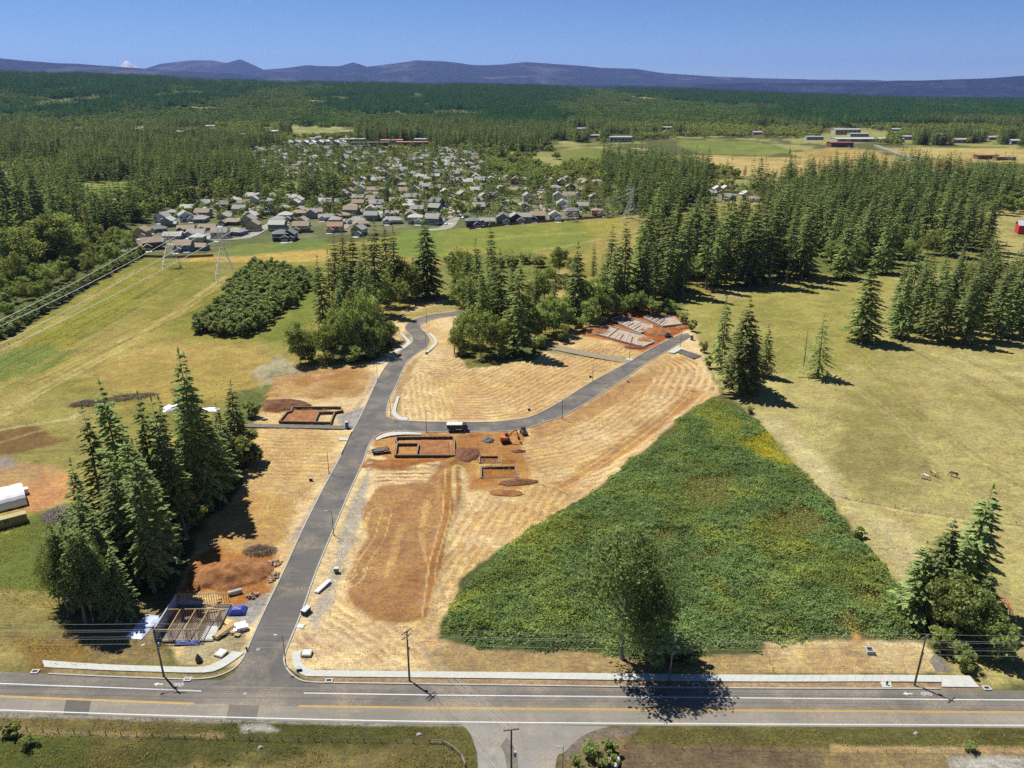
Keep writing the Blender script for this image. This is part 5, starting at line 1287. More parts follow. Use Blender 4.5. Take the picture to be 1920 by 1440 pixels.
def gable_wall(m, cx, cy, w, d, h, rise, along='x'):
    m.box((cx, cy, h / 2 - .2), (w, d, h + .4))
    if along == 'x': m.add([(cx - w / 2, cy - d / 2, h), (cx - w / 2, cy + d / 2, h), (cx - w / 2, cy, h + rise), (cx + w / 2, cy - d / 2, h), (cx + w / 2, cy + d / 2, h), (cx + w / 2, cy, h + rise)], [(1, 0, 2), (3, 4, 5)])
    else: m.add([(cx - w / 2, cy - d / 2, h), (cx + w / 2, cy - d / 2, h), (cx, cy - d / 2, h + rise), (cx - w / 2, cy + d / 2, h), (cx + w / 2, cy + d / 2, h), (cx, cy + d / 2, h + rise)], [(0, 1, 2), (4, 3, 5)])

def house_shape(k):
    """parts of one house type, its front towards -y"""
    parts = []
    W_, D_, Hh, rise, style = [(13, 10, 5.4, 3.0, 'x'), (11, 12, 5.6, 3.4, 'y'), (15, 10, 3.2, 2.6, 'hip'), (12, 11, 5.6, 2.6, 'hip'), (14, 9, 3.1, 2.4, 'x'), (10, 13, 5.6, 3.2, 'y')][k]
    wall, roof = MB(), MB()
    if style == 'hip':
        wall.box((0, 0, Hh / 2 - .2), (W_, D_, Hh + .4)); hip(roof, 0, 0, W_, D_, Hh, rise)
    else:
        gable_wall(wall, 0, 0, W_, D_, Hh, rise, style); gable(roof, 0, 0, W_, D_, Hh, rise, .5, style)
    gx = W_ * (.26 if k % 2 else -.26); gw, gd = 6.2, 4.0
    gable_wall(wall, gx, -D_ / 2 - gd / 2 + .1, gw, gd, 2.9, 1.9, 'y'); gable(roof, gx, -D_ / 2 - gd / 2 + 1.2, gw, gd + 2.4, 2.9, 1.9, .4, 'y')
    parts += [('wall', wall.mesh('wall'), 'W'), ('roof', roof.mesh('roof'), 'R')]
    parts.append(('garage_door', MB().box((gx, -D_ / 2 - gd + .07, 1.1), (4.6, .1, 2.2)).mesh('garage_door', M_TRIM), None))
    parts.append(('driveway', MB().box((gx, -D_ / 2 - gd - 3.4, .3), (5.2, 6.6, .12)).mesh('driveway', M_CONC), None))
    parts.append(('door', MB().box((-gx * .8, -D_ / 2 - .04, 1.05), (1.0, .1, 2.1)).mesh('door', plain('door_paint', (0.12, 0.05, 0.035), .6)), None))
    win = MB().box((0, 0, 0), (1.7, .12, 1.3)).mesh('window', M_GLASS)
    fr = MB(); [fr.box((x, 0, z), s) for x, z, s in ((0, .72, (2.0, .16, .14)), (0, -.72, (2.0, .16, .14)), (-.92, 0, (.14, .16, 1.5)), (.92, 0, (.14, .16, 1.5)))]
    fr = fr.mesh('frame', M_TRIM)
    ws = [(-gx - 1.2, -D_ / 2 - .03, 4.1 if Hh > 4 else 1.7, 0), (-gx + 2.6, -D_ / 2 - .03, 1.7, 0), (W_ / 2 + .03, D_ * .2, 1.8, 1), (-W_ / 2 - .03, -D_ * .1, 1.8, 1)]
    if Hh > 4: ws += [(W_ / 2 + .03, -D_ * .2, 4.2, 1), (gx * .6, -D_ / 2 - .03, 4.6, 0)]
    return parts, win, fr, ws, rise + Hh
HS = [house_shape(k) for k in range(6)]

def house(x, y, rz, k, wi, ri, label, sc=1.0, detail=True):
    e = thing('house', label, 'house', (x, y, 0), rz, 'houses of the suburb'); e.scale = (sc, sc, sc)
    parts, win, fr, ws, top = HS[k]
    for nm, me, kind in parts:
        if kind is None and not detail: continue
        o = put(nm, me, e)
        if kind:
            if not me.materials: me.materials.append(None)
            o.material_slots[0].link = 'OBJECT'; o.material_slots[0].material = WM[wi] if kind == 'W' else RM[ri]
    for wx, wy, wz, s in (ws if detail else ws[:2]):
        o = put('window', win, e, (wx, wy, wz), s * math.pi / 2)
        if detail: put('frame', fr, o)

HOUSES = [  # px, py (front foot), turn in degrees, type, wall, roof
    (239, 462, 20, 2, 4, 0), (286, 466, 25, 0, 6, 1), (346, 470, 5, 0, 5, 1), (374, 468, -10, 4, 2, 1), (296, 434, 15, 2, 2, 3), (350, 434, 10, 4, 6, 1), (348, 414, 30, 1, 0, 0), (382, 408, 0, 0, 3, 1), (390, 432, 10, 4, 4, 1), (424, 392, -10, 0, 6, 3), (458, 389, 10, 0, 4, 1), (434, 421, -10, 2, 6, 1), (473, 408, 10, 4, 4, 0), (444, 440, -20, 2, 5, 0), (503, 386, 0, 3, 4, 0), (531, 394, 10, 2, 4, 0), (559, 384, 0, 1, 0, 2), (611, 386, 0, 0, 0, 2), (640, 386, 5, 0, 4, 0), (566, 434, 5, 0, 3, 1), (528, 450, 10, 3, 7, 3), (544, 449, 0, 1, 7, 3), (630, 434, 0, 0, 4, 4), (677, 424, 10, 2, 4, 1), (674, 440, -15, 1, 3, 0), (592, 402, 0, 4, 4, 1), (643, 408, 0, 2, 4, 1), (500, 402, 0, 4, 4, 0), (560, 404, 0, 2, 4, 1), (612, 412, 10, 4, 1, 0),
    (819, 388, 60, 1, 2, 3), (816, 398, 70, 1, 3, 0), (813, 408, 80, 4, 2, 0), (812, 420, 80, 1, 3, 0), (886, 424, 10, 3, 7, 3), (913, 420, 0, 4, 3, 0), (943, 418, 0, 1, 3, 3), (966, 416, 10, 1, 7, 0), (984, 416, 0, 0, 2, 0), (1008, 414, 0, 0, 7, 1), (1040, 413, 0, 1, 0, 0), (1073, 405, 0, 3, 6, 3), (1119, 403, 0, 3, 4, 1), (1092, 394, 0, 0, 4, 0), (1054, 391, 0, 1, 0, 0), (981, 395, 10, 1, 2, 0), (897, 397, -80, 1, 3, 0), (900, 386, -80, 1, 4, 1), (908, 376, -80, 0, 4, 0), (932, 374, 0, 1, 2, 0), (957, 384, 0, 2, 2, 0), (989, 376, 10, 1, 0, 0), (1046, 374, 0, 1, 0, 0), (1066, 374, 0, 0, 2, 1), (1084, 374, 0, 1, 0, 0), (1114, 378, 0, 1, 4, 0), (940, 362, 20, 1, 4, 2), (962, 364, 0, 0, 2, 1), (981, 360, 0, 2, 4, 0), (1041, 360, 0, 3, 4, 0), (1070, 358, 0, 1, 7, 1), (1094, 364, 0, 3, 4, 1), (835, 368, 10, 1, 4, 2), (867, 374, 20, 1, 2, 0), (892, 364, 10, 0, 4, 2), (770, 378, 0, 0, 2, 0), (742, 384, 0, 0, 4, 0), (720, 396, 0, 4, 2, 0), (736, 404, 0, 4, 4, 0), (700, 376, 0, 4, 4, 1), (672, 378, 0, 0, 4, 0),
    (188, 388, 10, 1, 2, 3), (228, 386, 0, 0, 2, 0), (1345, 362, 0, 1, 4, 2), (1360, 362, 0, 1, 4, 2), (1330, 366, 0, 4, 4, 0), (1366, 376, 10, 0, 6, 0), (1398, 374, 0, 1, 4, 2), (1414, 378, 0, 4, 4, 1), (68, 340, 10, 2, 4, 1), (85, 330, 5, 2, 4, 2), (14, 330, 10, 2, 4, 2), (60, 322, 0, 2, 4, 2), (8, 346, 10, 2, 4, 1)]
rh = random.Random(44)
placed = [(g(a, b).x, g(a, b).y) for a, b, *_ in HOUSES]
auto = []
for poly, sp, seed in [([(700, 352), (820, 350), (905, 352), (900, 290), (820, 282), (740, 300), (690, 330)], 19, 3), ([(480, 330), (700, 352), (740, 300), (700, 282), (560, 270), (470, 285)], 24, 4), ([(640, 372), (720, 370), (820, 362), (820, 345), (690, 335), (640, 350)], 20, 6), ([(900, 345), (1010, 345), (1120, 352), (1120, 345), (960, 338), (910, 330)], 18, 7), ([(560, 268), (700, 280), (660, 262), (600, 260)], 30, 9), ([(225, 455), (300, 412), (420, 374), (640, 380), (690, 372), (700, 425), (600, 436), (500, 440), (300, 470)], 18, 10), ([(700, 425), (700, 372), (800, 370), (800, 415), (740, 425)], 18, 11)]:
    for x, y in fill(poly, sp, 1500, seed):
        if all((x - a) ** 2 + (y - b_) ** 2 > (sp * .85) ** 2 for a, b_ in placed):
            placed.append((x, y)); auto.append((x, y))
allh = [(g(a, b).x, g(a, b).y, math.radians(r_), k, w, rf, True) for a, b, r_, k, w, rf in HOUSES] + [(x, y, rh.choice((0, 0, 1.57, -1.57, 3.14)) + rh.uniform(-.06, .06), rh.randrange(6), rh.choice((0, 1, 1, 2, 4, 4, 3)), rh.choice((0, 0, 1, 2, 2)), y < 1000) for x, y in auto]
allh.sort(key=lambda q: q[1])
rest, allh = allh[300:], allh[:300]
ROWN = 14
for k0 in range(0, len(allh), ROWN):
    row = sorted(allh[k0:k0 + ROWN], key=lambda q: q[0] / q[1])
    for j, (x, y, rz, k, wi, ri, det) in enumerate(row):
        house(x, y, rz, k, wi, ri, '%s house, %s roof, %s row of the suburb, %s from left' % (WALLS[wi][0], ROOFS[ri][0], ordinal(k0 // ROWN + 1), ordinal(j + 1)), rh.uniform(.85, 1.0), det)
m1, m2 = MB(), MB()
for x, y, rz, k, wi, ri, det in rest:                  # the farthest ones, too small to pick apart
    R_ = Matrix.Rotation(rz, 3, 'Z'); T_ = Vector((x, y, 0))
    for mm, me in ((m1, HS[k][0][0][1]), (m2, HS[k][0][1][1])): mm.add([R_ @ (v.co * .92) + T_ for v in me.vertices], [tuple(f.vertices) for f in me.polygons])
me = bpy.data.meshes.new('far_houses'); me.from_pydata(m1.v + m2.v, [], m1.f + [tuple(i + len(m1.v) for i in f) for f in m2.f])
me.materials.append(WM[1]); me.materials.append(RM[0]); me.polygons.foreach_set('material_index', [0] * len(m1.f) + [1] * len(m2.f))
tag(put('far_houses', me), 'far small houses at the back of the suburb', kind='stuff')
print('HOUSES', len(allh), len(rest))

# parked cars on the suburb streets and drives
def car_parts(col):
    m = MB(); P = [(-2.2, .45), (-2.2, .85), (-1.5, .95), (-1.0, 1.42), (.7, 1.45), (1.3, .98), (2.15, .85), (2.2, .45)]
    n = len(P); vs = [(x, s * (.88 if z < 1 else .72), z) for s in (-1, 1) for x, z in P]
    m.add(vs, [tuple(range(n)), tuple(range(2 * n - 1, n - 1, -1))] + [((i + 1) % n, i, n + i, n + (i + 1) % n) for i in range(n)])
    return m.mesh('body', col)
CARM = [plain('car_paint_' + n, c, .35, .05, 1) for n, c in (('white', (.75, .75, .75)), ('silver', (.4, .41, .42)), ('dark', (.03, .03, .035)), ('red', (.3, .03, .03)), ('blue', (.05, .1, .25)))]
CARB = [car_parts(c) for c in CARM]
wheel = MB().cyl((0, -.1, 0), (0, .1, 0), .33, n=10).mesh('wheel', M_BLACK)
glassm = MB().box((-.15, 0, 1.2), (1.9, 1.5, .3)).mesh('window', M_GLASS)
for i, (px_, py_, ang) in enumerate(by_px([(484, 384, 0), (515, 388, 10), (688, 394, 60), (694, 400, 60), (852, 388, 80), (845, 396, 85), (868, 398, 85), (838, 414, 80), (842, 404, 80), (872, 388, 85), (1020, 378, 85), (1008, 384, 85), (1030, 388, 85), (388, 447, 10), (410, 446, 10), (868, 410, 70), (836, 422, 75), (1012, 366, 85), (1028, 372, 85)])):
    c = g(px_, py_); ci = i % 5 if i % 3 else 0
    e = thing('parked_car', '%s car parked in the suburb, %s car from the left' % (('white', 'silver', 'dark', 'red', 'blue')[ci], ordinal(i + 1)), 'car', (c.x, c.y, .33), math.radians(ang), 'cars parked in the suburb')
    put('body', CARB[ci], e); put('window', glassm, e)
    for wx in (-1.35, 1.35):
        for wy in (-.8, .8): put('wheel', wheel, e, (wx, wy, .33))

# larger far buildings
def hall(px, py, w, d, h, rz, wallc, roofc, label, cat='building', pitch=0.6, name='hall', nwin=6):
    c = g(px, py); e = thing(name, label, cat, (c.x, c.y, 0), math.radians(rz), 'large far buildings')
    m = MB(); gable_wall(m, 0, 0, w, d, h, pitch, 'x'); m.build('wall', plain('hall_wall_%s_%d' % (name, px), A(*wallc), .8, .1, .2), e)
    m = MB(); gable(m, 0, 0, w, d, h, pitch, .8, 'x', .4); m.build('roof', plain('hall_roof_%s_%d' % (name, px), A(*roofc), .7, .08, .1), e)
    for i in range(nwin): MB().box((-w / 2 + w * (i + .5) / nwin, -d / 2 - .05, h * .55), (w / nwin * .55, .2, h * .3)).build('window', M_GLASS, e)
    MB().box((w * .3, -d / 2 - .06, min(h, 4) / 2), (4, .2, min(h, 4))).build('door', M_TRIM, e)
for a in [(985, 244, 150, 30, 9, 0, (205, 195, 170), (232, 228, 214), 'long white warehouse behind the middle woods'), (910, 244, 60, 24, 8, 0, (210, 205, 195), (238, 236, 230), 'shorter white hall left of the long warehouse'), (1163, 266, 46, 22, 10, 0, (200, 200, 200), (225, 228, 232), 'white flat hall beside the far meadow'),
          (1585, 252, 60, 30, 12, 0, (225, 205, 165), (240, 238, 230), 'tall tan block with white roof, right'), (1608, 256, 42, 20, 7, 0, (230, 215, 185), (236, 232, 224), 'lower wing before the tall tan block'), (1625, 265, 140, 40, 6, 0, (215, 208, 198), (228, 226, 224), 'long white roofed store, right'), (1574, 275, 42, 26, 8, 0, (150, 90, 70), (176, 90, 68), 'red roofed hall among the far fields'),
          (1525, 262, 36, 20, 7, 0, (200, 200, 195), (228, 228, 225), 'small white hall left of the red roof'), (1462, 250, 50, 22, 7, 0, (190, 200, 200), (215, 225, 226), 'pale green white hall in the right woods'), (662, 268, 50, 30, 8, 10, (150, 120, 90), (205, 195, 175), 'tan flat school block left'), (695, 276, 70, 24, 9, 5, (80, 72, 66), (96, 92, 88), 'dark low school block'),
          (735, 270, 44, 30, 8, 5, (150, 100, 66), (206, 140, 92), 'orange roofed school wing, left one'), (775, 274, 62, 26, 8, 5, (140, 110, 80), (198, 130, 82), 'orange roofed school wing, right one'), (790, 268, 26, 16, 8, 5, (220, 215, 205), (240, 238, 232), 'small white topped school block'), (735, 281, 52, 16, 5, 5, (160, 150, 140), (226, 222, 214), 'low white roofed school annex'), (640, 280, 90, 18, 6, 8, (90, 84, 80), (130, 126, 122), 'long dark shed left of the school'),
          (1848, 298, 34, 14, 6, 0, (180, 110, 90), (196, 130, 104), 'pinkish farm shed at the far right'), (1882, 300, 30, 12, 5, 0, (190, 140, 110), (206, 160, 130), 'second pinkish farm shed at the far right'), (235, 238, 40, 18, 7, 0, (200, 190, 170), (222, 214, 200), 'pale hall among the far left woods'), (655, 252, 40, 20, 7, 0, (205, 190, 160), (222, 210, 186), 'tan hall above the school')]:
    hall(*a)
# scattered farmhouses and sheds among the far woods
rf = random.Random(5); spots_f = []
for i, (px_, py_) in enumerate(by_px(FARM)):
    hall(px_, py_, rf.uniform(16, 34), rf.uniform(10, 14), rf.uniform(4, 7), rf.uniform(-20, 20), (rf.randint(190, 230), rf.randint(180, 215), rf.randint(160, 200)), (rf.randint(180, 235), rf.randint(175, 225), rf.randint(165, 215)), 'pale roofed building among the far woods, %s from the left' % ordinal(i + 1), 'building', 2.2, 'farm_building', 2)
    spots_f.append((px_, py_))
# white zig-zag roofed pavilion
c = g(593, 272); e = thing('pavilion', 'long white pavilion with a row of peaked roofs', 'building', (c.x, c.y, 0), math.radians(3), 'large far buildings')
m = MB(); m.box((0, 0, 2.5), (118, 22, 5)); m.build('wall', plain('pavilion_wall', A(150, 140, 128), .8), e)
for i in range(8):
    m = MB(); gable(m, -51.6 + i * 14.75, 0, 14.7, 24, 5.2, 4.2, 0.02, 'y', .3); m.build('roof', M_TARPW, e)
# red barn at the right edge
c = g(1912, 438); e = thing('barn', 'bright red barn with a white roof at the right edge', 'barn', (c.x + 6, c.y, 0), math.radians(-18))
m = MB(); gable_wall(m, 0, 0, 16, 11, 7, 3.0, 'x'); m.build('wall', plain('barn_red', (0.5, 0.03, 0.03), .7, .15, .6), e)
m = MB(); gable(m, 0, 0, 16, 11, 7, 3.0, .6, 'x'); m.build('roof', plain('barn_roof', A(225, 222, 236), .6, .08, .4), e)
MB().box((-2, -5.55, 2), (4, .12, 4)).build('door', M_TRIM, e)
for s in (4, 6): MB().box((s, -5.55, 4), (1.2, .12, 1.4)).build('window', M_GLASS, e)
# backyard fence along the meadow
def fence_line(pl, label, h, panel, mat, posts_every=2.4, name='fence', cat='fence', rails=None, post_r=.06, world=False, solid=False):
    P = resample(pl if world else crv(gp(pl), 3), 2) if False else (pl if world else crv(gp(pl), 3))
    n = max(2, int(length(P) / posts_every) + 1); Q = resample(P, n)
    o0 = Vector((*Q[0], 0)); e = thing(name, label, cat, o0)
    pm = MB().cyl((0, 0, -.3), (0, 0, h), post_r, n=6).mesh('post', mat)
    for i, (x, y) in enumerate(Q):
        o = put('post', pm, e, (x - o0.x, y - o0.y, 0)); o.rotation_euler = (random.uniform(-.05, .05), random.uniform(-.05, .05), 0)
    for z, r_ in (rails or []):
        MB().sweep([(x - o0.x, y - o0.y, z) for x, y in Q], r_, 4).build('rail', panel, e)
    if solid:
        for i in range(n - 1):
            (x0, y0), (x1, y1) = Q[i], Q[i + 1]
            MB().beam((x0 - o0.x, y0 - o0.y, h * .5), (x1 - o0.x, y1 - o0.y, h * .5), .06, h * .95).build('panel', panel, e)
    return e
M_CEDAR = plain('cedar_boards', (0.2, 0.13, 0.085), .9, .25, .6)
fence_line([(880, 430), (980, 420), (1060, 414), (1130, 408)], 'brown board fence behind the front houses of the meadow', 1.8, M_CEDAR, M_CEDAR, 3.0, solid=True)
fence_line([(262, 482), (330, 484), (400, 481)], 'brown board fence behind the left front houses', 1.8, M_CEDAR, M_CEDAR, 3.0, solid=True)

# ================================================================ POLES, LAMPS, TOWERS AND WIRES
WIRE_Z = [(-0.9, 12.0), (0.9, 12.0), (0.0, 10.9), (0.0, 9.7), (0.0, 9.2), (0.0, 8.0)]
pole_tops = []
def utility_pole(px, py, top, lean, label, arms=2, lamp=False, twist=0.0):
    b = g(px, py); h = max(11.0, height_at(b, top))
    e = thing('utility_pole', label, 'pole', (b.x, b.y, 0.2), 0, 'utility poles')
    e.rotation_euler = (0, math.radians(lean), twist)
    MB().sweep([(0, 0, -.5), (0, 0, h * .5), (0, 0, h)], [.21, .18, .13], 10).build('pole', M_POLE, e)
    for k in range(arms):
        z = h - .35 - k * 1.1
        arm = MB().box((0, .16, z), (.12, .12, .16)).box((0, .16, z), (2.6, .12, .14)).build('crossarm', M_POLE, e)
        for x in (-1.15, -.55, .55, 1.15): MB().cyl((x, .16, z + .07), (x, .16, z + .3), .07, .04, 8).build('insulator', M_GALV, arm)
        MB().beam((-.75, .16, z), (0, .16, z - .7), .05).beam((.75, .16, z), (0, .16, z - .7), .05).build('brace', M_STEEL, arm)
    MB().cyl((.3, 0, h * .62), (.3, 0, h * .62 + .7), .2, n=10).build('transformer', M_GREYBOX, e)
    MB().box((0, -.2, h * .5), (.12, .1, 4.0)).build('conduit', M_GALV, e)
    if lamp:
        a = MB().sweep([(0, 0, h * .72), (-.9, -.7, h * .74), (-1.8, -1.2, h * .73)], .05, 6).build('lamp_arm', M_GALV, e)
        MB().box((-2.0, -1.3, h * .73 - .05), (.7, .3, .16), math.radians(35)).build('lamp_head', M_GALV, a)
    pole_tops.append((b, h)); return e
utility_pole(308, 1271, 1176, -1.5, 'leaning wooden utility pole with lamp arm, leftmost of the roadside row', 1, True)
utility_pole(768, 1278.5, 1184, 0, 'upright wooden utility pole with double crossarms, second of the roadside row', 2, False, .9)
utility_pole(1254, 1283, 1194, 1.0, 'wooden utility pole in the shade of the cottonwood', 1)
utility_pole(1714, 1287, 1196, 2.0, 'wooden utility pole leaning right beside the fenced dry lot', 1, False, .6)
def sag_line(p, q, sag, n=14):
    p, q = Vector(p), Vector(q)
    return [p.lerp(q, i / n) + Vector((0, 0, -4 * sag * (i / n) * (1 - i / n))) for i in range(n + 1)]
first = pole_tops[0][0] - (pole_tops[1][0] - pole_tops[0][0]); last = pole_tops[3][0] * 2 - pole_tops[2][0]
run = [(first, 12)] + pole_tops[:4] + [(last, 12)]
for k, (dy, dz) in enumerate(WIRE_Z):
    pts = []
    for (a, ha), (b, hb) in zip(run[:-1], run[1:]):
        pts += sag_line((a.x, a.y + dy, .2 + ha - 12 + dz), (b.x, b.y + dy, .2 + hb - 12 + dz), .55)
    tag(MB().sweep(pts, .022, 4).build('overhead_wire', M_WIRE), '%s overhead wire from the top along the roadside poles' % ordinal(k + 1), 'wire', 'roadside overhead wires')
# pole and lamp beside the driveway at the bottom
b = Vector((-0.1, 99.0, 0)); hpole = height_at(b, 1369)
e = thing('utility_pole', 'wooden pole with one crossarm beside the driveway at the bottom edge', 'pole', (b.x, b.y, .2), .15, 'utility poles')
MB().sweep([(0, 0, -.5), (0, 0, hpole)], [.2, .13], 10).build('pole', M_POLE, e)
arm = MB().box((0, .16, hpole - .3), (2.5, .12, .16)).build('crossarm', M_POLE, e)
for x in (-1.15, -.5, .5, 1.15): MB().cyl((x, .16, hpole - .25), (x, .16, hpole + .05), .07, .04, 8).build('insulator', M_GALV, arm)
MB().cyl((.6, 0, hpole * .62), (.6, 0, hpole * .62 + 1.0), .26, n=10).build('transformer', M_GREYBOX, e)
b2 = pole_tops[1]
for k, x in enumerate((-1.15, -.5, .5, 1.15)):
    tag(MB().sweep(sag_line((b2[0].x + x * .6, b2[0].y - .2, 11.4), (b.x + x, b.y + .3, hpole + .2), .4), .018, 4).build('overhead_wire', M_WIRE), 'thin wire crossing the main road to the driveway pole, %s from left' % ordinal(k + 1), 'wire', 'wires across the road')
b = g(1055, 1442)
e = thing('street_lamp', 'short dark lamp post at the right edge of the driveway', 'street lamp', (b.x, b.y, .2), 0)
hl = height_at(b, 1402)
MB().cyl((0, 0, -.3), (0, 0, hl), .06, .05, 8).build('post', M_STEEL, e); MB().box((-.45, 0, hl), (.9, .1, .08)).box((-.8, 0, hl - .02), (.45, .25, .14)).build('lamp_head', M_GALV, e)

def street_lamp(px, py, top, label, side=1):
    b = g(px, py); h = min(max(height_at(b, top), 6.5), 10.5)
    e = thing('street_lamp', label, 'street lamp', (b.x, b.y, .25), 0, 'new street lamps')
    MB().cyl((0, 0, -.2), (0, 0, .4), .22, .2, 10).build('base', M_CONC, e)
    MB().sweep([(0, 0, .3), (0, 0, h * .6), (0, 0, h)], [.1, .085, .06], 8).build('post', M_STEEL, e)
    MB().sweep([(0, 0, h - .15), (side * .5, 0, h + .05), (side * 1.2, 0, h + .1)], .04, 6).build('arm', M_STEEL, e)
    MB().box((side * 1.4, 0, h + .08), (.7, .28, .1)).build('lamp_head', M_GALV, e)
for px, py, tp, s, lab in [(537, 1252, 1193, -1, 'dark street lamp on the corner of the main road'), (626, 1005, 960, -1, 'dark street lamp right of the lower new street'), (617, 889, 848, 1, 'dark street lamp left of the new street by the straw lot'), (800, 813, 773, 1, 'dark street lamp just above the formwork by the branch street'), (1054, 786, 750, -1, 'dark street lamp near the middle of the branch street'), (1111, 716, 684, 1, 'dark street lamp above the branch street with a bin'),
                           (1180, 678, 645, 1, 'dark street lamp at the end of the gravel path'), (1276, 650, 618, -1, 'dark street lamp at the far end of the branch street'), (708, 716, 682, 1, 'dark street lamp left of the upper new street'), (799, 655, 624, -1, 'dark street lamp inside the street bend'), (800, 607, 580, 1, 'dark street lamp at the top of the street bend'), (733, 786, 748, -1, 'dark street lamp at the branch street corner')]:
    street_lamp(px, py, tp, lab, s)

def tower(px, py, top, w, label, k):
    b = g(px, py); h = height_at(b, top)
    e = thing('transmission_tower', label, 'pylon', (b.x, b.y, 0), math.radians(28), 'lattice transmission towers')
    hw = h * .55; t_ = lambda z: w * (1 - z / hw) + 1.3 * z / hw if z < hw else 1.3
    for sx in (-1, 1):
        for sy in (-1, 1):
            MB().sweep([(sx * t_(0), sy * t_(0), -.5), (sx * 1.3, sy * 1.3, hw), (sx * 1.2, sy * 1.2, h * .86)], [.13, .11, .09], 5).build('leg', M_PYLON, e)
    m = MB(); zs = [0] + [hw * s for s in (.28, .5, .7, .86, 1)] + [h * s for s in (.65, .75, .86)]
    for z0, z1 in zip(zs[:-1], zs[1:]):
        for sx, sy, tx, ty in ((-1, -1, 1, -1), (1, -1, 1, 1), (1, 1, -1, 1), (-1, 1, -1, -1)):
            a, c = t_(z0), t_(z1)
            m.beam((sx * a, sy * a, z0), (tx * c, ty * c, z1), .1).beam((tx * a, ty * a, z0), (sx * c, sy * c, z1), .1).beam((sx * c, sy * c, z1), (tx * c, ty * c, z1), .09)
    tag(m.build('bracing', M_PYLON, e), kind='stuff')
    for z, L in ((h * .68, w * 1.0), (h * .82, w * 1.25)):
        for s in (-1, 1):
            m = MB(); tip = (s * L, 0, z + .3)
            for sy in (-1, 1): m.beam((s * 1.2, sy * 1.2, z), tip, .12).beam((s * 1.2, sy * 1.2, z + 1.6), tip, .1)
            for q in (.35, .65): m.beam((s * (1.2 + (L - 1.2) * q), 1.2 * (1 - q), z + .2), (s * (1.2 + (L - 1.2) * q), -1.2 * (1 - q), z + .3), .08)
            m.build('crossarm', M_PYLON, e)
    for s in (-1, 1): MB().beam((s * 1.2, 0, h * .86), (s * 2.2, 0, h), .1).build('peak', M_PYLON, e)
    return b, h, w
T1 = tower(322, 500, 428, 6.0, 'left lattice transmission tower of the pair before the houses', 0)
T2 = tower(424, 527, 412, 6.5, 'right lattice transmission tower of the pair, nearer the plantation', 1)
T3 = tower(1182, 412, 343, 6.0, 'lattice transmission tower beside the tall firs in the middle', 2)
T4 = tower(1066, 414, 356, 6.0, 'pale lattice transmission tower at the meadow end before the houses', 3)
ca, sa = math.cos(math.radians(28)), math.sin(math.radians(28))
for ti, ((b, h, w), ends, lab) in enumerate([(T1, ((0, 592), (0, 603)), 'left'), (T2, ((0, 636), (0, 648)), 'right')]):
    for k, (s, zf, L) in enumerate([(-1, .82, 1.25), (1, .82, 1.25)]):
        p = Vector((b.x + s * w * L * ca, b.y + s * w * L * sa, h * zf)); q = g(*ends[k], 16.0); q = p + (q - p) * 1.35
        tag(MB().sweep(sag_line(p, q, 2.5, 22), .13, 5).build('transmission_wire', plain('bright_conductor', (.62, .62, .58), .5, .05, 1)), '%s wire from the %s tower of the pair towards the left edge' % ('nearer' if s > 0 else 'farther', lab), 'wire', 'transmission wires')
for (ba, ha, wa), (bb, hb, wb), lab in [(T2, T4, 'right tower of the pair'), (T4, T3, 'pale meadow tower')]:
    for s in (-1, 1):
        for zf in (.68, .82):
            tag(MB().sweep(sag_line((ba.x + s * 5, ba.y + s * 2, ha * zf), (bb.x + s * 5, bb.y + s * 2, hb * zf), 6, 22), .05, 4).build('transmission_wire', M_WIRE), '%s %s wire running right from the %s' % ('upper' if zf > .7 else 'lower', 'near' if s < 0 else 'far', lab), 'wire', 'transmission wires')

# ================================================================ FENCES
pl = [(-120, 1362), (52, 1373), (140, 1377), (300, 1385), (460, 1390), (600, 1393), (720, 1394), (806, 1395)]
fence_line(pl, 'wire field fence with dark wooden posts at the bottom left', 1.25, M_WIREGREY, M_POST, 2.9, rails=[(.45, .012), (.8, .012), (1.15, .014)], post_r=.075)
fence_line([(806, 1395), (825, 1394), (850, 1408), (868, 1425), (873, 1440)], 'pale wooden rail fence curving along the driveway', 1.2, M_SNAG, M_POST, 2.2, rails=[(.6, .06), (1.1, .06)])
fence_line([(1556, 931), (1640, 945), (1760, 967), (1920, 986), (2040, 1000)], 'thin wire fence crossing the dry pasture', 1.2, M_WIREGREY, M_POST, 4.0, rails=[(.6, .02), (1.1, .02)])
fence_line([(1432, 1201), (1560, 1200), (1700, 1200), (1742, 1204), (1770, 1260)], 'black mesh fence behind the dry basin lot', 1.5, M_WIREGREY, M_STEEL, 2.6, rails=[(.1, .012), (.75, .012), (1.45, .02)], post_r=.035)
fence_line([(1426, 1202), (1436, 1230), (1448, 1262)], 'black mesh fence left of the dry basin lot', 1.5, M_WIREGREY, M_STEEL, 2.4, rails=[(.1, .012), (.75, .012), (1.45, .02)], post_r=.035)
fence_line([(1450, 1262.5), (1560, 1263), (1745, 1264)], 'black mesh fence between the dry basin lot and sidewalk', 1.3, M_WIREGREY, M_STEEL, 2.6, rails=[(.1, .012), (.7, .012), (1.25, .02)], post_r=.035)
fence_line([(1852, 1119), (1870, 1124), (1886, 1134), (1892, 1150), (1890, 1166)], 'red pipe corral panels on the right pasture', 1.5, M_RUST, M_RUST, 1.6, rails=[(.3, .03), (.6, .03), (.9, .03), (1.2, .03), (1.5, .04)], post_r=.05)
fence_line([(1170, 1404), (1500, 1411), (1920, 1414), (2100, 1415)], 'thin wire fence along the south verge at right', 1.0, M_WIREGREY, M_POST, 5.0, rails=[(.5, .01), (.95, .012)], post_r=.05)

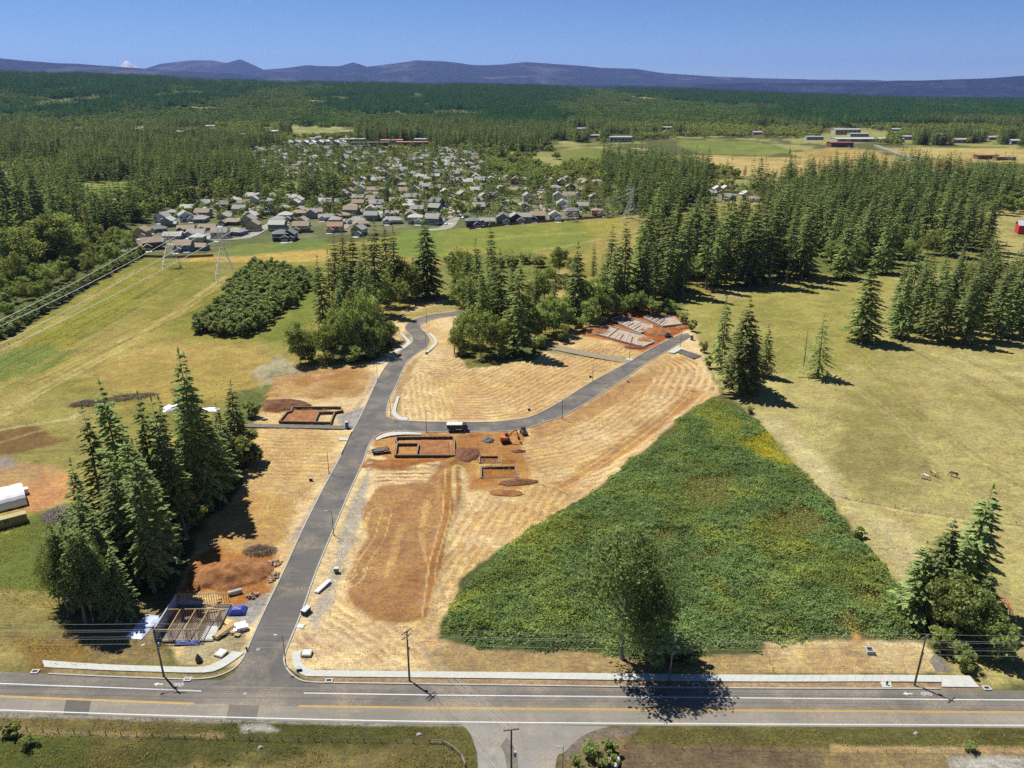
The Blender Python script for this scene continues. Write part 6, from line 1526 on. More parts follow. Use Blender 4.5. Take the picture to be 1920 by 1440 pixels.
# ================================================================ HOUSE UNDER CONSTRUCTION
hb = g(290, 1205); hx0, hy0 = hb.x, hb.y
HW, HD = 12.2, 12.8
e = thing('unfinished_house', 'unfinished house with concrete basement walls and bare stud walls', 'house', (hx0, hy0, 0.1), math.radians(1))
MB().box((HW / 2, HD / 2, .08), (HW, HD, .3)).build('floor_slab', plain('dusty_floor', A(150, 136, 122), .9, .25, .5), e)
M_STEM = plain('poured_concrete', A(215, 216, 222), .85, .12, .5)
for i in range(5): MB().box((.12, HD * (i + .5) / 5, 1.6), (.25, HD / 5 - .02, 2.9)).build('concrete_wall', M_STEM, e)
for i, hh in enumerate((1.7, 1.3, .9)): MB().box((.3 + 1.8 * i + .9, HD - .12, .2 + hh / 2), (1.78, .24, hh)).build('concrete_wall', M_STEM, e)
stud = {}
def stud_wall(p, q, z0, h, step=.55, skip=()):
    p, q = Vector(p), Vector(q); L = (q - p).length; d = (q - p) / L; a = math.atan2(d.y, d.x)
    for z in (z0 + .04, z0 + h - .04, z0 + h + .05):
        MB().box((0, 0, 0), (L, .15, .08)).build('plate', M_LUMBER, e, ((p + q) / 2 + Vector((0, 0, z)))).rotation_euler = (0, 0, a)
    key = round(h, 2)
    if key not in stud: stud[key] = MB().box((0, 0, h / 2), (.06, .14, h - .16)).mesh('stud', M_LUMBER)
    for i in range(int(L / step) + 1):
        if i in skip: continue
        o = put('stud', stud[key], e, p + d * min(i * step + .03, L - .03) + Vector((0, 0, z0))); o.rotation_euler = (0, 0, a)
stud_wall((.3, HD - .12, 0), (5.7, HD - .12, 0), 1.6, 1.5)
stud_wall((5.7, HD - .12, 0), (HW, HD - .12, 0), .23, 2.85)
stud_wall((.4, 7.4, 0), (HW - .4, 7.4, 0), .23, 2.6)
stud_wall((.4, .4, 0), (9.2, .4, 0), .23, 2.6, .8, (2, 5, 6))
stud_wall((3.1, .5, 0), (3.1, 7.3, 0), .23, 2.6)
stud_wall((6.4, .5, 0), (6.4, 7.3, 0), .23, 2.6)
stud_wall((9.2, .4, 0), (9.2, 7.3, 0), .23, 2.6)
stud_wall((HW - .4, 4.4, 0), (HW - .4, 7.4, 0), .23, 2.6)
MB().box((10.8, 2.6, .27), (2.6, 4.6, .08)).build('porch_slab', M_CONC, e)
MB().beam((1.2, 10.6, .35), (6, 10.8, .35), .2, .12).beam((6.5, 9.2, .4), (11.5, 10.4, .4), .22, .14).build('loose_lumber', M_LUMBER, e)
def stack(name, px, py, rz, label, cat, rows, size, mat, jitter=.03, z=0.25, piece='board'):
    c = g(px, py); o = thing(name, label, cat, (c.x, c.y, z), math.radians(rz))
    me = MB().box((0, 0, 0), size).mesh(piece, mat)
    for k, n in enumerate(rows):
        for j in range(n): put(piece, me, o, ((random.uniform(-jitter, jitter)) * 6, (j - (n - 1) / 2) * size[1] * 1.1, size[2] * (k + .5) * 1.02), random.uniform(-jitter, jitter) * .6)
    return o
stack('lumber_stack', 424, 1184, 62, 'long stack of pale lumber beside the unfinished house', 'lumber', (6, 6, 5), (6.2, .24, .2), M_LUMBER)
stack('lumber_stack', 433, 1181, 62, 'second narrower lumber stack nearer the new street', 'lumber', (3, 3), (5.2, .26, .2), M_LUMBER)
stack('roof_truss_pile', 402, 1134, 4, 'pile of short boards behind the blue tarp', 'lumber', (12, 10), (1.6, .35, .12), M_LUMBER, .08)
stack('pallet_pile', 452, 1180, 20, 'untidy pile of wrapped blue and white bundles by the kerb', 'pallet', (2, 2), (2.4, 1.1, .45), M_TARPW, .1, piece='bundle')
stack('pallet_pile', 445, 1186, -15, 'untidy scrap pallets between lumber and street', 'pallet', (3, 2), (1.3, .9, .18), M_PLY, .12, piece='pallet')
# wavy tarps over piles
def tarp(px, py, w, d, h, rz, mat, label, name='tarp_pile', n=16, box=0.5):
    c = g(px, py); m = MB(); rr = random.Random(int(px))
    for j in range(n + 1):
        for i in range(n + 1):
            u, v = i / n * 2 - 1, j / n * 2 - 1
            r_ = max(abs(u), abs(v)); z = h * (1 if r_ < box else max(0, 1 - (r_ - box) / (1 - box)) ** .8)
            m.v.append((u * w / 2, v * d / 2, z * (1 + rr.uniform(-.12, .12)) + .15))
    m.f = [(j * (n + 1) + i, j * (n + 1) + i + 1, (j + 1) * (n + 1) + i + 1, (j + 1) * (n + 1) + i) for j in range(n) for i in range(n)]
    o = m.build(name, mat, None, (c.x, c.y, 0), True); o.rotation_euler = (0, 0, math.radians(rz))
    return tag(o, label, 'tarp')
tarp(446, 1147, 3.9, 2.8, 1.0, 6, M_TARPB, 'crumpled bright blue tarp over materials by the unfinished house')
tarp(270, 1176, 4, 8, .4, -10, plain('pale_blue_sheet', (0.4, 0.45, 0.58), .5, .25, .6), 'pale blue plastic sheet spread left of the unfinished house')
tarp(352, 1206, 5.4, 1.6, .35, 0, plain('dark_blue_sheet', (0.03, 0.045, 0.16), .5, .25, .6), 'dark blue sheet lying before the unfinished house')
tarp(331, 766, 9, 5, 1.3, 25, M_TARPW, 'white tarp with dark weights behind the foreground firs')
tarp(392, 770, 7, 3.5, .7, 8, M_TARPW, 'second white tarp right behind the tall foreground firs')
c = g(441, 1114); o = MB().cyl((-1.5, 0, .55), (1.5, 0, .55), .5, n=14).build('culvert_pipe', M_CONC, None, (c.x, c.y, .1)); o.rotation_euler = (0, 0, .5); tag(o, 'pale concrete pipe section lying by the dirt pile', 'pipe')
for px, py, rz, s, lab in [(415, 1228, -20, (2.0, 2.2, .45), 'white concrete vault lid left of the street corner'), (576, 1228, 0, (1.9, 1.9, .5), 'white concrete vault lid right of the street corner'), (563, 1176, -10, (1.8, 1.5, .12), 'small white concrete pad beside the new street')]:
    c = g(px, py); e = thing('utility_vault', lab, 'vault', (c.x, c.y, .2), math.radians(rz)); MB().box((0, 0, s[2] / 2), s).build('body', M_CONC, e); MB().box((0, 0, s[2] + .02), (s[0] * .8, s[1] * .8, .05)).build('lid', M_WHITE, e)
stack('pipe_bundle', 606, 1102, 68, 'bundle of long white pipes lying beside the new street', 'pipe', (4, 4), (5.2, .22, .2), M_TARPW)
c = g(631, 1073); e = thing('utility_cabinet', 'small green and white utility cabinet beside the brown pad', 'cabinet', (c.x, c.y, .2), 0); MB().box((0, 0, .5), (1.1, .8, 1.0)).build('body', plain('cabinet_green', (.12, .2, .13), .6), e); MB().box((0, 0, 1.04), (1.2, .9, .08)).build('lid', M_WHITE, e)
c = g(574, 1150); e = thing('dumpster', 'small dark blue dumpster with white lid beside the new street', 'dumpster', (c.x, c.y, .2), math.radians(68)); MB().box((0, 0, .6), (2.2, 1.1, 1.1)).build('body', plain('dumpster_blue', (.05, .06, .12), .6), e); MB().box((-.1, -.1, 1.2), (2.3, 1.2, .08), 0, .08).build('lid', M_WHITE, e)
c = g(373, 1243); e = thing('boulder', 'dark upright boulder before the unfinished house', 'rock', (c.x, c.y, .1), .4)
m = MB(); rr = random.Random(4)
m.sweep([(0, 0, -.2), (.1, 0, .6), (-.1, .1, 1.4), (0, .1, 2.1)], [.7, .75, .5, .12], 7); m.build('stone', plain('dark_rock', (.1, .09, .08), .9, .4, 2), e)

# ================================================================ EARTH, BRUSH AND LOG PILES
def mound(px, py, rx, ry, h, rz, mat, label, name='dirt_pile', cat='dirt pile', n=34, seed=1, rough=.35):
    c = g(px, py); xs = np.linspace(-1.25, 1.25, n); U, V_ = np.meshgrid(xs, xs)
    r_ = np.hypot(U, V_) + (fbm(U * 2.1 + seed, V_ * 2.1 + seed * 3, 3) - .5) * .55
    z = h * np.clip(1 - r_, 0, 1) ** .85 * (1 + rough * (fbm(U * 5 + seed, V_ * 5, 4) - .5) * 2) + np.where(r_ < 1.05, rough * .5 * (fbm(U * 9, V_ * 9 + seed, 3) - .4), 0) * min(1, h) - np.where(r_ > 1.0, .55, 0) + .12
    Vv = np.stack([U.ravel() * rx, V_.ravel() * ry, z.ravel()], 1); ii = np.arange(n * n).reshape(n, n)
    F = np.stack([ii[:-1, :-1], ii[:-1, 1:], ii[1:, 1:], ii[1:, :-1]], -1).reshape(-1, 4)
    o = put(name, fastmesh(name, Vv, F, mat), None, (c.x, c.y, .05), math.radians(rz), True)
    return tag(o, label, cat)
mound(432, 1078, 9.5, 6.5, 3.2, 10, M_DIRT, 'big orange dirt pile behind the unfinished house', seed=2)
mound(535, 760, 9, 5, 2.2, 0, M_DIRTD, 'dark red dirt pile above the left formwork', seed=3)
mound(875, 852, 4.5, 5.5, 1.8, 0, M_DIRTD, 'dark round dirt pile right of the middle formwork', seed=4)
mound(914, 827, 2.2, 1.8, 1.3, 0, M_GRAVEL, 'small grey gravel pile by the excavator', 'gravel_pile', 'gravel pile', seed=5)
mound(1230, 622, 8, 6, 1.8, 0, M_DIRT, 'orange dirt heap between the far concrete foundations', seed=6)
mound(1212, 588, 16, 5, 1.8, 0, M_DIRT, 'long orange dirt bank behind the far foundations', seed=7)
mound(1118, 622, 7, 6, 1.5, 0, M_DIRT, 'orange dirt bank left of the far foundations', seed=8)
mound(1192, 652, 5, 3, 1.1, 0, M_DIRTD, 'dark dirt heap before the far foundations', seed=9)
mound(1215, 638, 6, 4, 1.2, 0, M_DIRT, 'orange dirt heap at the corner of the near foundation', seed=10)
mound(1284, 614, 4, 3, 1.0, 0, M_DIRT, 'small orange dirt heap at the far right foundation', seed=11)
mound(720, 874, 10, 2.5, 1.0, 3, M_DIRT, 'low brown dirt bank below the flatbed trailer', seed=12)
mound(970, 905, 6, 2.2, .9, 5, M_DIRTD, 'low brown dirt bank below the excavated footing', seed=13)
mound(972, 847, 2.4, 1.2, .7, 0, M_DIRTD, 'tiny dark dirt heap right of the excavated footing', seed=14)
mound(950, 925, 5, 2.0, .7, 0, M_DIRT, 'brown dirt spread right of the brown pad', seed=15)
mound(600, 795, 1.5, 1, .5, 0, M_GRAVEL, 'pale rubble heap beside the left formwork', 'rubble_pile', 'rubble pile', seed=16)
mound(515, 695, 9, 9, 2.2, 20, M_DRYGRASS, 'pale mound of dead grass left of the upper lots', 'grass_mound', 'mound', seed=17, rough=.5)
def sticks(px, py, rx, ry, h, n, mat, label, name='brush_pile', cat='brush pile', r0=.06, L=(1.2, 3), seed=1, piece=None, rz=0):
    c = g(px, py); rr = random.Random(seed); m = MB()
    o = None if piece is None else thing(name, label, cat, (c.x, c.y, 0.1), math.radians(rz))
    for i in range(n):
        a = rr.uniform(0, 6.28); q = math.sqrt(rr.random()); x, y = math.cos(a) * q * rx, math.sin(a) * q * ry
        z = h * (1 - q) * rr.uniform(.3, 1.05) + .1; l_ = rr.uniform(*L) / 2; b_ = rr.uniform(0, 6.28); t_ = rr.uniform(-.45, .45)
        p = Vector((x - math.cos(b_) * l_, y - math.sin(b_) * l_, max(.05, z - t_ * l_))); q2 = Vector((x + math.cos(b_) * l_, y + math.sin(b_) * l_, max(.05, z + t_ * l_)))
        if piece: MB().cyl(p, q2, r0 * rr.uniform(.8, 1.3), n=8).build(piece, mat, o)
        else: m.sweep([p, (p + q2) / 2 + Vector((0, 0, rr.uniform(-.1, .25))), q2], [r0 * rr.uniform(.5, 1.2), r0 * .7, r0 * .3], 4)
    if piece is None:
        o = m.build(name, mat, None, (c.x, c.y, .1)); o.rotation_euler = (0, 0, math.radians(rz)); tag(o, label, cat)
    return o
sticks(487, 1034, 4.2, 2.2, 1.9, 520, M_STICK, 'brown brush pile above the dirt pile beside the street', seed=3, L=(.8, 2.2), r0=.05)
sticks(515, 1058, 1.8, 1.4, .9, 26, M_LOG, 'upper heap of cut log rounds beside the street', 'log_pile', 'logs', .3, (.5, .9), 4, 'log')
sticks(514, 1085, 1.3, 2.0, .9, 26, M_LOG, 'lower heap of cut log rounds beside the street', 'log_pile', 'logs', .3, (.5, .9), 5, 'log')
sticks(474, 1118, 1.5, 1.1, .7, 12, M_LOG, 'few loose log rounds beside the gravel patch', 'log_pile', 'logs', .28, (.5, .9), 6, 'log')
sticks(122, 966, 5.5, 5.0, 1.8, 700, M_SNAG, 'large grey brush pile left of the foreground grove', seed=7, L=(1.5, 4.5))
sticks(165, 758, 6, 3, 1.8, 420, M_STICK, 'dark brush pile in the golden field behind the firs', seed=8, rz=15)
sticks(233, 748, 12, 2.2, 2.0, 620, M_STICK, 'long brush windrow in the golden field behind the firs', seed=9, rz=24)
sticks(148, 1382, 0.1, .1, .1, 2, M_STICK, 'single stick lying by the bottom left fence', seed=10)

# ================================================================ FORMWORK AND FOUNDATIONS
M_FORMFILL = plain('form_fill', A(196, 158, 128), .9, .2, 1)
def formwork(outline, label, h=.9, extra=(), floor=None):
    P = gp(outline); o0 = Vector((*P[0], 0)); e = thing('formwork', label, 'formwork', (o0.x, o0.y, .1))
    runs = [list(P) + [P[0]]] + [gp(q) for q in extra]
    for R in runs:
        for (x0, y0), (x1, y1) in zip(R[:-1], R[1:]):
            L = math.hypot(x1 - x0, y1 - y0); n = max(1, int(L / 1.6)); dx, dy = (x1 - x0) / n, (y1 - y0) / n
            nx, ny = -dy / (L / n) * .22, dx / (L / n) * .22
            for i in range(n):
                for s in (-1, 1):
                    MB().beam((x0 + dx * (i + .02) - o0.x + s * nx, y0 + dy * (i + .02) - o0.y + s * ny, h / 2), (x0 + dx * (i + .98) - o0.x + s * nx, y0 + dy * (i + .98) - o0.y + s * ny, h / 2), .06, h).build('form_panel', M_FORM, e)
                MB().beam((x0 + dx * (i + .01) - o0.x, y0 + dy * (i + .01) - o0.y, h - .1), (x0 + dx * (i + .99) - o0.x, y0 + dy * (i + .99) - o0.y, h - .1), .36, .08).build('wet_concrete', M_FORMFILL, e)
                MB().beam((x0 + dx * i - o0.x - nx * 1.4, y0 + dy * i - o0.y - ny * 1.4, h + .04), (x0 + dx * i - o0.x + nx * 1.4, y0 + dy * i - o0.y + ny * 1.4, h + .04), .1, .08).build('form_tie', M_FORMTOP, e)
    if floor: sheet('bare_floor', [(x - o0.x, y - o0.y) for x, y in gp(floor)], .22, M_DIRT, parent=e)
    return e
formwork([(549, 767), (640, 767), (642, 774), (628, 776), (620, 796), (524, 794), (538, 777), (546, 775)], 'dark foundation formwork left of the street junction', extra=[[(628, 776), (598, 777), (590, 795)]], floor=[(551, 770), (625, 771), (596, 777), (588, 793), (529, 792), (540, 779)])
formwork([(744, 824), (850, 823), (852, 832), (851, 858), (741, 858), (745, 834), (742, 830)], 'dark foundation formwork below the branch street', extra=[[(746, 836), (785, 836), (781, 857)]], floor=[(790, 828), (840, 828), (843, 856), (786, 856)])
def foundation(outline, axis, label, strips=9):
    P = gp(outline); o0 = Vector((*P[0], 0)); e = thing('house_foundation', label, 'foundation', (o0.x, o0.y, .1))
    L = [(x - o0.x, y - o0.y) for x, y in P]
    MB().prism(L, 0, .3).build('slab', dirt_material('dusty_slab', A(196, 162, 132), A(216, 196, 172), .4, .1) if 'dusty_slab' not in MATS else MATS['dusty_slab'], e)
    for (x0, y0), (x1, y1) in zip(L, L[1:] + L[:1]):
        MB().beam((x0, y0, .5), (x1, y1, .5), .3, .75).build('stem_wall', M_CONC, e)
    a, b, c, d = (Vector((*L[k], 0)) for k in axis)
    for i in range(1, strips):
        s = i / strips; p, q = a.lerp(b, s), d.lerp(c, s)
        if i % 3 != 0: p, q = p.lerp(q, .08), p.lerp(q, .62)
        MB().beam((p.x, p.y, .42), (q.x, q.y, .42), .35, .3).build('footing_strip', M_DIRTD if i % 2 else M_CONC, e)
    return e
foundation([(1108, 626), (1139, 613), (1202, 630), (1226, 644), (1205, 653)], (0, 4, 2, 1), 'nearest of the three pale far foundations')
foundation([(1144, 600), (1166, 594), (1222, 611), (1224, 620), (1200, 627)], (0, 4, 2, 1), 'middle of the three pale far foundations')
foundation([(1207, 597), (1228, 592), (1262, 597), (1279, 610), (1243, 614)], (0, 4, 2, 1), 'rightmost of the three pale far foundations')
formwork([(899, 856), (935, 856), (936, 868), (899, 868)], 'upper shallow footing trench below the excavator', .14)
formwork([(902, 876), (966, 875), (972, 896), (902, 896)], 'lower shallow footing trench below the excavator', .14)
# manicured slab where the driveway begins
# ================================================================ MACHINES
def wheels(e, xs, y, r, w=.3):
    me = MB().cyl((0, -w / 2, 0), (0, w / 2, 0), r, n=14).mesh('wheel', M_BLACK); hub = MB().cyl((0, -w / 2 - .02, 0), (0, w / 2 + .02, 0), r * .5, n=10).mesh('rim', M_GALV)
    for x in xs:
        for s in (-1, 1): o = put('wheel', me, e, (x, s * y, r)); put('rim', hub, o)
c = g(857, 809); e = thing('dump_truck', 'black dump truck with a white covered bed on the branch street', 'truck', (c.x, c.y, .33), math.radians(1))
MB().box((0, 0, .85), (6.4, .9, .3)).build('chassis', M_STEEL, e)
bed = MB().add([(-3.2, -1.15, 1.0), (1.6, -1.15, 1.0), (1.8, -1.25, 2.5), (-3.4, -1.25, 2.5), (-3.2, 1.15, 1.0), (1.6, 1.15, 1.0), (1.8, 1.25, 2.5), (-3.4, 1.25, 2.5)], [(0, 1, 2, 3), (7, 6, 5, 4), (1, 5, 6, 2), (4, 0, 3, 7), (5, 1, 0, 4)]).build('bed', plain('black_truck_paint', (.018, .018, .022), .4, .2, 2), e)
MB().box((-.8, 0, 2.55), (5.3, 2.6, .18)).build('tarp_cover', M_WHITE, bed)
for i in range(6): MB().box((-2.9 + i * .9, -1.22, 1.75), (.08, .08, 1.45)).build('rib', M_STEEL, bed)
cab = MB().box((2.55, 0, 1.65), (1.5, 2.2, 1.7)).box((3.4, 0, 1.15), (.5, 2.0, .8)).build('cab', plain('dark_cab_paint', (.03, .03, .04), .35, .1, 2), e)
MB().box((3.31, 0, 2.0), (.04, 1.9, .7)).box((2.6, -1.11, 2.0), (.9, .04, .6)).box((2.6, 1.11, 2.0), (.9, .04, .6)).build('window', M_GLASS, cab)
for s in (-.7, .7): MB().box((3.67, s, 1.05), (.05, .3, .2)).build('headlight', M_WHITE, e)
wheels(e, (-2.3, -1.2, 2.6), 1.0, .5)
# mini excavator
c = g(948, 830); e = thing('excavator', 'orange excavator with folded boom at the edge of the branch street', 'excavator', (c.x, c.y, .2), math.radians(12))
for s in (-1, 1):
    t_ = MB(); P = [(-1.5, .1), (-1.7, .45), (-1.5, .8), (1.5, .8), (1.7, .45), (1.5, .1)]; n_ = len(P)
    t_.add([(x, s * 1.0 + d_, z) for d_ in (-.25, .25) for x, z in P], [tuple(range(n_)), tuple(range(2 * n_ - 1, n_ - 1, -1))] + [((i + 1) % n_, i, n_ + i, n_ + (i + 1) % n_) for i in range(n_)]); t_.build('track', M_BLACK, e)
MB().cyl((0, 0, .7), (0, 0, 1.0), .6, n=12).build('turntable', M_STEEL, e)
hs_ = MB().box((-.5, 0, 1.5), (2.2, 2.0, 1.0)).box((-1.4, 0, 1.75), (.8, 1.9, .9)).build('body', M_ORANGE, e)
cb = MB().box((.45, .5, 2.0), (1.1, .95, 1.7)).build('cab', M_STEEL, e); MB().box((.45, .5, 2.25), (1.14, 1.0, .9)).build('window', M_GLASS, cb)
MB().beam((.7, -.3, 1.5), (2.2, -.3, 3.7), .32, .4).beam((2.2, -.3, 3.7), (3.6, -.3, 4.1), .3, .36).build('boom', M_ORANGE, e)
MB().beam((3.5, -.3, 4.3), (4.3, -.3, 1.7), .26, .34).build('stick', M_ORANGE, e)
MB().add([(4.0, -.7, 1.7), (4.6, -.7, 1.6), (4.9, -.7, .8), (4.2, -.7, .5), (4.0, .1, 1.7), (4.6, .1, 1.6), (4.9, .1, .8), (4.2, .1, .5)], [(0, 1, 2, 3), (7, 6, 5, 4), (0, 4, 5, 1), (1, 5, 6, 2), (2, 6, 7, 3)]).build('bucket', M_STEEL, e)
MB().cyl((.9, -.3, 1.6), (2.0, -.3, 2.9), .08).cyl((2.6, -.3, 4.1), (3.6, -.3, 4.5), .07).build('hydraulic_ram', M_GALV, e)
c = g(981, 813); e = thing('skid_loader', 'small dark skid loader right of the excavator', 'loader', (c.x, c.y, .25), math.radians(-70))
MB().box((0, 0, .9), (2.4, 1.3, .9)).build('body', M_GREYBOX, e); k_ = MB().box((.1, 0, 1.75), (1.3, 1.25, .9)).build('cab', M_STEEL, e); MB().box((.78, 0, 1.75), (.05, 1.0, .7)).build('window', M_GLASS, k_)
for s in (-1, 1): MB().beam((-1.0, s * .78, 1.5), (1.6, s * .78, .6), .16, .25).build('lift_arm', M_STEEL, e)
MB().box((1.85, 0, .45), (.5, 1.8, .6)).build('bucket', M_STEEL, e); wheels(e, (-.7, .7), .8, .42)
c = g(1252, 634); e = thing('skid_loader', 'small dark loader standing before the far foundations', 'loader', (c.x, c.y, .25), math.radians(20))
MB().box((0, 0, .9), (2.6, 1.4, .9)).build('body', M_STEEL, e); k_ = MB().box((-.1, 0, 1.75), (1.3, 1.3, 1.0)).build('cab', M_STEEL, e); MB().box((.58, 0, 1.75), (.05, 1.0, .7)).build('window', M_GLASS, k_)
for s in (-1, 1): MB().beam((-1.0, s * .8, 1.6), (1.7, s * .8, .7), .16, .25).build('lift_arm', M_GREYBOX, e)
MB().box((1.95, 0, .5), (.5, 1.8, .6)).build('bucket', M_STEEL, e); wheels(e, (-.75, .75), .85, .45)
# flatbed trailer loaded with form boards
c = g(714, 849); e = thing('flatbed_trailer', 'flatbed trailer loaded with form boards left of the formwork', 'trailer', (c.x, c.y, .25), math.radians(16))
MB().box((0, 0, .75), (5.6, 2.2, .18)).build('deck', M_STEEL, e); MB().beam((-2.8, .8, .7), (-4.2, 0, .6), .12).beam((-2.8, -.8, .7), (-4.2, 0, .6), .12).build('drawbar', M_STEEL, e)
for i in range(9): MB().box((random.uniform(-.4, .4), -.95 + i * .22, .95 + .1 * (i % 3)), (random.uniform(3, 4.8), .18, .2)).build('load_board', (M_LUMBER, M_GALV, M_FORM)[i % 3], e)
for x in (-2.7, -1.3, 0, 1.3, 2.7): MB().box((x, -1.12, 1.2), (.08, .06, .8)).build('stake', M_STEEL, e)
wheels(e, (-.5, .5), 1.05, .36, .25)
def toilet(px, py, rz, label):
    c = g(px, py); e = thing('portable_toilet', label, 'portable toilet', (c.x, c.y, .22), math.radians(rz), 'portable toilets')
    MB().box((0, 0, .06), (1.3, 1.3, .12)).build('skid', M_BLACK, e); MB().box((0, 0, 1.15), (1.15, 1.15, 2.1)).build('cabin', M_BLUEP, e)
    d_ = MB().box((0, -.6, 1.1), (.85, .06, 1.85)).build('door', plain('toilet_door', (.07, .11, .42), .5), e); MB().box((.3, -.65, 1.1), (.08, .05, .2)).build('handle', M_GALV, d_)
    m = MB(); m.add([(-.65, -.65, 2.2), (.65, -.65, 2.2), (.65, .65, 2.2), (-.65, .65, 2.2), (-.35, -.5, 2.5), (.35, -.5, 2.5), (.35, .5, 2.5), (-.35, .5, 2.5)], [(0, 1, 5, 4), (1, 2, 6, 5), (2, 3, 7, 6), (3, 0, 4, 7), (4, 5, 6, 7), (3, 2, 1, 0)]); m.build('roof', M_WHITE, e)
    MB().cyl((.4, .4, 2.2), (.4, .4, 2.8), .05).build('vent_pipe', M_GALV, e)
toilet(651, 804, 10, 'blue portable toilet left of the street junction')
toilet(1297, 638, -20, 'blue portable toilet at the far end of the branch street')
# white high tunnel with a tan container before it
c = g(12, 960); e = thing('greenhouse', 'white covered greenhouse cut by the left edge', 'greenhouse', (c.x - 6.5, c.y + 2.5, 0), math.radians(36))
m = MB(); n_ = 14
for x in np.linspace(-9, 9, 13): m.v += [(x, -5.2 * math.cos(math.pi * i / n_), .3 + 4.0 * math.sin(math.pi * i / n_) ** .8 + .08 * math.sin(x * 6)) for i in range(n_ + 1)]
m.f = [(j * (n_ + 1) + i, (j + 1) * (n_ + 1) + i, (j + 1) * (n_ + 1) + i + 1, j * (n_ + 1) + i + 1) for j in range(12) for i in range(n_)]
m.add([(9, -5.2 * math.cos(math.pi * i / n_), .3 + 4.0 * math.sin(math.pi * i / n_) ** .8) for i in range(n_ + 1)], [tuple(range(n_, -1, -1))])
m.build('cover', M_TARPW, e); MB().box((9.4, 3.2, 1.0), (1.6, 1.6, 1.4)).build('end_bundle', M_TARPW, e)
c2 = g(28, 985); e = thing('shipping_container', 'long tan shipping container beside the white greenhouse', 'container', (c2.x - 3, c2.y - 1.0, .1), math.radians(36))
MB().box((0, 0, 1.3), (12.2, 2.4, 2.5)).build('body', M_TAN, e)
rib = MB().box((0, 0, 0), (.12, .06, 2.3)).mesh('rib', M_TAN)
for i in range(24): put('rib', rib, e, (-5.8 + i * .5, -1.22, 1.3)); 
MB().box((6.12, -.6, 1.3), (.05, 1.1, 2.3)).build('door', M_TAN, e); MB().box((6.12, .6, 1.3), (.05, 1.1, 2.3)).build('door', M_TAN, e)
MB().box((1.0, -1.26, 1.6), (.12, .03, .9)).box((1.4, -1.26, 2.0), (.9, .03, .12)).box((1.8, -1.26, 1.6), (.12, .03, .9)).box((1.4, -1.26, 1.65), (.12, .03, .8)).build('lettering', M_BLACK, e)
# basin riser box, bins, signs, electric boxes
c = g(1630, 1224); e = thing('drain_riser', 'square pale drain riser in the dry basin lot', 'drain', (c.x, c.y, .1)); m = MB()
for a in ((-.7, 0, .2, 1.6), (.7, 0, .2, 1.6)): m.box((a[0], a[1], .4), (.2, 1.6, .9))
m.box((0, -.7, .4), (1.2, .2, .9)); m.box((0, .7, .4), (1.2, .2, .9)); m.build('collar', M_CONC, e); MB().box((0, 0, .5), (1.15, 1.15, .05)).build('grate', M_STEEL, e)
c = g(1576, 1137); tag(MB().cyl((0, 0, .1), (0, 0, .9), .35, .3, 10).build('marker_post', M_WHITE, None, (c.x, c.y, .3)), 'white marker at the upper end of the cleared bramble path', 'marker')
for px, py, lab in [(992, 770, 'small dark utility box in the furrowed lot above the branch street'), (1107, 708, 'dark bin beside the lamp above the branch street'), (1177, 717, 'small white utility box right of the branch street'), (583, 902, 'small brown box in the straw lot left of the new street'), (561, 1260, 'small post on the street corner'), (742, 622, 'small dark box left of the street bend'), (800, 664, 'small dark box right of the street bend')]:
    c = g(px, py); e = thing('utility_box', lab, 'utility box', (c.x, c.y, .15), random.uniform(-.3, .3)); MB().box((0, 0, .4), (.9, .6, .8)).build('body', M_WHITE if 'white' in lab else M_STEEL, e); MB().box((0, 0, .84), (1.0, .7, .08)).build('lid', M_GREYBOX, e)
for px, py, lab in [(1662, 1287, 'dark hydrant on the short walk across the verge'), (463, 1222, 'dark post with sign left of the street mouth')]:
    c = g(px, py); e = thing('hydrant', lab, 'hydrant', (c.x, c.y, .4)); MB().cyl((0, 0, 0), (0, 0, .7), .16, .14, 10).cyl((0, 0, .7), (0, 0, .9), .18, .06, 10).build('barrel', M_STEEL, e); MB().cyl((-.3, 0, .5), (.3, 0, .5), .08, n=8).build('outlet', M_STEEL, e)
# shrubs and junk by the south driveway
for i, (px, py, h, lab) in enumerate([(1085, 1440, 2.6, 'dark shrub at the driveway corner'), (1110, 1418, 2.8, 'dark bush behind the driveway corner'), (1145, 1408, 2.6, 'narrow bush right of the driveway corner'), (1128, 1436, 2.0, 'green bush amid junk right of the driveway'), (1155, 1432, 1.8, 'small green bush beside the white boat shape'), (1815, 1408, 1.8, 'small dark bush on the south verge at right'), (20, 1385, 3.0, 'dark shrub at the bottom left edge'), (60, 1400, 2.4, 'second dark shrub at the bottom left'), (1612, 1010, 3.0, 'dark round bush where brambles meet pasture'), (1408, 775, 2.4, 'dark bush at the upper tip of the brambles')]):
    c = g(px, py); tree(SHRUB[i % 2], (c.x, c.y, 0), h, 1.2, lab, 'small bushes', 'bush', 'bush')
c = g(1157, 1432); e = thing('small_boat', 'upturned white dinghy among bushes right of the driveway', 'boat', (c.x, c.y, .2), 1.2)
MB().sweep([(-1.2, 0, .15), (-.8, 0, .3), (.4, 0, .35), (1.3, 0, .2)], [.25, .45, .5, .08], 10).build('hull', M_WHITE, e); MB().box((0, 0, .8), (.8, .1, .06)).build('keel', M_GALV, e)
stack('plank_pile', 1143, 1420, 80, 'leaning pale plank beside the bushes right of the driveway', 'plank', (2,), (3.2, .25, .08), M_SNAG)
M_PALEROCK = plain('pale_rock', A(205, 198, 184), .9, .2, 2)
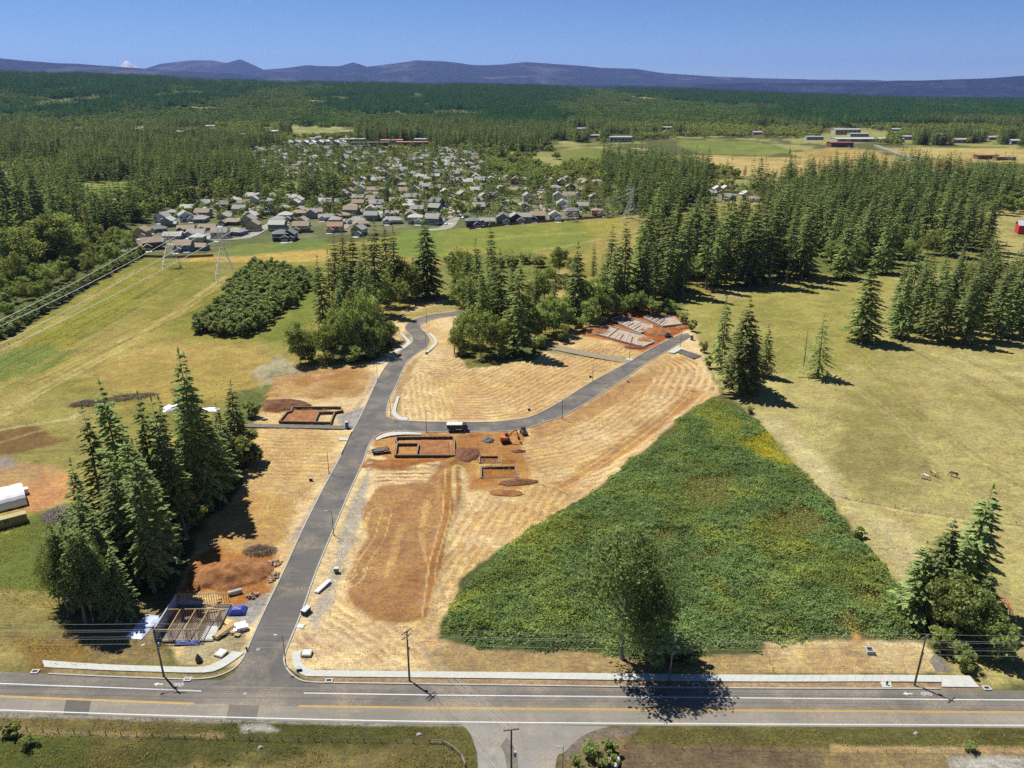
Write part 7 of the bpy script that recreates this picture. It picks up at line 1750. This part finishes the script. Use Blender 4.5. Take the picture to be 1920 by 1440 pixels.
for px, py in ((467, 1371), (489, 1404), (786, 1380), (1717, 1378)):
    c = g(px, py); tag(mound(px, py, .6, .45, .6, 0, M_PALEROCK, 'x', 'rock_pile', 'rocks', 12, px), {467: 'pale stones on the south verge below the street mouth', 489: 'small pale rock in the south field', 786: 'small pale rock near the rail fence', 1717: 'white square rock on the south verge at right'}[px], 'rocks')

# ================================================================ HORSES
def horse(px, py, rz, col, mane, label, graze=True):
    c = g(px, py); e = thing('horse', label, 'horse', (c.x, c.y, .1), math.radians(rz), 'horses on the pasture')
    bm_v = [(-.75, 0, 1.25), (-.35, 0, 1.2), (.2, 0, 1.2), (.65, 0, 1.3), (1.0, 0, 1.15 if graze else 1.65), (1.3, 0, .72 if graze else 1.95), (1.45, 0, .35 if graze else 1.8), (1.6, 0, .12 if graze else 1.65)]
    rad = [.3, .34, .33, .31, .2, .15, .13, .07]
    ed = [(i, i + 1) for i in range(7)]
    for hip_, xs, rs_ in ((0, (-.78, -.66, -.86, -.84, -.8), (.2, .14, .09, .07, .08)), (3, (.6, .62, .6, .6, .64), (.15, .1, .08, .065, .08))):
        for s in (-1, 1):
            k0 = len(bm_v)
            for x, z, r_ in zip(xs, (1.0, .72, .5, .2, .03), rs_): bm_v.append((x, s * .17, z)); rad.append(r_)
            ed += [(hip_, k0)] + [(k0 + i, k0 + i + 1) for i in range(4)]
    me = bpy.data.meshes.new('body'); me.from_pydata(bm_v, ed, []); me.materials.append(col)
    o = put('body', me, e); sk = o.modifiers.new('skin', 'SKIN')
    for v, r_ in zip(me.skin_vertices[0].data, rad): v.radius = (r_, r_)
    me.skin_vertices[0].data[1].use_root = True
    sb = o.modifiers.new('smooth', 'SUBSURF'); sb.levels = sb.render_levels = 1
    MB().sweep([(-1.0, 0, 1.35), (-1.2, 0, 1.0), (-1.22, 0, .5)], [.06, .1, .04], 6).build('tail', mane, e)
    MB().beam((.75, 0, 1.5), (1.15, 0, 1.1 if graze else 1.9), .06, .22).build('mane', mane, e)
    zt = .6 if graze else 2.05
    for s in (-1, 1): MB().cyl((1.28, s * .08, zt + .15), (1.22, s * .1, zt + .34), .05, .01, 6).build('ear', col, e)
M_HW = plain('white_coat', (.75, .73, .68), .8, .06, 3); M_HT = plain('buckskin_coat', (.5, .36, .18), .8, .1, 3); M_HD = plain('dark_bay_coat', (.06, .035, .025), .7, .2, 3)
horse(1734, 898, -40, M_HW, M_HW, 'white horse grazing on the dry pasture')
horse(1750, 893, -60, M_HT, M_HD, 'tan horse grazing between the white and dark ones')
horse(1788, 894, 140, M_HD, M_HD, 'dark brown horse grazing right of the others')
